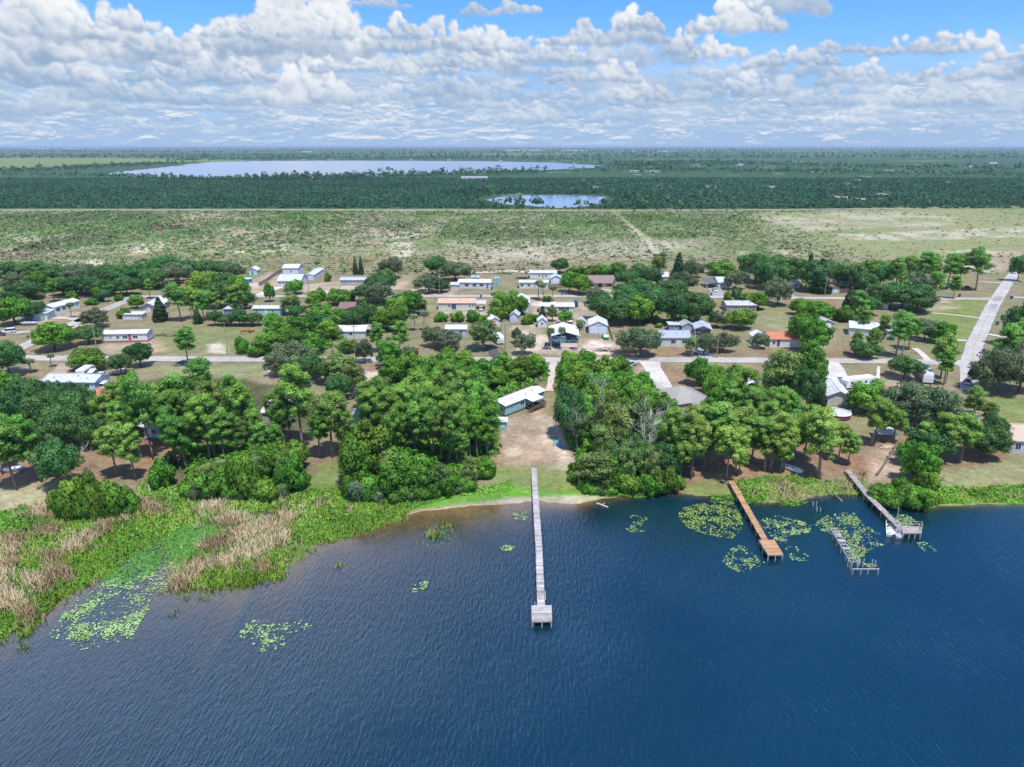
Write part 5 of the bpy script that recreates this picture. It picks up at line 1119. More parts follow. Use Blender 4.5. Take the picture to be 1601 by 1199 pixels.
r, W, D = house('house', 'house', 'grey walled house with tan shingle roof at the right edge of the shore', 'tan-roofed house on the right shore', (1576, 708), (1660, 712), 10, 3.0, (.50, .52, .56), (.58, .43, .32), 'gx', 1.9, [(.16, 1.1, 1.5, .9), (.5, 1.1, 1.5, .9)], [(.33, (.75, .75, .75))], rmat=shingle((.50, .40, .32)))
walls(r, 2.6, 7, 2.7, (.48, .50, .54), 0, 'x', -2.62, 2.2, name='side_wing'); awning(r, -3.0, -.42, 1.9, 9.4, 3.9, 2.75, shingle((.38, .39, .42)), False, name='side_roof')
house('camper', 'camper', 'long white roofed camper under trees left of the tan roofed house', 'long white camper roof', (1488, 668), (1526, 668), 3.2, 2.8, (.72, .73, .74), (.78, .78, .78), 'flat', 0, [(.3, 1.2, .8, 1.4), (.7, 1.2, .8, 1.4)], [(.5, (.7, .7, .7))])
house('house', 'house', 'pale metal roof glimpsed in the pines between the grey hip roof and the pool', 'pale roof in the pines', (1146, 622), (1186, 622), 8, 2.6, (.62, .62, .60), (.74, .76, .78), 'gx', 1.3, [(.3, 1.2, 1, 1.1), (.7, 1.2, 1, 1.1)], [(.5, (.4, .35, .3))])
house('carport', 'carport', 'low dark carport left of the white gabled house by the pool', 'dark carport', (1240, 625), (1268, 625), 6, 2.2, (.16, .15, .15), (.42, .42, .46), 'flat', 0)
house('carport', 'carport', 'open white-topped shelter full of junk right of the round pool', 'junk shelter', (1373, 690), (1398, 692), 4, 1.9, (.17, .14, .13), (.62, .64, .70), 'flat', 0)
# middle of the town
house('mobile_home', 'mobile home', 'long white-roofed mobile home with open dark carport at its right end', 'long white-roofed mobile home', (482, 529), (571, 529), 9, 2.6, (.66, .67, .68), (.82, .82, .82), 'gx', .8, [(.2, 1.2, .9, 1.2), (.75, 1.2, .9, 1.2)], [(.5, (.5, .5, .5))])
r, W, D = house('carport', 'carport', 'grey ribbed carport with shade-dark front panel joined to the long white roofed home', 'grey carport', (572, 526), (595, 523), 7, 2.5, (.20, .20, .21), (.48, .45, .43), 'gx', .6); MB().box(.3, W - .3, -.03, -.005, 0, 2.2).build('shade_panel', paint((.03, .03, .035), .9, .1), r)  # dark front panel: the shade inside the carport, painted on
house('mobile_home', 'mobile home', 'pale green mobile home with white roof beside the thick green trees', 'pale green mobile home', (396, 493), (441, 493), 5, 2.8, (.33, .58, .52), (.80, .82, .82), 'gx', .6, [(.13, .8, .8, 1.3), (.7, .8, .8, 1.3)], [(.45, (.6, .65, .63))])
house('house', 'house', 'maroon shingled roof sunk among the middle trees', 'maroon roof', (530, 492), (554, 492), 9, 2.5, (.45, .40, .36), (.23, .13, .13), 'gx', 1.6, [(.5, 1, 1, 1)], rmat=shingle((.235, .14, .14)))
r, W, D = house('mobile_home', 'mobile home', 'long cream mobile home with tan shingle roof and attached carport', 'tan-roofed mobile home', (685.5, 484.5), (743, 484.5), 8, 2.9, (.68, .65, .60), (.60, .38, .25), 'gx', 1.1, [(.3, .9, 1.0, 1.2), (.86, .7, .8, 1.4), (.94, .7, .8, 1.4)], [(.42, (.06, .08, .14), dict(w=1.8))], rmat=shingle((.50, .345, .25)), skirt=(.74, .74, .72)); awning(r, W + .3, W + 4.4, .2, 6, 2.7, 2.5, metal_roof((.72, .76, .80)), name='carport_roof')
house('mobile_home', 'mobile home', 'white mobile home with red-edged roof and dark shutters facing the back street', 'white mobile home with dark shutters', (717, 451), (767, 451.5), 7, 3.0, (.70, .70, .70), (.82, .82, .82), 'gx', .8, [(.26, 1.8, 1.2, 1.1), (.5, 1.8, 1.2, 1.1), (.72, 1.8, 1.2, 1.1)], [(.9, (.1, .2, .35))])
house('shed', 'shed', 'plain white flat annex left of the dark-shuttered mobile home', 'plain white annex', (704, 454.5), (716.5, 454.5), 6, 2.7, (.68, .68, .66), (.78, .78, .77), 'flat', 0, doors=[(.5, (.62, .62, .6))])
house('shed', 'shed', 'round-roofed turquoise shed at the end of the dark-shuttered mobile home', 'turquoise round-roofed shed', (771, 446), (782, 446), 4, 2.2, (.30, .56, .55), (.40, .62, .62), 'arch', 1.3, doors=[(.5, (.2, .4, .42))])
house('shed', 'shed', 'low pale blue roof standing behind the dark-shuttered mobile home', 'low pale blue roof', (737, 439), (748.5, 439), 3, 1.8, (.5, .6, .7), (.55, .68, .80), 'gx', .5, doors=[(.5, (.4, .5, .6))])
house('garage', 'garage', 'tall pale blue metal garage with white gable roof near the middle', 'tall pale blue garage', (804, 489), (828, 489), 11, 4.0, (.52, .60, .76), (.80, .83, .87), 'gy', 1.7, doors=[(.8, (.6, .68, .8))], over=.3)
house('mobile_home', 'mobile home', 'long white mobile home with covered porch right of the tall pale blue garage', 'white mobile home with porch', (843.5, 489), (897, 489.5), 7, 2.7, (.66, .68, .70), (.80, .81, .83), 'gx', .7, [(.12, .9, 1, 1.1), (.62, 1.6, 1.2, 1), (.8, 1.6, 1.2, 1)], [(.7, (.1, .1, .12))])
house('shed', 'shed', 'white gabled shed just below the tall pale blue garage', 'white gabled shed below the blue garage', (797, 503), (810, 503.5), 4, 2.7, (.62, .68, .78), (.80, .82, .86), 'gy', 1.2, doors=[(.6, (.58, .63, .72))])
house('shed', 'shed', 'white gabled shed with one small dark window in the sandy yard', 'white shed with one window', (841, 512), (854.5, 512), 4, 2.5, (.66, .70, .78), (.80, .82, .86), 'gy', 1.2, [(.48, .8, .8, 1.1)])
house('shed', 'shed', 'white and orange shed beside the silver trailer', 'white and orange shed', (766, 511), (781, 510), 4.5, 2.5, (.70, .72, .76), (.78, .79, .81), 'gy', 1.0, doors=[(.5, (.66, .30, .14))])
house('mobile_home', 'mobile home', 'white roofed pale blue mobile home left of the silver trailer', 'pale blue mobile home', (697, 526), (729, 526), 6, 2.7, (.55, .62, .74), (.82, .83, .84), 'gx', .7, [(.75, 1, .9, 1.2)], [(.5, (.5, .55, .65))])
r, W, D = house('house', 'house', 'teal blue house with broad white metal roof behind three palms', 'teal house with three palms', (863, 536), (885, 536), 13, 2.5, (.06, .24, .34), (.82, .83, .85), 'flat', 0, [(.30, 1.3, 1.1, 1), (.7, 1.3, 1.1, 1)], [(.5, (.05, .15, .22))])
for o in list(r.children):
    if o.name.startswith('roof'): bpy.data.objects.remove(o)
gable(r, W + 4.4, D, 2.55, 1.3, metal_roof((.80, .82, .85)), 'y', .5)
for yy in (.1, D * .5, D - .2): MB().box(W + 4.1, W + 4.25, yy, yy + .15, -.2, 2.5).build('post', TRIM, r)
house('garage', 'garage', 'pale blue two-door garage with white gable roof beside the green car', 'pale blue two-door garage', (920.5, 521.5), (949.5, 522), 9, 3.0, (.52, .62, .76), (.80, .84, .88), 'gy', 1.5, doors=[(.27, (.62, .68, .78), dict(w=2.8, h=2.4, z=.1, name='garage_door')), (.74, (.62, .68, .78), dict(w=2.8, h=2.4, z=.1, name='garage_door'))], over=.25)
house('shed', 'shed', 'narrow pale blue shed squeezed left of the two-door garage', 'narrow pale blue shed', (906, 514), (915, 514), 5, 2.6, (.52, .62, .76), (.76, .80, .85), 'gy', .9, doors=[(.5, (.45, .55, .7))])
r, W, D = house('mobile_home', 'mobile home', 'white double-wide with slate blue shingle roof by the first street', 'slate blue double-wide', (1033, 541.5), (1079, 541.5), 9, 3.0, (.62, .64, .70), (.36, .40, .48), 'gx', 1.3, [(.42, 1.5, 1.2, 1.0), (.80, 1.5, 1.2, 1.0)], [(.6, (.6, .62, .66))], rmat=shingle((.38, .43, .52)), skirt=(.55, .57, .62))
house('shed', 'shed', 'small box shed with white roof and blue front behind the slate blue double-wide', 'box shed', (1046, 517.5), (1062, 517.5), 4, 2.3, (.24, .34, .50), (.78, .80, .82), 'flat', 0, [(.7, 1, .8, 1)])
house('shed', 'shed', 'grey gabled shed behind the right end of the slate blue double-wide', 'grey gabled shed', (1066, 519), (1084, 519), 6, 2.3, (.44, .46, .50), (.50, .53, .58), 'gy', 1.1, doors=[(.4, (.35, .37, .42))])
r, W, D = house('carport', 'carport', 'open blue grey metal carport right of the grey gabled shed', 'blue grey carport', (1086, 524), (1111, 525), 8, 2.4, (.30, .33, .38), (.58, .64, .72), 'gy', 1.1, over=.4); MB().box(.4, W - .4, -.04, -.006, 0, 2.2).build('shade_panel', paint((.05, .05, .06), .9, .1), r)  # near-black sheet painted as the shaded inside of the carport
house('mobile_home', 'mobile home', 'weathered grey-roofed mobile home behind the bright round tree', 'weathered grey-roofed mobile home', (1136, 487), (1182, 487), 8, 2.6, (.34, .34, .35), (.58, .61, .66), 'gx', .9, [(.3, 1.2, .9, 1), (.8, 1.2, .9, 1)], [(.9, (.15, .13, .13))])
r, W, D = house('house', 'house', 'white house with orange-red roof partly hidden behind a bright forked tree', 'orange-roofed white house', (1203, 542.5), (1292, 543), 8, 2.8, (.74, .74, .75), (.56, .17, .09), 'gx', 1.5, [(.07, .9, 1.1, 1), (.88, 1, 1.1, 1)], [(.15, (.10, .08, .08))], rmat=shingle((.46, .19, .12)))
walls(r, 4.5, 7, 2.7, (.76, .76, .76), 1.2, 'y', -4.52, 1.0, name='side_wing'); gable(r, 4.5, 7, 2.7, 1.2, metal_roof((.80, .80, .80)), 'y', .3, .12, -4.52, 1.0, name='side_roof')
house('garage', 'garage', 'beige gabled garage with white door behind the orange-roofed house', 'beige garage', (1280.5, 514.5), (1303, 514.5), 6, 2.4, (.52, .49, .44), (.60, .60, .60), 'gy', 1.0, doors=[(.55, (.76, .78, .80), dict(w=2.6, h=2.1, z=.1, name='garage_door'))])
house('shed', 'shed', 'tiny white shed with dark window between the beige garage and the orange roof', 'tiny white shed', (1290, 530), (1301.5, 530), 3.2, 2.1, (.74, .75, .78), (.80, .80, .82), 'gy', .8, [(.55, .9, .8, .8)])
house('house', 'house', 'white metal-roofed house behind the dark trees near the main road', 'white house near the main road', (1327, 524), (1397, 530), 9, 2.8, (.66, .67, .68), (.74, .78, .82), 'gx', 1.4, [(.2, 1.2, 1, 1), (.8, 1.2, 1, 1)], [(.5, (.3, .3, .32))])
house('mobile_home', 'mobile home', 'white roofed mobile home buried in the oaks by the back street', 'white roof in the oaks', (1367, 484), (1388, 484), 6, 2.6, (.6, .62, .65), (.78, .80, .82), 'gx', .8, [(.5, 1, .9, 1)])
# row behind the back street
house('house', 'house', 'pale grey roof half buried in dark oaks at the far left edge', 'pale grey roof', (2, 438), (24, 437), 9, 2.7, (.55, .56, .58), (.66, .68, .70), 'gx', 1.6, [(.5, 1, 1, 1)])
house('shed', 'shed', 'tiny white gabled shed with turquoise door', 'tiny white shed with turquoise door', (389.5, 430), (402, 430), 5, 2.6, (.76, .78, .80), (.80, .82, .84), 'gy', 1.3, doors=[(.45, (.04, .38, .44), dict(z=.3, w=1.1, h=2.2))])
house('shed', 'shed', 'small turquoise box shed behind the white panel fence', 'turquoise box shed', (379, 443.5), (391, 443.5), 3, 2.2, (.05, .45, .60), (.55, .72, .78), 'flat', 0, doors=[(.5, (.04, .35, .48))])
r, W, D = house('house', 'house', 'white house with broad pale grey metal roof and dark porch end', 'broad pale-roofed house', (434, 447.5), (470, 447.5), 13, 2.6, (.72, .73, .74), (.66, .70, .74), 'gx', 2.0, [(.12, .9, .9, 1.1), (.26, .9, .9, 1.1), (.6, 1.2, 1, 1.1)], [(.42, (.2, .16, .14))])
house('house', 'house', 'tall white box house standing behind the broad pale-roofed house', 'tall white box house', (443, 431), (467, 431), 9, 4.0, (.72, .75, .82), (.80, .81, .82), 'gx', 1.2, [(.55, .8, .9, 2.0)])
house('shed', 'shed', 'white metal shed with long pale roof right of the broad pale-roofed house', 'white metal shed', (477.5, 438.5), (491, 438.5), 20, 2.6, (.66, .72, .80), (.66, .72, .78), 'gy', .6, over=.2, doors=[(.5, (.62, .68, .76), dict(w=2.6, h=2.2, z=.1, name='garage_door'))])
house('mobile_home', 'mobile home', 'khaki mobile home with white skirting and grey roof by the sand drive', 'khaki mobile home', (532.5, 448.5), (575, 448.5), 7, 3.3, (.44, .45, .40), (.55, .60, .63), 'gx', .7, [(.15, .9, .8, 1.8), (.34, .5, .8, 1.8), (.63, .5, .8, 1.8)], [(.5, (.4, .4, .36))], skirt=(.76, .76, .75))
house('mobile_home', 'mobile home', 'rear one of two white mobile homes with grey patched roof', 'rear white mobile home', (828.5, 435.5), (870, 435.5), 7, 2.9, (.72, .74, .78), (.68, .72, .78), 'gx', .7, [(.35, .9, .9, 1.1), (.6, .9, .9, 1.1)], [(.48, (.6, .3, .2))])
house('mobile_home', 'mobile home', 'front one of two white mobile homes beside the small palms', 'front white mobile home', (812, 451), (857, 451), 5, 2.9, (.70, .72, .75), (.66, .72, .78), 'gx', .6, [(.09, 1.4, 1, 1.1), (.33, 1.2, 1, 1.1)], [(.55, (.5, .5, .52))])
house('garage', 'garage', 'white gabled garage right of the two white mobile homes', 'white gabled garage', (861.5, 443), (877, 443), 6, 2.6, (.66, .72, .80), (.74, .78, .84), 'gy', 1.2, doors=[(.5, (.62, .68, .76), dict(w=2.6, h=2.2, z=.1, name='garage_door'))])
r, W, D = house('house', 'house', 'low pale yellow house with wide brown shingle roof', 'brown-roofed yellow house', (921, 450.5), (959.5, 450.5), 12, 2.7, (.68, .58, .36), (.23, .17, .15), 'gx', 2.3, [(.12, 1.4, 1, .9), (.8, 2.4, 1.2, .8)], [(.44, (.05, .05, .05), dict(w=1.8))], rmat=shingle((.25, .19, .17)), over=.7)
house('house', 'house', 'grey roof just showing above the big dark oak clump', 'grey roof above the oak clump', (1027, 441), (1045, 441), 8, 2.7, (.5, .5, .5), (.66, .66, .68), 'gx', 1.6, [(.5, 1, 1, 1)])
r, W, D = house('house', 'house', 'white house with blue grey roof and dark carport facing the back street', 'white house with dark carport', (1122.5, 450.5), (1144.5, 450.5), 11, 2.8, (.64, .68, .76), (.60, .66, .74), 'gx', 1.6, [(.25, 1.3, 1.0, 1), (.7, 1.3, 1.0, 1)], [(.45, (.5, .5, .55))])
MB().loft([[(X, -.3, 2.5), (X, 9.5, 3.2), (X, 9.5, 3.34), (X, -.3, 2.64)] for X in (-5.6, -.4)]).build('carport_roof', shingle((.14, .15, .18)), r)
for x, y in ((-5.4, 0), (-.7, -.1), (-5.4, 4.6), (-5.4, 9.2)): MB().box(x, x + .14, y, y + .14, -.2, 2.55 + max(0, y) * .07).build('carport_post', TRIM, r)
house('house', 'house', 'pale blue house with white gable roof beside dark trees on the back street', 'pale blue gabled house', (1227, 450.5), (1250.5, 450.5), 14, 2.7, (.46, .54, .66), (.70, .74, .84), 'gy', 1.7, [(.3, 1.2, 1, 1), (.7, 1.2, 1, 1)], [(.5, (.4, .45, .55))], over=.5)
house('house', 'house', 'white house with orange hip roof backed by dark oaks', 'orange hip-roofed house', (1311, 447.5), (1346, 448), 10, 2.8, (.70, .70, .69), (.58, .26, .14), 'hip', 2.4, [(.3, 1.2, 1, 1), (.75, 1.2, 1, 1)], [(.5, (.5, .48, .45))], rmat=shingle((.60, .28, .15)))
house('shed', 'shed', 'white round-roofed shed right of the orange hip-roofed house', 'white round-roofed shed', (1355, 455.5), (1368.5, 455.5), 6, 2.0, (.66, .66, .64), (.70, .70, .70), 'arch', 1.4, doors=[(.6, (.6, .6, .58))])
house('cargo_trailer', 'trailer', 'pale blue fronted box trailer with dark red side near a utility pole', 'pale blue box trailer', (1300.5, 458.5), (1310, 458.5), 5, 2.5, (.55, .66, .78), (.22, .10, .09), 'flat', 0, doors=[(.5, (.58, .70, .80), dict(w=2.0, h=2.1))])
# left cluster
house('mobile_home', 'mobile home', 'long white mobile home lying aslant with dark porch windows', 'slanting white mobile home', (86, 492), (125.5, 481), 6, 3.0, (.72, .76, .78), (.76, .81, .83), 'gx', .8, [(.15, 1.8, 1.2, 1), (.38, 1.8, 1.2, 1), (.58, 1.8, 1.2, 1), (.9, .9, .9, 1.2)], [(.75, (.7, .7, .7))])
house('mobile_home', 'mobile home', 'short mint white trailer home in front of the slanting white mobile home', 'short mint trailer home', (47.5, 502), (75, 501), 7, 2.8, (.60, .72, .70), (.62, .64, .67), 'flat', 0, [(.2, .7, .8, 1.2)], right_wins=[(.5, 1.0, .9, 1.1)])
house('mobile_home', 'mobile home', 'white mobile home with dark red stripe and red steps on the left lawn', 'red-striped mobile home', (160, 535.5), (231, 534), 5, 3.0, (.72, .74, .78), (.78, .79, .81), 'gx', .6, [(.2, .6, .7, 1.5), (.36, 1.0, .9, 1.3), (.52, 1.6, .9, 1.3), (.74, 1.6, .9, 1.3)], [(.62, (.4, .08, .10), dict(z=.7))], skirt=(.32, .10, .10))
house('house', 'house', 'white house with slanting bright metal roof left of a dark pine', 'white house with slanting roof', (222, 490), (246, 489.5), 13, 2.9, (.66, .66, .64), (.76, .80, .84), 'gy', 1.4, doors=[(.5, (.6, .6, .6))], over=.8)
house('cargo_trailer', 'trailer', 'low long white box trailer left of the slanting roofed white house', 'low white box trailer', (192, 499.5), (222, 499.5), 4, 2.0, (.70, .72, .76), (.74, .76, .80), 'flat', 0, doors=[(.9, (.4, .42, .46))])
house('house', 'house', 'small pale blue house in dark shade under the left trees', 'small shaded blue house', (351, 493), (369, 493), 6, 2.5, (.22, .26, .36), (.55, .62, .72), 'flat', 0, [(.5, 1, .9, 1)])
# far away
def far_hut(label, phrase, x0, x1, y, D, h, wall, roof, rise=1.5): house('building', 'building', label, phrase, (x0, y), (x1, y), D, h, wall, roof, 'gx', rise, [(.3, 1.5, 1.2, 1), (.7, 1.5, 1.2, 1)])
far_hut('long pale metal building by the far lake trees', 'long pale far building', 721, 762, 281, 14, 4, (.4, .42, .44), (.46, .50, .54), 2)
far_hut('long white building among the woods right of the far lake', 'long white far building', 985, 1037, 269.5, 12, 3, (.4, .4, .4), (.46, .47, .48), 1.5)
for i, (x, y, l) in enumerate([(470, 251.6, 'yellowish house on the far lake shore'), (512, 251.5, 'cream boathouse on the far lake shore right of the yellowish one'), (330, 253.5, 'white house at the left end of the far lake shore'), (376, 252.4, 'second white house from the left on the far lake shore'), (640, 251.4, 'white house at the middle of the far lake shore'), (699, 251.6, 'pair of white cottages on the far lake shore'), (780, 252.4, 'white house near the right end of the far lake shore'), (895, 257, 'grey house at the right tip of the far lake')]):
    far_hut(l, l, x, x + (9 if i < 2 else 6), y, 12, 3.5, ((.5, .42, .25) if i == 0 else (.42, .42, .40)), (.44, .43, .40))
for i, (x, y, l) in enumerate([(1150, 259, 'white farmhouse among dark far woods'), (1548, 256.5, 'white far farm building at the right edge'), (1512, 262.5, 'low white far cabin at right')]): far_hut(l, l, x, x + 12, y, 14, 4, (.5, .5, .5), (.55, .55, .55), 2)
def glasshouses():
    """pale roofs strung along the horizon"""
    for x, w, y in ((40, 36, 232.5), (95, 30, 232.5), (140, 24, 232.7), (470, 16, 238), (790, 60, 235.5), (880, 40, 235.8), (985, 22, 237), (1030, 30, 237), (1090, 26, 236.6)):
        a = at(x, y); b = at(x + w, y); r = empty('greenhouse', a, math.atan2(b.y - a.y, b.x - a.x)); W = (b - a).length
        tag(r, 'pale greenhouse row low on the horizon, %s' % {40: 'leftmost of all', 95: 'second from the left', 140: 'third from the left', 470: 'above the far lake', 790: 'longest one near the middle', 880: 'just right of the longest one', 985: 'short one right of the middle', 1030: 'fourth to the right of the longest', 1090: 'rightmost of all'}[x], 'greenhouse', 'greenhouses on the horizon')
        walls(r, W, 120, 4, (.7, .7, .7)); gable(r, W, 120, 4, 3, paint((.5, .51, .52), .5, .08), 'x')
glasshouses()
# ------------------------------------------------------------------ docks
WGREY = paint((.42, .40, .395), .88, .25, .8, .12, streak=.45, tintvar=.42); WORAN = paint((.40, .245, .135), .8, .2, .9, .15, streak=.35, tintvar=.28); WOLD = paint((.33, .30, .29), .9, .25, 1.5, .1, tintvar=.35); POST = paint((.40, .35, .31), .9, .3, 2, .1); POSTP = paint((.42, .40, .39), .9, .3, 2, .1)
def P3(px, py, z): x, y = atz(px, py, z); return Vector((x, y, z))
def planks(a, b, w, mb, pitch=.15, z=None, skew=None, jag=.055, gap=.012):
    """cross planks from a to b"""
    d = b - a; L_ = d.length; d.normalize(); s = Vector((-d.y, d.x, 0)) if skew is None else skew; n = int(L_ / pitch)
    for i in range(n):
        c0 = a + d * (i * pitch); c1 = c0 + d * (pitch - gap); h = w / 2 + rnd(-jag, jag); zz = rnd(-.006, .006); t = rnd(0, 1)
        v = [c0 - s * h, c0 + s * h, c1 + s * h, c1 - s * h]
        mb.add([p + Vector((0, 0, zz - .04)) for p in v] + [p + Vector((0, 0, zz)) for p in v], [(0, 1, 2, 3), (7, 6, 5, 4), (4, 5, 1, 0), (5, 6, 2, 1), (6, 7, 3, 2), (7, 4, 0, 3)], t)
def dpost(root, p, top, r=.10, mat=None, name='post'):
    z = float(gz(p.x, p.y)); MB().tube([(p.x, p.y, min(z, -.2) - .5), (p.x + rnd(-.03, .03), p.y + rnd(-.03, .03), top)], r, 8).build(name, mat or POST, root)
def rel(root):
    """children were built in world coordinates; keep them there under the Empty at the dock's foot"""
    l = root.location.copy()
    for c in root.children: c.location = -l
def quad_deck(root, cs, z, mat, name, pitch=.15, along=0):
    c = [P3(x, y, z) for x, y in cs]; mb = MB()                       # corners: far left, far right, near right, near left
    n = int(((c[3] - c[0]).length) / pitch)
    for i in range(n):
        f0, f1 = i / n, (i + .93) / n; a0, b0, a1, b1 = c[0].lerp(c[3], f0), c[1].lerp(c[2], f0), c[0].lerp(c[3], f1), c[1].lerp(c[2], f1); t = rnd(0, 1); dz = Vector((0, 0, -.045))
        e = (b0 - a0).normalized() * rnd(-.02, .02); v = [a0 - e, b0 + e, b1 + e, a1 - e]; mb.add([p + dz for p in v] + v, [(0, 1, 2, 3), (7, 6, 5, 4), (4, 5, 1, 0), (5, 6, 2, 1), (6, 7, 3, 2), (7, 4, 0, 3)], t)
    mb.build(name, mat, root)
    fr = MB()
    for i in range(4):
        a, b = c[i], c[(i + 1) % 4]; d = (b - a).normalized(); s = Vector((-d.y, d.x, 0)) * .03; o = Vector((0, 0, -.048)); u = Vector((0, 0, -.24))
        fr.add([a - s + o, b - s + o, b + s + o, a + s + o, a - s + u, b - s + u, b + s + u, a + s + u], [(0, 3, 2, 1), (4, 5, 6, 7), (0, 1, 5, 4), (1, 2, 6, 5), (2, 3, 7, 6), (3, 0, 4, 7)], .2)
    fr.build(name + '_joists', POST, root); return c
def walkway(root, pts, w, mat, name='walkway', post_every=3.0, pmat=None, top=0.0):
    mb = MB(); st = MB()
    for a, b in zip(pts, pts[1:]):
        d = (b - a).normalized(); s = Vector((-d.y, d.x, 0)); planks(a, b, w, mb)
        for k in (-1, 1): st.tube([a + s * k * (w / 2 - .12) + Vector((0, 0, -.13)), b + s * k * (w / 2 - .12) + Vector((0, 0, -.13))], .075, 4)
        n = int((b - a).length / post_every)
        for i in range(n + 1):
            p = a.lerp(b, i / max(1, n))
            for k in (-1, 1): dpost(root, p + s * k * (w / 2 - .03), p.z - .05 + top, .085, pmat)
    mb.build(name, mat, root); st.build('stringer', POST, root)
# long grey dock
z = 1.05; r = empty('dock', P3(834.6, 731, 0)); tag(r, 'long narrow weathered grey dock with square platform at its end', 'dock'); lm(840, 850, 'long grey dock')
walkway(r, [P3(834.7, 731.5, z), P3(837.5, 780, z), P3(842.6, 855, z), P3(846, 946.5, z)], 1.12, WGREY, pmat=POSTP)
c = quad_deck(r, [(831.2, 946.4), (862.2, 946.0), (863.0, 970.4), (831.4, 970.8)], z + .01, WGREY, 'platform', .2)
for f in (.03, .5, .97): dpost(r, c[3].lerp(c[2], f) + Vector((0, .05, 0)), z - .05, .10, POSTP); dpost(r, c[0].lerp(c[1], f), z - .05, .10, POSTP)
dpost(r, c[0] + Vector((.45, .15, 0)), z + .5, .07, POSTP); p = P3(852.2, 931, z); MB().box(p.x - .03, p.x + .08, p.y - 1.0, p.y + 1.0, z - .1, z + .18).build('bumper', POSTP, r)
rel(r)
# orange dock
z = 1.15; r = empty('dock', P3(1143, 751, 0)); tag(r, 'new orange brown plank dock with slanting platform among lily pads', 'dock'); lm(1170, 800, 'orange dock')
walkway(r, [P3(1143.2, 751.5, z), P3(1196.5, 844.5, z)], 1.15, WORAN)
c = quad_deck(r, [(1186.7, 844), (1210.7, 843.6), (1224.7, 866.4), (1200.7, 866.8)], z + .01, WORAN, 'platform')
for f in (.03, .5, .97): dpost(r, c[3].lerp(c[2], f), z - .05, .10, POSTP); dpost(r, c[0].lerp(c[1], f), z - .05)
dpost(r, c[0].lerp(c[3], .5), z - .05); dpost(r, c[1].lerp(c[2], .5), z - .05); rel(r)
# grey dock with the boat
z = 1.15; r = empty('dock', P3(1326, 735, 0)); tag(r, 'old grey dock with railed platform and white boat tied beside it', 'dock'); lm(1370, 785, 'grey boat dock')
walkway(r, [P3(1325, 734.5, z), P3(1356, 773, z), P3(1412, 829, z)], 1.15, WOLD)
c = quad_deck(r, [(1411, 822), (1440.5, 823.5), (1441, 832.5), (1411.5, 832.8)], z + .01, WOLD, 'platform')
for f in (.03, .36, .68, .97): dpost(r, c[3].lerp(c[2], f), z - .05, .1); dpost(r, c[0].lerp(c[1], f), z + 1.0, .06)
m = MB()
for zz in (.5, 1.0): m.tube([c[0] + Vector((0, 0, zz)), c[1] + Vector((0, 0, zz))], .045, 5); m.tube([c[1] + Vector((0, 0, zz)), c[1].lerp(c[2], .9) + Vector((0, 0, zz))], .045, 5)
m.build('railing', WOLD, r)
a, b = P3(1385, 800, z), P3(1412, 829, z); d = (b - a).normalized(); s = Vector((-d.y, d.x, 0)) * .58
m = MB(); m.tube([a - s + Vector((0, 0, .9)), b - s + Vector((0, 0, .9))], .04, 5)
for i in range(4): q = a.lerp(b, i / 3) - s; m.tube([q, q + Vector((0, 0, .9))], .045, 5)
m.build('railing', WOLD, r); dpost(r, P3(1402, 812, .6), 3.0, .07, POSTP, 'mooring_post'); dpost(r, P3(1408, 836, .2), 1.6, .09, POSTP, 'mooring_post'); rel(r)
# ruined dock
z = 1.0; r = empty('ruined_dock', P3(1303, 826, 0)); tag(r, 'ruined grey dock of bare stringers and posts with loose planks', 'dock'); lm(1320, 860, 'ruined dock')
A, B = P3(1302.5, 825, z), P3(1336, 880, z); d = (B - A).normalized(); s = Vector((-d.y, d.x, 0)); m = MB()
for k in (-1, 1):
    for f0, f1 in ((0, .34), (.32, .68), (.66, 1.0)): m.tube([A.lerp(B, f0) + s * k * .55 + Vector((0, 0, rnd(-.1, .1))), A.lerp(B, f1) + s * k * .55 + Vector((0, 0, rnd(-.14, .06)))], .075, 4)
m.build("stringer", POSTP, r)
for i in range(26):
    mb = MB()
    f = rnd(0, .55) if i < 20 else rnd(.55, 1); p = A.lerp(B, f); e = d * .07; q = s * rnd(.5, .72); t = d * rnd(-.12, .12); zz = Vector((0, 0, .09 + rnd(0, .03))); mb.add([p - q - e + zz, p + q - e + t + zz, p + q + e + t + zz, p - q + e + zz, p - q - e + zz * 1.4, p + q - e + t + zz * 1.4, p + q + e + t + zz * 1.4, p - q + e + zz * 1.4], [(3, 2, 1, 0), (4, 5, 6, 7), (0, 1, 5, 4), (1, 2, 6, 5), (2, 3, 7, 6), (3, 0, 4, 7)], rnd(0, 1)); mb.build('plank', WGREY, r)
for f in (0, .2, .4, .6, .8, .98):
    for k in (-1, 1): dpost(r, A.lerp(B, f) + s * k * .62, z + rnd(-.1, .35), .08, POSTP)
a, b = P3(1334, 889.5, z), P3(1374.5, 889.5, z); MB().tube([a, b], .09, 4).build('cross_beam', POSTP, r)
for f in (.0, .31, .58, .98): dpost(r, a.lerp(b, f), z + rnd(.05, .2), .085, POSTP)
for px, py in ((1324.5, 886), (1330.5, 891.5), (1341, 885.5), (1349, 886), (1362.8, 885.5), (1367.5, 886)): q = P3(px, py, 0); dpost(r, q, rnd(1.1, 1.5), .085, POSTP)
rel(r)
r = empty('stump_posts', P3(1262, 786, 0)); tag(r, 'broken dock posts standing in dark water under the bank', 'posts')
for px, py in ((1264, 781), (1268, 780), (1271, 791), (1276, 792), (1277, 799), (1282, 800)): q = P3(px, py, 0); dpost(r, q, rnd(.6, 1.0), .10, POSTP)
a, b = P3(1263, 777, .9), P3(1269, 775.5, .9); MB().tube([a, b], .08, 5).build('beam', POSTP, r); rel(r)
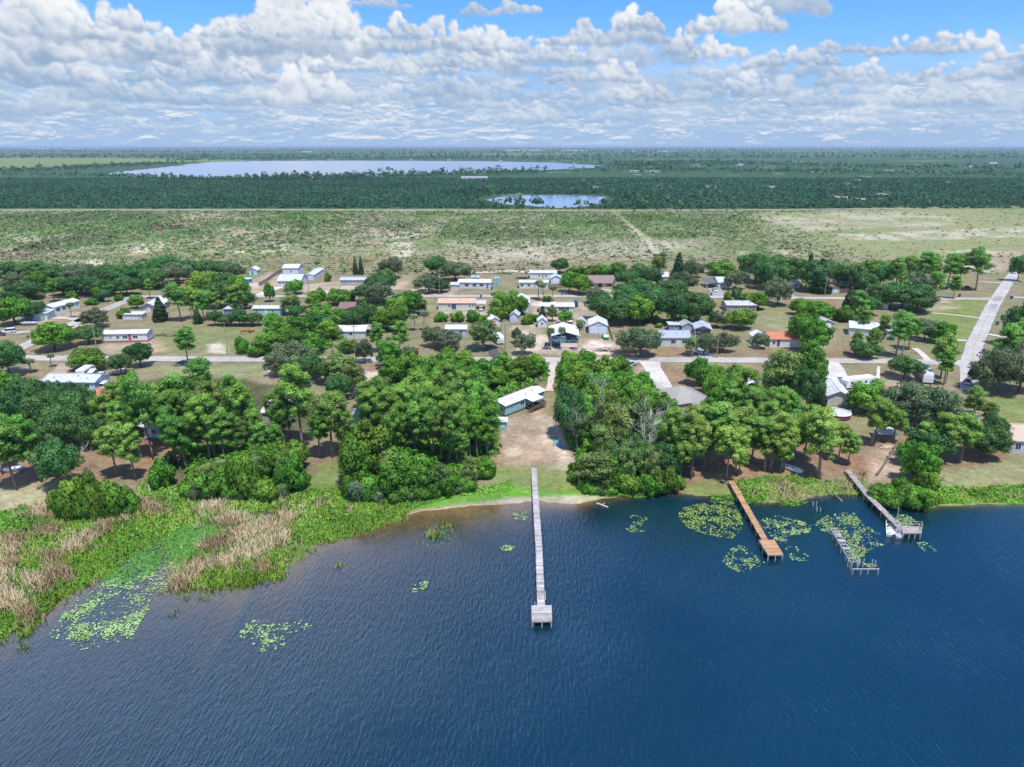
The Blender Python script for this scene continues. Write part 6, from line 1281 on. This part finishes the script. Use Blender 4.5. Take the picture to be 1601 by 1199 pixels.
def log(label, pts, rad, mat): 
    m = MB(); P = [P3(x, y, z) for x, y, z in pts]; n = len(P); m.tube(P, [rad * (1 - .55 * i / (n - 1)) for i in range(n)], 7)
    if n > 2: m.tube([P[1], P[1] + Vector((.7, .5, .35))], [rad * .4, .02], 5)
    tag(m.build('driftwood', mat, smooth=True), label, 'driftwood')
log('fallen pale trunk lying from the bank into dark water', [(1298, 768, .9), (1305, 773, .5), (1317, 784, .05)], .24, BARK['W'])
log('driftwood log in the shallows right of the long grey dock', [(933, 787, .12), (941, 789.5, .15), (951, 793, .05)], .26, BARK['W'])
log('leaning brown trunk lying across bare ground below the junk shelter', [(1371, 742, 1.1), (1385, 722, 1.5), (1398, 700, 3.6), (1404, 690, 5)], .26, BARK['O'])
# the boat
def loft_boat():
    r = empty('boat', P3(1396, 829, 0)); a, b = P3(1396, 841, 0), P3(1396, 815.5, 0); ax = (P3(1394.5, 815.5, 0) - P3(1396, 841, 0)); r.rotation_euler = (0, 0, math.atan2(ax.y, ax.x) - math.pi / 2)
    tag(r, 'white deck boat with red trimmed side tied to the grey dock', 'boat'); lm(1396, 828, 'white deck boat')
    Lh, Wd = 6.2, 1.18
    def out(sc_, z): 
        pr = [(-1, -.5), (-1, .1), (-1, .28), (-.93, .38), (-.74, .46), (-.4, .5), (0, .505), (.4, .5), (.74, .46), (.93, .38), (1, .28), (1, .1), (1, -.5)]
        return [(x * Wd * sc_, y * Lh * (1 - (1 - sc_) * .45), z) for x, y in pr]
    wt = paint((.78, .78, .78), .35, .05); MB().loft([out(.80, -.3), out(.95, .15), out(1, .62), out(.93, .64), out(.90, .30)]).build('hull', wt, r)
    red = paint((.55, .05, .06), .4, .1); MB().loft([[(Wd + .005, y, z) for z in (.30, .46)] + [(Wd + .03, y, z) for z in (.46, .30)] for y in (-3.0, 1.6)]).build('side_stripe', red, r)
    dk_ = paint((.05, .055, .075), .6, .1); MB().prism([(x * .97, y) for x, y, _ in out(.86, 0) if y > .9] , .305, .33).build('bow_carpet', dk_, r)
    cush = paint((.70, .71, .72), .5, .06)
    for x0, x1, y0, y1 in ((-.95, -.45, -2.9, -1.9), (.1, .95, -2.9, -2.2), (-.9, -.35, -.9, -.2), (.35, .9, -.9, -.2)): MB().box(x0, x1, y0, y1, .31, .62).box(x0, x1, y0 - .02, y0 + .14, .62, .98).build('seat', cush, r)
    for x in (-.62, .62): MB().box(x - .3, x + .3, .1, .75, .31, .95).build('console', paint((.12, .12, .13), .4, .1), r); MB().loft([[(x - .3, .75, .95), (x + .3, .75, .95), (x + .3, .72, .95), (x - .3, .72, .95)], [(x - .26, .5, 1.3), (x + .26, .5, 1.3), (x + .26, .47, 1.3), (x - .26, .47, 1.3)]]).build('windscreen', glass(), r)
    MB().box(-.28, .28, -3.55, -3.1, -.1, .75).box(-.2, .2, -3.5, -3.2, .75, .95).build('outboard_motor', paint((.08, .08, .09), .35, .1), r)
loft_boat()
# ------------------------------------------------------------------ vehicles
def wheel(root, x, y, rad=.33, w=.22):
    t = MB(); t.tube([(x, y - w / 2, rad), (x, y + w / 2, rad)], rad, 14); o = t.build('wheel', paint((.03, .03, .03), .8, .1), root)
    h = MB(); h.tube([(x, y - w / 2 - .012, rad), (x, y + w / 2 + .012, rad)], rad * .55, 10); h.build('rim', paint((.45, .45, .46), .35, .1), o)
def car(name, label, cat, px, py, heading, body, kind='sedan', L_=4.6, W=1.8, phrase=None, rear=None):
    """heading: two points in the photograph the car points along, or an angle"""
    p = at(px, py); p.z += .16
    if isinstance(heading, tuple): q0, q1 = at(*heading[:2]), at(*heading[2:]); heading = math.atan2(q1.y - q0.y, q1.x - q0.x)
    r = empty(name, p, heading); tag(r, label, cat)
    if phrase: lm(px, py, phrase)
    H = {'sedan': (.78, 1.42), 'suv': (.95, 1.75), 'pickup': (.98, 1.80), 'van': (1.0, 2.1)}[kind]; h = L_ / 2; w = W / 2
    prof = [(-h, .35), (-h * .98, H[0] * .92), (-h * .5, H[0]), (h * .45, H[0]), (h * .95, H[0] * .82), (h, .35)]
    bm_ = MB(); bm_.loft([[(x, y * (.94 if k in (0, 3) else 1), z) for x, z in prof] for k, y in enumerate((-w, -w * .93, w * .93, w))]); pm = paint(body, .3, .06, 1, .5)
    bm_.build('body', pm, r)
    cab = {'sedan': (-.55, -.32, .12, .42), 'suv': (-.97, -.9, .12, .40), 'pickup': (-.18, -.12, .20, .42), 'van': (-.97, -.94, .55, .85)}[kind]
    x0, x1, x2, x3 = [h * c_ for c_ in cab]; gl_ = MB(); gl_.loft([[(x0, -w * .93, H[0] + .002), (x3, -w * .93, H[0] + .002), (x3, w * .93, H[0] + .002), (x0, w * .93, H[0] + .002)], [(x1, -w * .76, H[1] - .05), (x2, -w * .76, H[1] - .05), (x2, w * .76, H[1] - .05), (x1, w * .76, H[1] - .05)]]); gl_.build('windows', glass(), r)
    rf = MB(); rf.loft([[(x1 - .05, -w * .78, H[1] - .049), (x2 + .05, -w * .78, H[1] - .049), (x2 + .05, w * .78, H[1] - .049), (x1 - .05, w * .78, H[1] - .049)], [(x1 + .1, -w * .68, H[1] + .03), (x2 - .1, -w * .68, H[1] + .03), (x2 - .1, w * .68, H[1] + .03), (x1 + .1, w * .68, H[1] + .03)]]); rf.build('roof', pm, r)
    if kind == 'pickup': MB().box(-h * .95, -h * .22, -w * .8, w * .8, H[0] - .02, H[0] + .012).build('truck_bed', paint((.04, .04, .045), .7, .1), r)
    for x in (-h * .62, h * .62):
        for y in (-w + .08, w - .08): wheel(r, x, y)
    for y in (-w * .7, w * .7): MB().box(h - .06, h + .012, y - .18, y + .18, .56, .70).build('headlight', TRIM, r); MB().box(-h - .012, -h + .05, y - .16, y + .16, .6, .78).build('tail_light', paint((.4, .02, .02), .4, .1), r)
    return r
car('car', 'white sedan on the narrow drive beside the far end of the main road', 'car', 1414, 441.5, (1400, 441, 1430, 441.6), (.75, .77, .80), phrase='white sedan')

car('car', 'dark red car parked under a tall pine by the main road', 'car', 1511, 452, (1530, 451.6, 1500, 452.2), (.16, .015, .025))
car('pickup_truck', 'dark pickup parked before the teal house with three palms', 'pickup truck', 864, 541, (850, 541, 870, 541.2), (.02, .025, .04), 'pickup', 5.4, 1.95)
car('pickup_truck', 'blue truck parked beside the white mobile home with porch', 'truck', 900, 478, (900, 480, 901, 470), (.03, .09, .22), 'van', 5.6, 2.0)
car('car', 'small green car in front of the two-door garage', 'car', 946.5, 529, (950, 531, 943, 522), (.01, .33, .18), phrase='green car')
car('car', 'pale blue car nosed out beside the street at the wood edge', 'car', 986, 572, (980, 574, 992, 570), (.40, .50, .62), phrase='pale blue car')
car('car', 'white car half hidden by trees beside the concrete drive', 'car', 1016, 604, (1010, 596, 1022, 608), (.76, .77, .78))
car('suv', 'white off-road vehicle on the sandy yard at the far left', 'suv', 13, 521, (20, 521, 5, 522), (.74, .76, .78), 'suv', 4.7, 1.9)
car('car', 'dark car beside the white off-road vehicle at the left edge', 'car', -2, 525, (5, 525, -10, 525.5), (.03, .04, .05))
car('car', 'white car on the grey drive below the dark carport', 'car', 1117.5, 455.5, (1114, 452, 1121, 459), (.74, .76, .80))
car('car', 'silver car under the carport of the tan-roofed mobile home', 'car', 752, 485, (752, 488, 752, 478), (.58, .66, .72))
car('car', 'dark car parked by the pale green hedge in the middle trees', 'car', 485, 473, (478, 473, 492, 473), (.03, .035, .04))
car('car', 'white car beside the pale green mobile home', 'car', 384, 481, (378, 480, 392, 482), (.72, .75, .80))
car('van', 'white van behind the long white house on the left', 'van', 146, 590, (140, 596, 152, 582), (.72, .76, .80), 'van', 5.6, 2.0)
car('pickup_truck', 'silver pickup beside the white van behind the long white house', 'pickup truck', 160, 592, (155, 598, 168, 586), (.55, .60, .64), 'pickup', 5.4, 1.95)
car('car', 'white car at the near corner of the long white house', 'car', 166, 606, (160, 610, 173, 600), (.76, .77, .78), 'suv')
car('pickup_truck', 'dark grey pickup behind the slate-roofed house', 'pickup truck', 556, 622, (550, 622, 568, 619), (.05, .055, .065), 'pickup', 5.4, 1.95)
car('car', 'pale car behind the roof of the teal house', 'car', 892, 508.5, (890, 512, 893, 504), (.72, .73, .72), 'suv')
car('car', 'blue car under the open side of the teal house roof', 'car', 895, 535, (888, 535, 902, 535), (.05, .16, .32))
car('car', 'silver car in the dark end of the asphalt drive under the right hand tree', 'car', 1512, 600, (1512, 606, 1513, 592), (.50, .52, .55))
def rv(name, label, px, py, h_, L_, W, H, body, stripe, phrase, motor=True):
    p = at(px, py); q0, q1 = at(*h_[:2]), at(*h_[2:]); r = empty(name, p, math.atan2(q1.y - q0.y, q1.x - q0.x)); tag(r, label, 'rv' if motor else 'camper'); lm(px, py, phrase); h, w = L_ / 2, W / 2
    nose = .25 if motor else .7
    m = MB(); m.loft([[(x, y, z) for x, z in ((-h, .5), (-h, H - .15), (-h + .15, H), (h - nose * 1.4, H), (h - nose * .3, H * .80), (h, H * .5), (h - .05, .5))] for y in (-w, w)]); m.build('body', paint(body, .4, .08), r)
    for y in (-w, w):
        s = 1 if y > 0 else -1; MB().box(-h + .3, h - .9, min(y + s * .002, y + s * .02), max(y + s * .002, y + s * .02), .75, 1.15).build('side_stripe', paint(stripe, .4, .1), r)
        g_ = MB()
        for i in range(4): x = -h + .9 + i * (L_ - 2.6) / 3; g_.box(x - .4, x + .4, min(y + s * .003, y + s * .03), max(y + s * .003, y + s * .03), 1.6, 2.2)
        g_.build('windows', glass(), r)
        for x in ((-h * .55, h * .65) if motor else (-.5, .5)): wheel(r, x, y - s * .1, .42)
    if motor: MB().box(h - .32, h - .07, -w * .85, w * .85, H * .52, H * .74).build('windscreen', glass(), r)
    else: MB().box(h, h + 1.1, -.06, .06, .45, .56).build('tow_bar', paint((.08, .08, .08), .6, .1), r)
    u = MB()
    for x in (-h * .5, h * .25): u.box(x - .5, x + .5, -.4, .4, H + .002, H + .3)
    u.build('roof_unit', TRIM, r)
rv('motorhome', 'large white motorhome with grey roof and red edge parked on the right lawn', 1445, 593, (1438, 582, 1452, 603), 9.5, 2.6, 3.3, (.60, .63, .68), (.45, .04, .06), 'white motorhome')
rv('travel_trailer', 'silver travel trailer parked on the dark asphalt drive', 777, 534, (768, 526, 786, 541), 8.5, 2.5, 3.0, (.62, .66, .70), (.15, .17, .2), 'silver trailer', False)
rv('travel_trailer', 'white rounded camper beside the white gabled house rear wing', 1340, 605, (1366, 603, 1328, 607), 9.5, 2.6, 3.0, (.72, .76, .78), (.4, .45, .5), 'white rounded camper', False)
rv('travel_trailer', 'pale camper behind the long white house and beside the van', 136, 588, (130, 592, 146, 582), 6.5, 2.4, 2.8, (.66, .74, .76), (.3, .4, .42), 'pale camper', False)
rv('travel_trailer', 'white round-nosed camper trailer behind the mint trailer home', 44, 498, (38, 499, 52, 496), 4.5, 2.2, 2.3, (.70, .72, .74), (.5, .52, .54), 'round-nosed camper', False)
def skiff(label, px, py, h_, L_=5.0, W=1.7, col=(.72, .73, .75), z=.55, inside=(.2, .2, .21)):
    p = at(px, py); q0, q1 = at(*h_[:2]), at(*h_[2:]); r = empty('skiff', p, math.atan2(q1.y - q0.y, q1.x - q0.x)); tag(r, label, 'boat'); w = W / 2
    def rg_(s, zz): return [(x * L_ / 2 * (1 - (1 - s) * .4), y * w * s, zz) for x, y in ((-1, -1), (.3, -.95), (.75, -.55), (1, 0), (.75, .55), (.3, .95), (-1, 1))]
    MB().loft([rg_(.6, z), rg_(1, z + .65), rg_(.9, z + .66), rg_(.8, z + .35)]).build('hull', paint(col, .4, .1), r); MB().box(-.3, .1, -w * .78, w * .78, z + .38, z + .5).box(-1.6, -1.2, -w * .78, w * .78, z + .38, z + .5).build('seat', paint(inside, .6, .1), r)
    if z > .3: m = MB(); m.box(-1.8, 2.6, -.06, .06, z - .25, z - .12).box(-.6, -.5, -.8, .8, z - .25, z - .12); m.build('trailer', paint((.2, .2, .2), .6, .1), r); wheel(r, -.55, -.8, .3, .16); wheel(r, -.55, .8, .3, .16)
skiff('long white skiff on a trailer below the mint trailer home', 48, 508.5, (38, 508.5, 60, 508), 6.2)
skiff('white skiff hauled up on the grass below the pines near the orange dock', 1239, 736, (1233, 733, 1246, 738), 4.6, 1.6, z=.12)
skiff('pale narrow boat lying between trunks behind the big spreading pine', 1252, 694, (1245, 699, 1260, 690), 4.8, 1.4, (.62, .68, .74), z=.12)
skiff('small silver boat on the brown ground at the far left', 24, 736, (17, 737, 31, 735), 3.8, 1.5, (.60, .64, .70), z=.12)
skiff('small blue kayak lying on bare sand above the long grey dock', 875, 698.5, (872, 698, 878, 699.4), 1.7, .6, (.02, .25, .55), z=.05)
# ------------------------------------------------------------------ poles, bins, fences, pool and small things
def pole(px, yb, yt, label, arm=True, trans=False, col=(.30, .26, .22)):
    b = at(px, yb); h = height_for(b.y, b.z, yt); r = empty('utility_pole', b); tag(r, label, 'utility pole', 'utility poles along the streets'); m = paint(col, .9, .25, 1.0, .1)
    MB().tube([(0, 0, -.3), (rnd(-.1, .1), 0, h)], [.17, .11], 8).build('pole', m, r)
    if arm: MB().box(-1.1, 1.1, -.06, .06, h - .7, h - .56).build('cross_arm', m, r); k = MB(); [k.tube([(x, 0, h - .559), (x, 0, h - .36)], .05, 6) for x in (-1, -.4, .4, 1)]; k.build('insulator', TRIM, r)
    if trans: MB().tube([(.32, 0, h - 1.9), (.32, 0, h - 1.0)], .24, 10).build('transformer', paint((.45, .47, .48), .5, .1), r)
for a in [(151, 545, 505, 'pale utility pole in front of the red-striped mobile home'), (356, 553, 508, 'dark slim utility pole on the left lawn', False), (557, 568, 507, 'utility pole before the long white-roofed mobile home'), (1289, 463, 432, 'utility pole beside the pale blue box trailer', True, True), (1411, 553, 508, 'utility pole with transformer right of the white house near the main road', True, True), (1460, 533, 498, 'pale utility pole near the grey green tree by the main road'), (1478, 600, 567, 'yellowish utility pole right of the white motorhome', False), (1573, 560, 528, 'utility pole on the far side of the main road', False), (189, 458, 438, 'utility pole by the back street at left'), (483, 456, 424, 'utility pole in front of the white metal shed', True, True), (687, 460, 427, 'utility pole left of the plain white annex', True, True), (790, 550, 498, 'thin utility pole right of the silver trailer', True), (240, 503, 474, 'thin dark pole in front of the slanting roofed white house', False), (300, 500, 468, 'thin pole left of the pale green mobile home', False), (1120, 560, 520, 'twin bare pole before the slate blue double-wide', False), (1374, 476, 440, 'pole among oaks by the back street', False)]: pole(*a)
def trash_bin(px, py, label):
    r = empty('trash_bin', at(px, py) + Vector((0, 0, .13)), rnd(-.3, .3)); tag(r, label, 'trash bin', 'blue bins along the streets'); b = paint((.03, .07, .24), .5, .1)
    MB().loft([[(x * s, y * s, z) for x, y in ((-1, -1), (1, -1), (1, 1), (-1, 1))] for s, z in ((.30, 0), (.40, 1.1))]).build('bin', b, r); MB().loft([[(x * s, y * s - .02, z) for x, y in ((-1, -1), (1, -1), (1, 1), (-1, 1))] for s, z in ((.43, 1.102), (.36, 1.24))]).build('lid', b, r)
for a in [(879, 460.5, 'left bin of a pair in front of the two white mobile homes'), (885, 460.5, 'right bin of a pair in front of the two white mobile homes'), (945.5, 461, 'bin in front of the brown-roofed yellow house'), (752, 465.5, 'bin at the street before the dark-shuttered mobile home'), (769, 453, 'bin by the corner of the dark-shuttered mobile home'), (789.5, 557, 'bin beside the dark asphalt drive'), (1500, 464, 'bin on the back street near the main road'), (1581, 467.5, 'bin on the right side of the main road'), (1537, 552, 'bin on the verge right of the junction'), (1112, 462, 'bin beside the white car on the grey drive'), (1559, 508, 'bin half way down the right side of the main road')]: trash_bin(*a)
def fence(label, pts, h, mat, name='privacy_fence', post=2.4):
    P = [at(x, y) for x, y in pts]; r = empty(name, P[0]); tag(r, label, 'fence'); m = MB(); o = P[0]
    for a, b in zip(P, P[1:]):
        d = b - a; L_ = math.hypot(d.x, d.y); n = max(1, int(L_ / .3))
        for i in range(n):
            q = a.lerp(b, (i + .03) / n) - o; e = a.lerp(b, (i + .95) / n) - o; s = Vector((-d.y, d.x, 0)).normalized() * .025; hh = h + rnd(-.04, .04)
            m.add([q - s, e - s, e + s, q + s] + [p + Vector((0, 0, hh)) for p in (q - s, e - s, e + s, q + s)], [(3, 2, 1, 0), (4, 5, 6, 7), (0, 1, 5, 4), (1, 2, 6, 5), (2, 3, 7, 6), (3, 0, 4, 7)], rnd(0, 1))
        k = max(1, int(L_ / post))
        for i in range(k + 1): q = a.lerp(b, i / k) - o; s = Vector((-d.y, d.x, 0)).normalized() * .09; MB().box(q.x + s.x - .05, q.x + s.x + .05, q.y + s.y - .05, q.y + s.y + .05, -.2, h + .08).build('fence_post', mat, r)
    m.build('boards', mat, r)
fence('weathered wooden fence running back from the broad pale-roofed house', [(405, 447.5), (416, 442), (428, 433), (441, 425)], 1.9, paint((.24, .20, .19), .9, .2, tintvar=.3))
fence('low white panel fence in front of the turquoise box shed', [(372, 447), (405, 447.5)], 1.6, paint((.74, .74, .74), .6, .1, tintvar=.1))
fence('dark wooden fence in front of the white gabled garage', [(855, 450.5), (880, 450.5)], 1.9, paint((.20, .17, .16), .9, .2, tintvar=.3))
fence('low grey line of thin boards right of the blue two-door garage', [(950, 508), (958, 532)], 1.1, paint((.30, .29, .28), .9, .2, tintvar=.3), 'board_line')  # grey strip built as a row of thin upright boards
fence('dark fence along the yard of the brown-roofed yellow house', [(1313, 458), (1336, 458)], 1.8, paint((.16, .11, .10), .9, .2, tintvar=.3))
def pool():
    r = empty('swimming_pool', at(1309, 652)); tag(r, 'round above-ground pool with maroon wall and white cover', 'pool'); lm(1309, 652, 'round pool'); R = 3.0; ci = [(math.cos(i * .19635), math.sin(i * .19635)) for i in range(32)]
    MB().loft([[(x * R, y * R, z) for x, y in ci] for z in (-.1, 1.3)], False).build('pool_wall', paint((.15, .04, .06), .6, .15), r)
    MB().loft([[(x * (R + .1), y * (R + .1), 1.3) for x, y in ci], [(x * (R + .1), y * (R + .1), 1.38) for x, y in ci], [(x * (R - .15), y * (R - .15), 1.38) for x, y in ci], [(x * (R - .15), y * (R - .15), 1.30) for x, y in ci]], False).build('rim', TRIM, r)
    MB().loft([[(x * (R - .16), y * (R - .16), 1.1) for x, y in ci], [(x * (R - .16), y * (R - .16), 1.22 ) for x, y in ci], [(x * .5, y * .5, 1.18) for x, y in ci]]).build('cover', paint((.60, .64, .66), .5, .2), r)
    m = MB()
    for y in (-.25, .25): m.tube([(R + .12, y, 0), (R + .05, y, 1.9), (R - .4, y, 1.4)], .03, 6)
    for z in (.35, .7, 1.05): m.tube([(R + .1, -.25, z), (R + .1, .25, z)], .03, 5)
    m.build('ladder', TRIM, r)
pool()
def pond_tub():
    r = empty('wading_pool', at(870.5, 690.5)); tag(r, 'small pale turquoise wading pool on bare sand', 'wading pool'); lm(871, 691, 'turquoise wading pool'); ci = [(math.cos(i * .3927), math.sin(i * .3927)) for i in range(16)]
    MB().loft([[(x * a, y * a, z) for x, y in ci] for a, z in ((.6, -.05), (.72, .32), (.66, .34), (.58, .06))]).build('tub', paint((.12, .52, .60), .5, .1), r); MB().loft([[(x * .61, y * .61, z) for x, y in ci] for z in (.16, .2)]).build('water', paint((.35, .62, .62), .1, .1, spec=.5), r)
pond_tub()
def fire_ring():
    r = empty('fire_ring', at(866, 686)); tag(r, 'pile of small dark stones left of the turquoise wading pool', 'stones'); m = MB()
    for i in range(11): a = i * .571; p = Vector((math.cos(a) * .7, math.sin(a) * .7, .1)); s = rnd(.12, .22); m.loft([[p + Vector((math.cos(t) * s * k, math.sin(t) * s * k, z * s)) for t in (0, 1.05, 2.1, 3.14, 4.19, 5.24)] for k, z in ((.7, -.6), (1, 0), (.6, .6))], True, rnd(0, 1))
    m.build('stones', paint((.16, .15, .14), .9, .2, tintvar=.3), r)
fire_ring()
def flagpole():
    b = at(587, 589); h = height_for(b.y, b.z, 569); r = empty('flagpole', b); tag(r, 'white flagpole with drooping striped flag on the bare brown yard', 'flagpole'); MB().tube([(0, 0, -.1), (0, 0, h)], [.06, .04], 8).build('pole', TRIM, r)
    f = MB(); [f.loft([[(.05 + .1 * j, .1 * math.sin(j * 1.5), h - .3 - i * .18 - .12 * j) for j in range(4)] + [(.05 + .1 * j, .1 * math.sin(j * 1.5) + .012, h - .3 - i * .18 - .12 * j) for j in range(3, -1, -1)], [(.05 + .1 * j, .1 * math.sin(j * 1.5), h - .479 - i * .18 - .12 * j) for j in range(4)] + [(.05 + .1 * j, .1 * math.sin(j * 1.5) + .012, h - .479 - i * .18 - .12 * j) for j in range(3, -1, -1)]]) for i in range(0, 6, 2)]; f.build('flag', paint((.5, .06, .07), .8, .1), r)
flagpole()
def markers():
    b = at(234.5, 772); h = height_for(b.y, b.z, 760); r = empty('white_post', b); tag(r, 'white pipe post standing in the green marsh edge', 'post'); MB().tube([(0, 0, -.2), (.05, 0, h)], .09, 8).build('pipe', TRIM, r); MB().tube([(.05, 0, h + .001), (.05, 0, h + .08)], .12, 8).build('cap', TRIM, r)
markers()
def woodpile(label, px, py, n, L_, cols, spread=1.2):
    r = empty('lumber_pile', at(px, py)); tag(r, label, 'lumber pile')
    m = MB()
    for i in range(n): z = .12 + .2 * (i // 6); x, y = rnd(-spread, spread), rnd(-.8, .8); a = rnd(-.7, .7); m.tube([(x - L_ / 2 * math.cos(a), y - L_ / 2 * math.sin(a), z), (x + L_ / 2 * math.cos(a), y + L_ / 2 * math.sin(a), z + rnd(0, .5))], rnd(.06, .14), 5, rnd(0, 1))
    m.build('lumber', paint(cols, .85, .25, 1.5, .1, tintvar=.4), r)
woodpile('heap of orange brown timber on the lawn edge by the green thicket', 388, 519, 22, 3.4, (.42, .20, .10)); woodpile('heap of dark scrap wood behind the front white mobile home', 818, 436, 24, 3.0, (.14, .08, .07), 2.6); woodpile('scrap pile beside the fence left of the plain white annex', 692, 452, 22, 3.0, (.22, .13, .11), 2.4); woodpile('heap of grey rubble boards on the sandy lot by the first street', 944, 549, 34, 2.4, (.50, .45, .40), 3.2); woodpile('driftwood scraps on the brown ground below the junk shelter', 1383, 700, 10, 1.6, (.5, .42, .30), 1.6); woodpile('grey branch heap lying on the left lawn', 258, 525, 12, 4.5, (.25, .22, .17), 2.5)
def container():
    a, rz, W = frame_for((243, 361), (252, 361)); r = empty('shipping_container', a, rz); tag(r, 'lone red container far out on the scrub plain', 'container'); MB().box(0, W, 0, 2.5, 0, 2.6).build('body', paint((.42, .13, .09), .6, .15, rib=.3), r); MB().box(.2, W - .2, -.04, -.003, .1, 2.4).build('door', paint((.36, .11, .08), .6, .1), r)
container()
def stand_tree(): plant('D', 1300, 444, 458, 14)
# dead brown palm by the box trailer
b = at(1294, 459); t = empty('palm_tree', b); tag(t, 'dead brown palm between the utility pole and the pale blue box trailer', 'palm tree')
H_, W_, cr, tr = PROTO['L'][1]; me = cr.copy(); me.materials.clear(); me.materials.append(FOL['T']); o = link('fronds', me, t); o.scale = (1.3, 1.3, .5); o = link('trunk', tr, t); o.scale = (1, 1, .5)

# ------------------------------------------------------------------ labels for the trees: kind and look, then the nearest thing to find it by
def label_trees():
    look = dict(P=['tall green pine', 'slender green pine', 'broad green pine', 'short green pine'], Y=['yellowish green pine'] * 4, Q=['tall pale green pine', 'slender pale green pine', 'broad pale green pine', 'short pale green pine'], O=['tall dark oak', 'dark rounded oak', 'broad dark oak', 'small dark oak'], B=['tall bright broadleaf tree', 'bright rounded broadleaf tree', 'broad bright broadleaf tree', 'small bright broadleaf tree'],
                G=['tall grey green oak', 'grey green rounded oak', 'broad grey green oak', 'small grey green oak'], F=['tall pale feathery tree', 'pale feathery tree', 'broad pale feathery tree', 'small pale feathery tree'], S=['tall green shrub', 'rounded green shrub', 'broad green shrub', 'low green shrub'], K=['grey shrub'] * 4,
                C=['tall dark cedar', 'narrow dark cedar', 'broad dark cedar', 'small dark cedar'], L=['tall cabbage palm', 'cabbage palm', 'broad cabbage palm', 'short cabbage palm'], D=['tall bare dead tree', 'bare dead tree', 'broad bare dead tree', 'small bare dead tree'])
    ordn = ['', 'second nearest', 'third nearest', 'fourth nearest', 'fifth nearest', 'sixth nearest', 'seventh nearest', 'eighth nearest', 'ninth nearest', 'tenth nearest', 'eleventh nearest', 'twelfth nearest', 'thirteenth nearest', 'fourteenth nearest']
    g = {}; used = {}
    for t in TREES:
        root, k, x, yt, yb, h, w = t
        q = [u for u in TREES if u[1] == k]; hs = sorted(u[5] for u in q); i = 0 if h > hs[int(len(hs) * .75)] else 3 if h < hs[int(len(hs) * .25)] else 2 if w > .62 * h + (2 if k in 'SBGO' else 0) else 1
        cx, cy = x, (yt + yb) / 2; d, px, py, ph = min((math.hypot(cx - a, (yb - b) * 1.4), a, b, p) for a, b, p in LM)
        side = ('behind' if yb < py else 'in front of') if abs(yb - py) * 1.4 > abs(cx - px) else ('left of' if cx < px else 'right of')
        g.setdefault((look[k][i], side, ph), []).append((d, t))
    for (lk, side, ph), L_ in g.items():
        L_.sort(key=lambda e: e[0])
        for j, (d, t) in enumerate(L_):
            s = {'behind': 'standing behind', 'in front of': 'standing in front of', 'left of': 'to the left of', 'right of': 'to the right of'}[side]
            if len(L_) == 1: lab = '%s %s the %s' % (lk, s, ph)
            else: lab = '%s, %s, %s the %s' % (lk, 'nearest' if j == 0 else ordn[min(j, 13)], s, ph)
            used[lab] = used.get(lab, 0) + 1; tag(t[0], lab, KIND[t[1]][1], {'P': 'pines of the lakeside and town', 'Y': 'pines of the lakeside and town', 'Q': 'pines of the lakeside and town', 'O': 'dark oaks of the town', 'B': 'broadleaf trees', 'G': 'grey green oaks', 'F': 'feathery trees', 'S': 'shrubs', 'K': 'shrubs', 'C': 'cedars', 'L': 'cabbage palms', 'D': 'dead trees'}[t[1]])
label_trees()
# ------------------------------------------------------------------ the air
def haze():
    m, nd = new_mat('haze'); v = nd('ShaderNodeVolumePrincipled', inp={'Color': (.62, .78, .95, 1), 'Density': HAZE, 'Anisotropy': 0.0}); nd('ShaderNodeOutputMaterial', inp={'Volume': v.outputs[0]})
    B = 48000; o = MB().box(-B, B, -3600, B * 1.5, -5.6, 72).build('haze', m); tag(o, 'pale blue haze over the whole lake plain', 'haze', kind='stuff')
HAZE = 0.5 / 9000
haze()
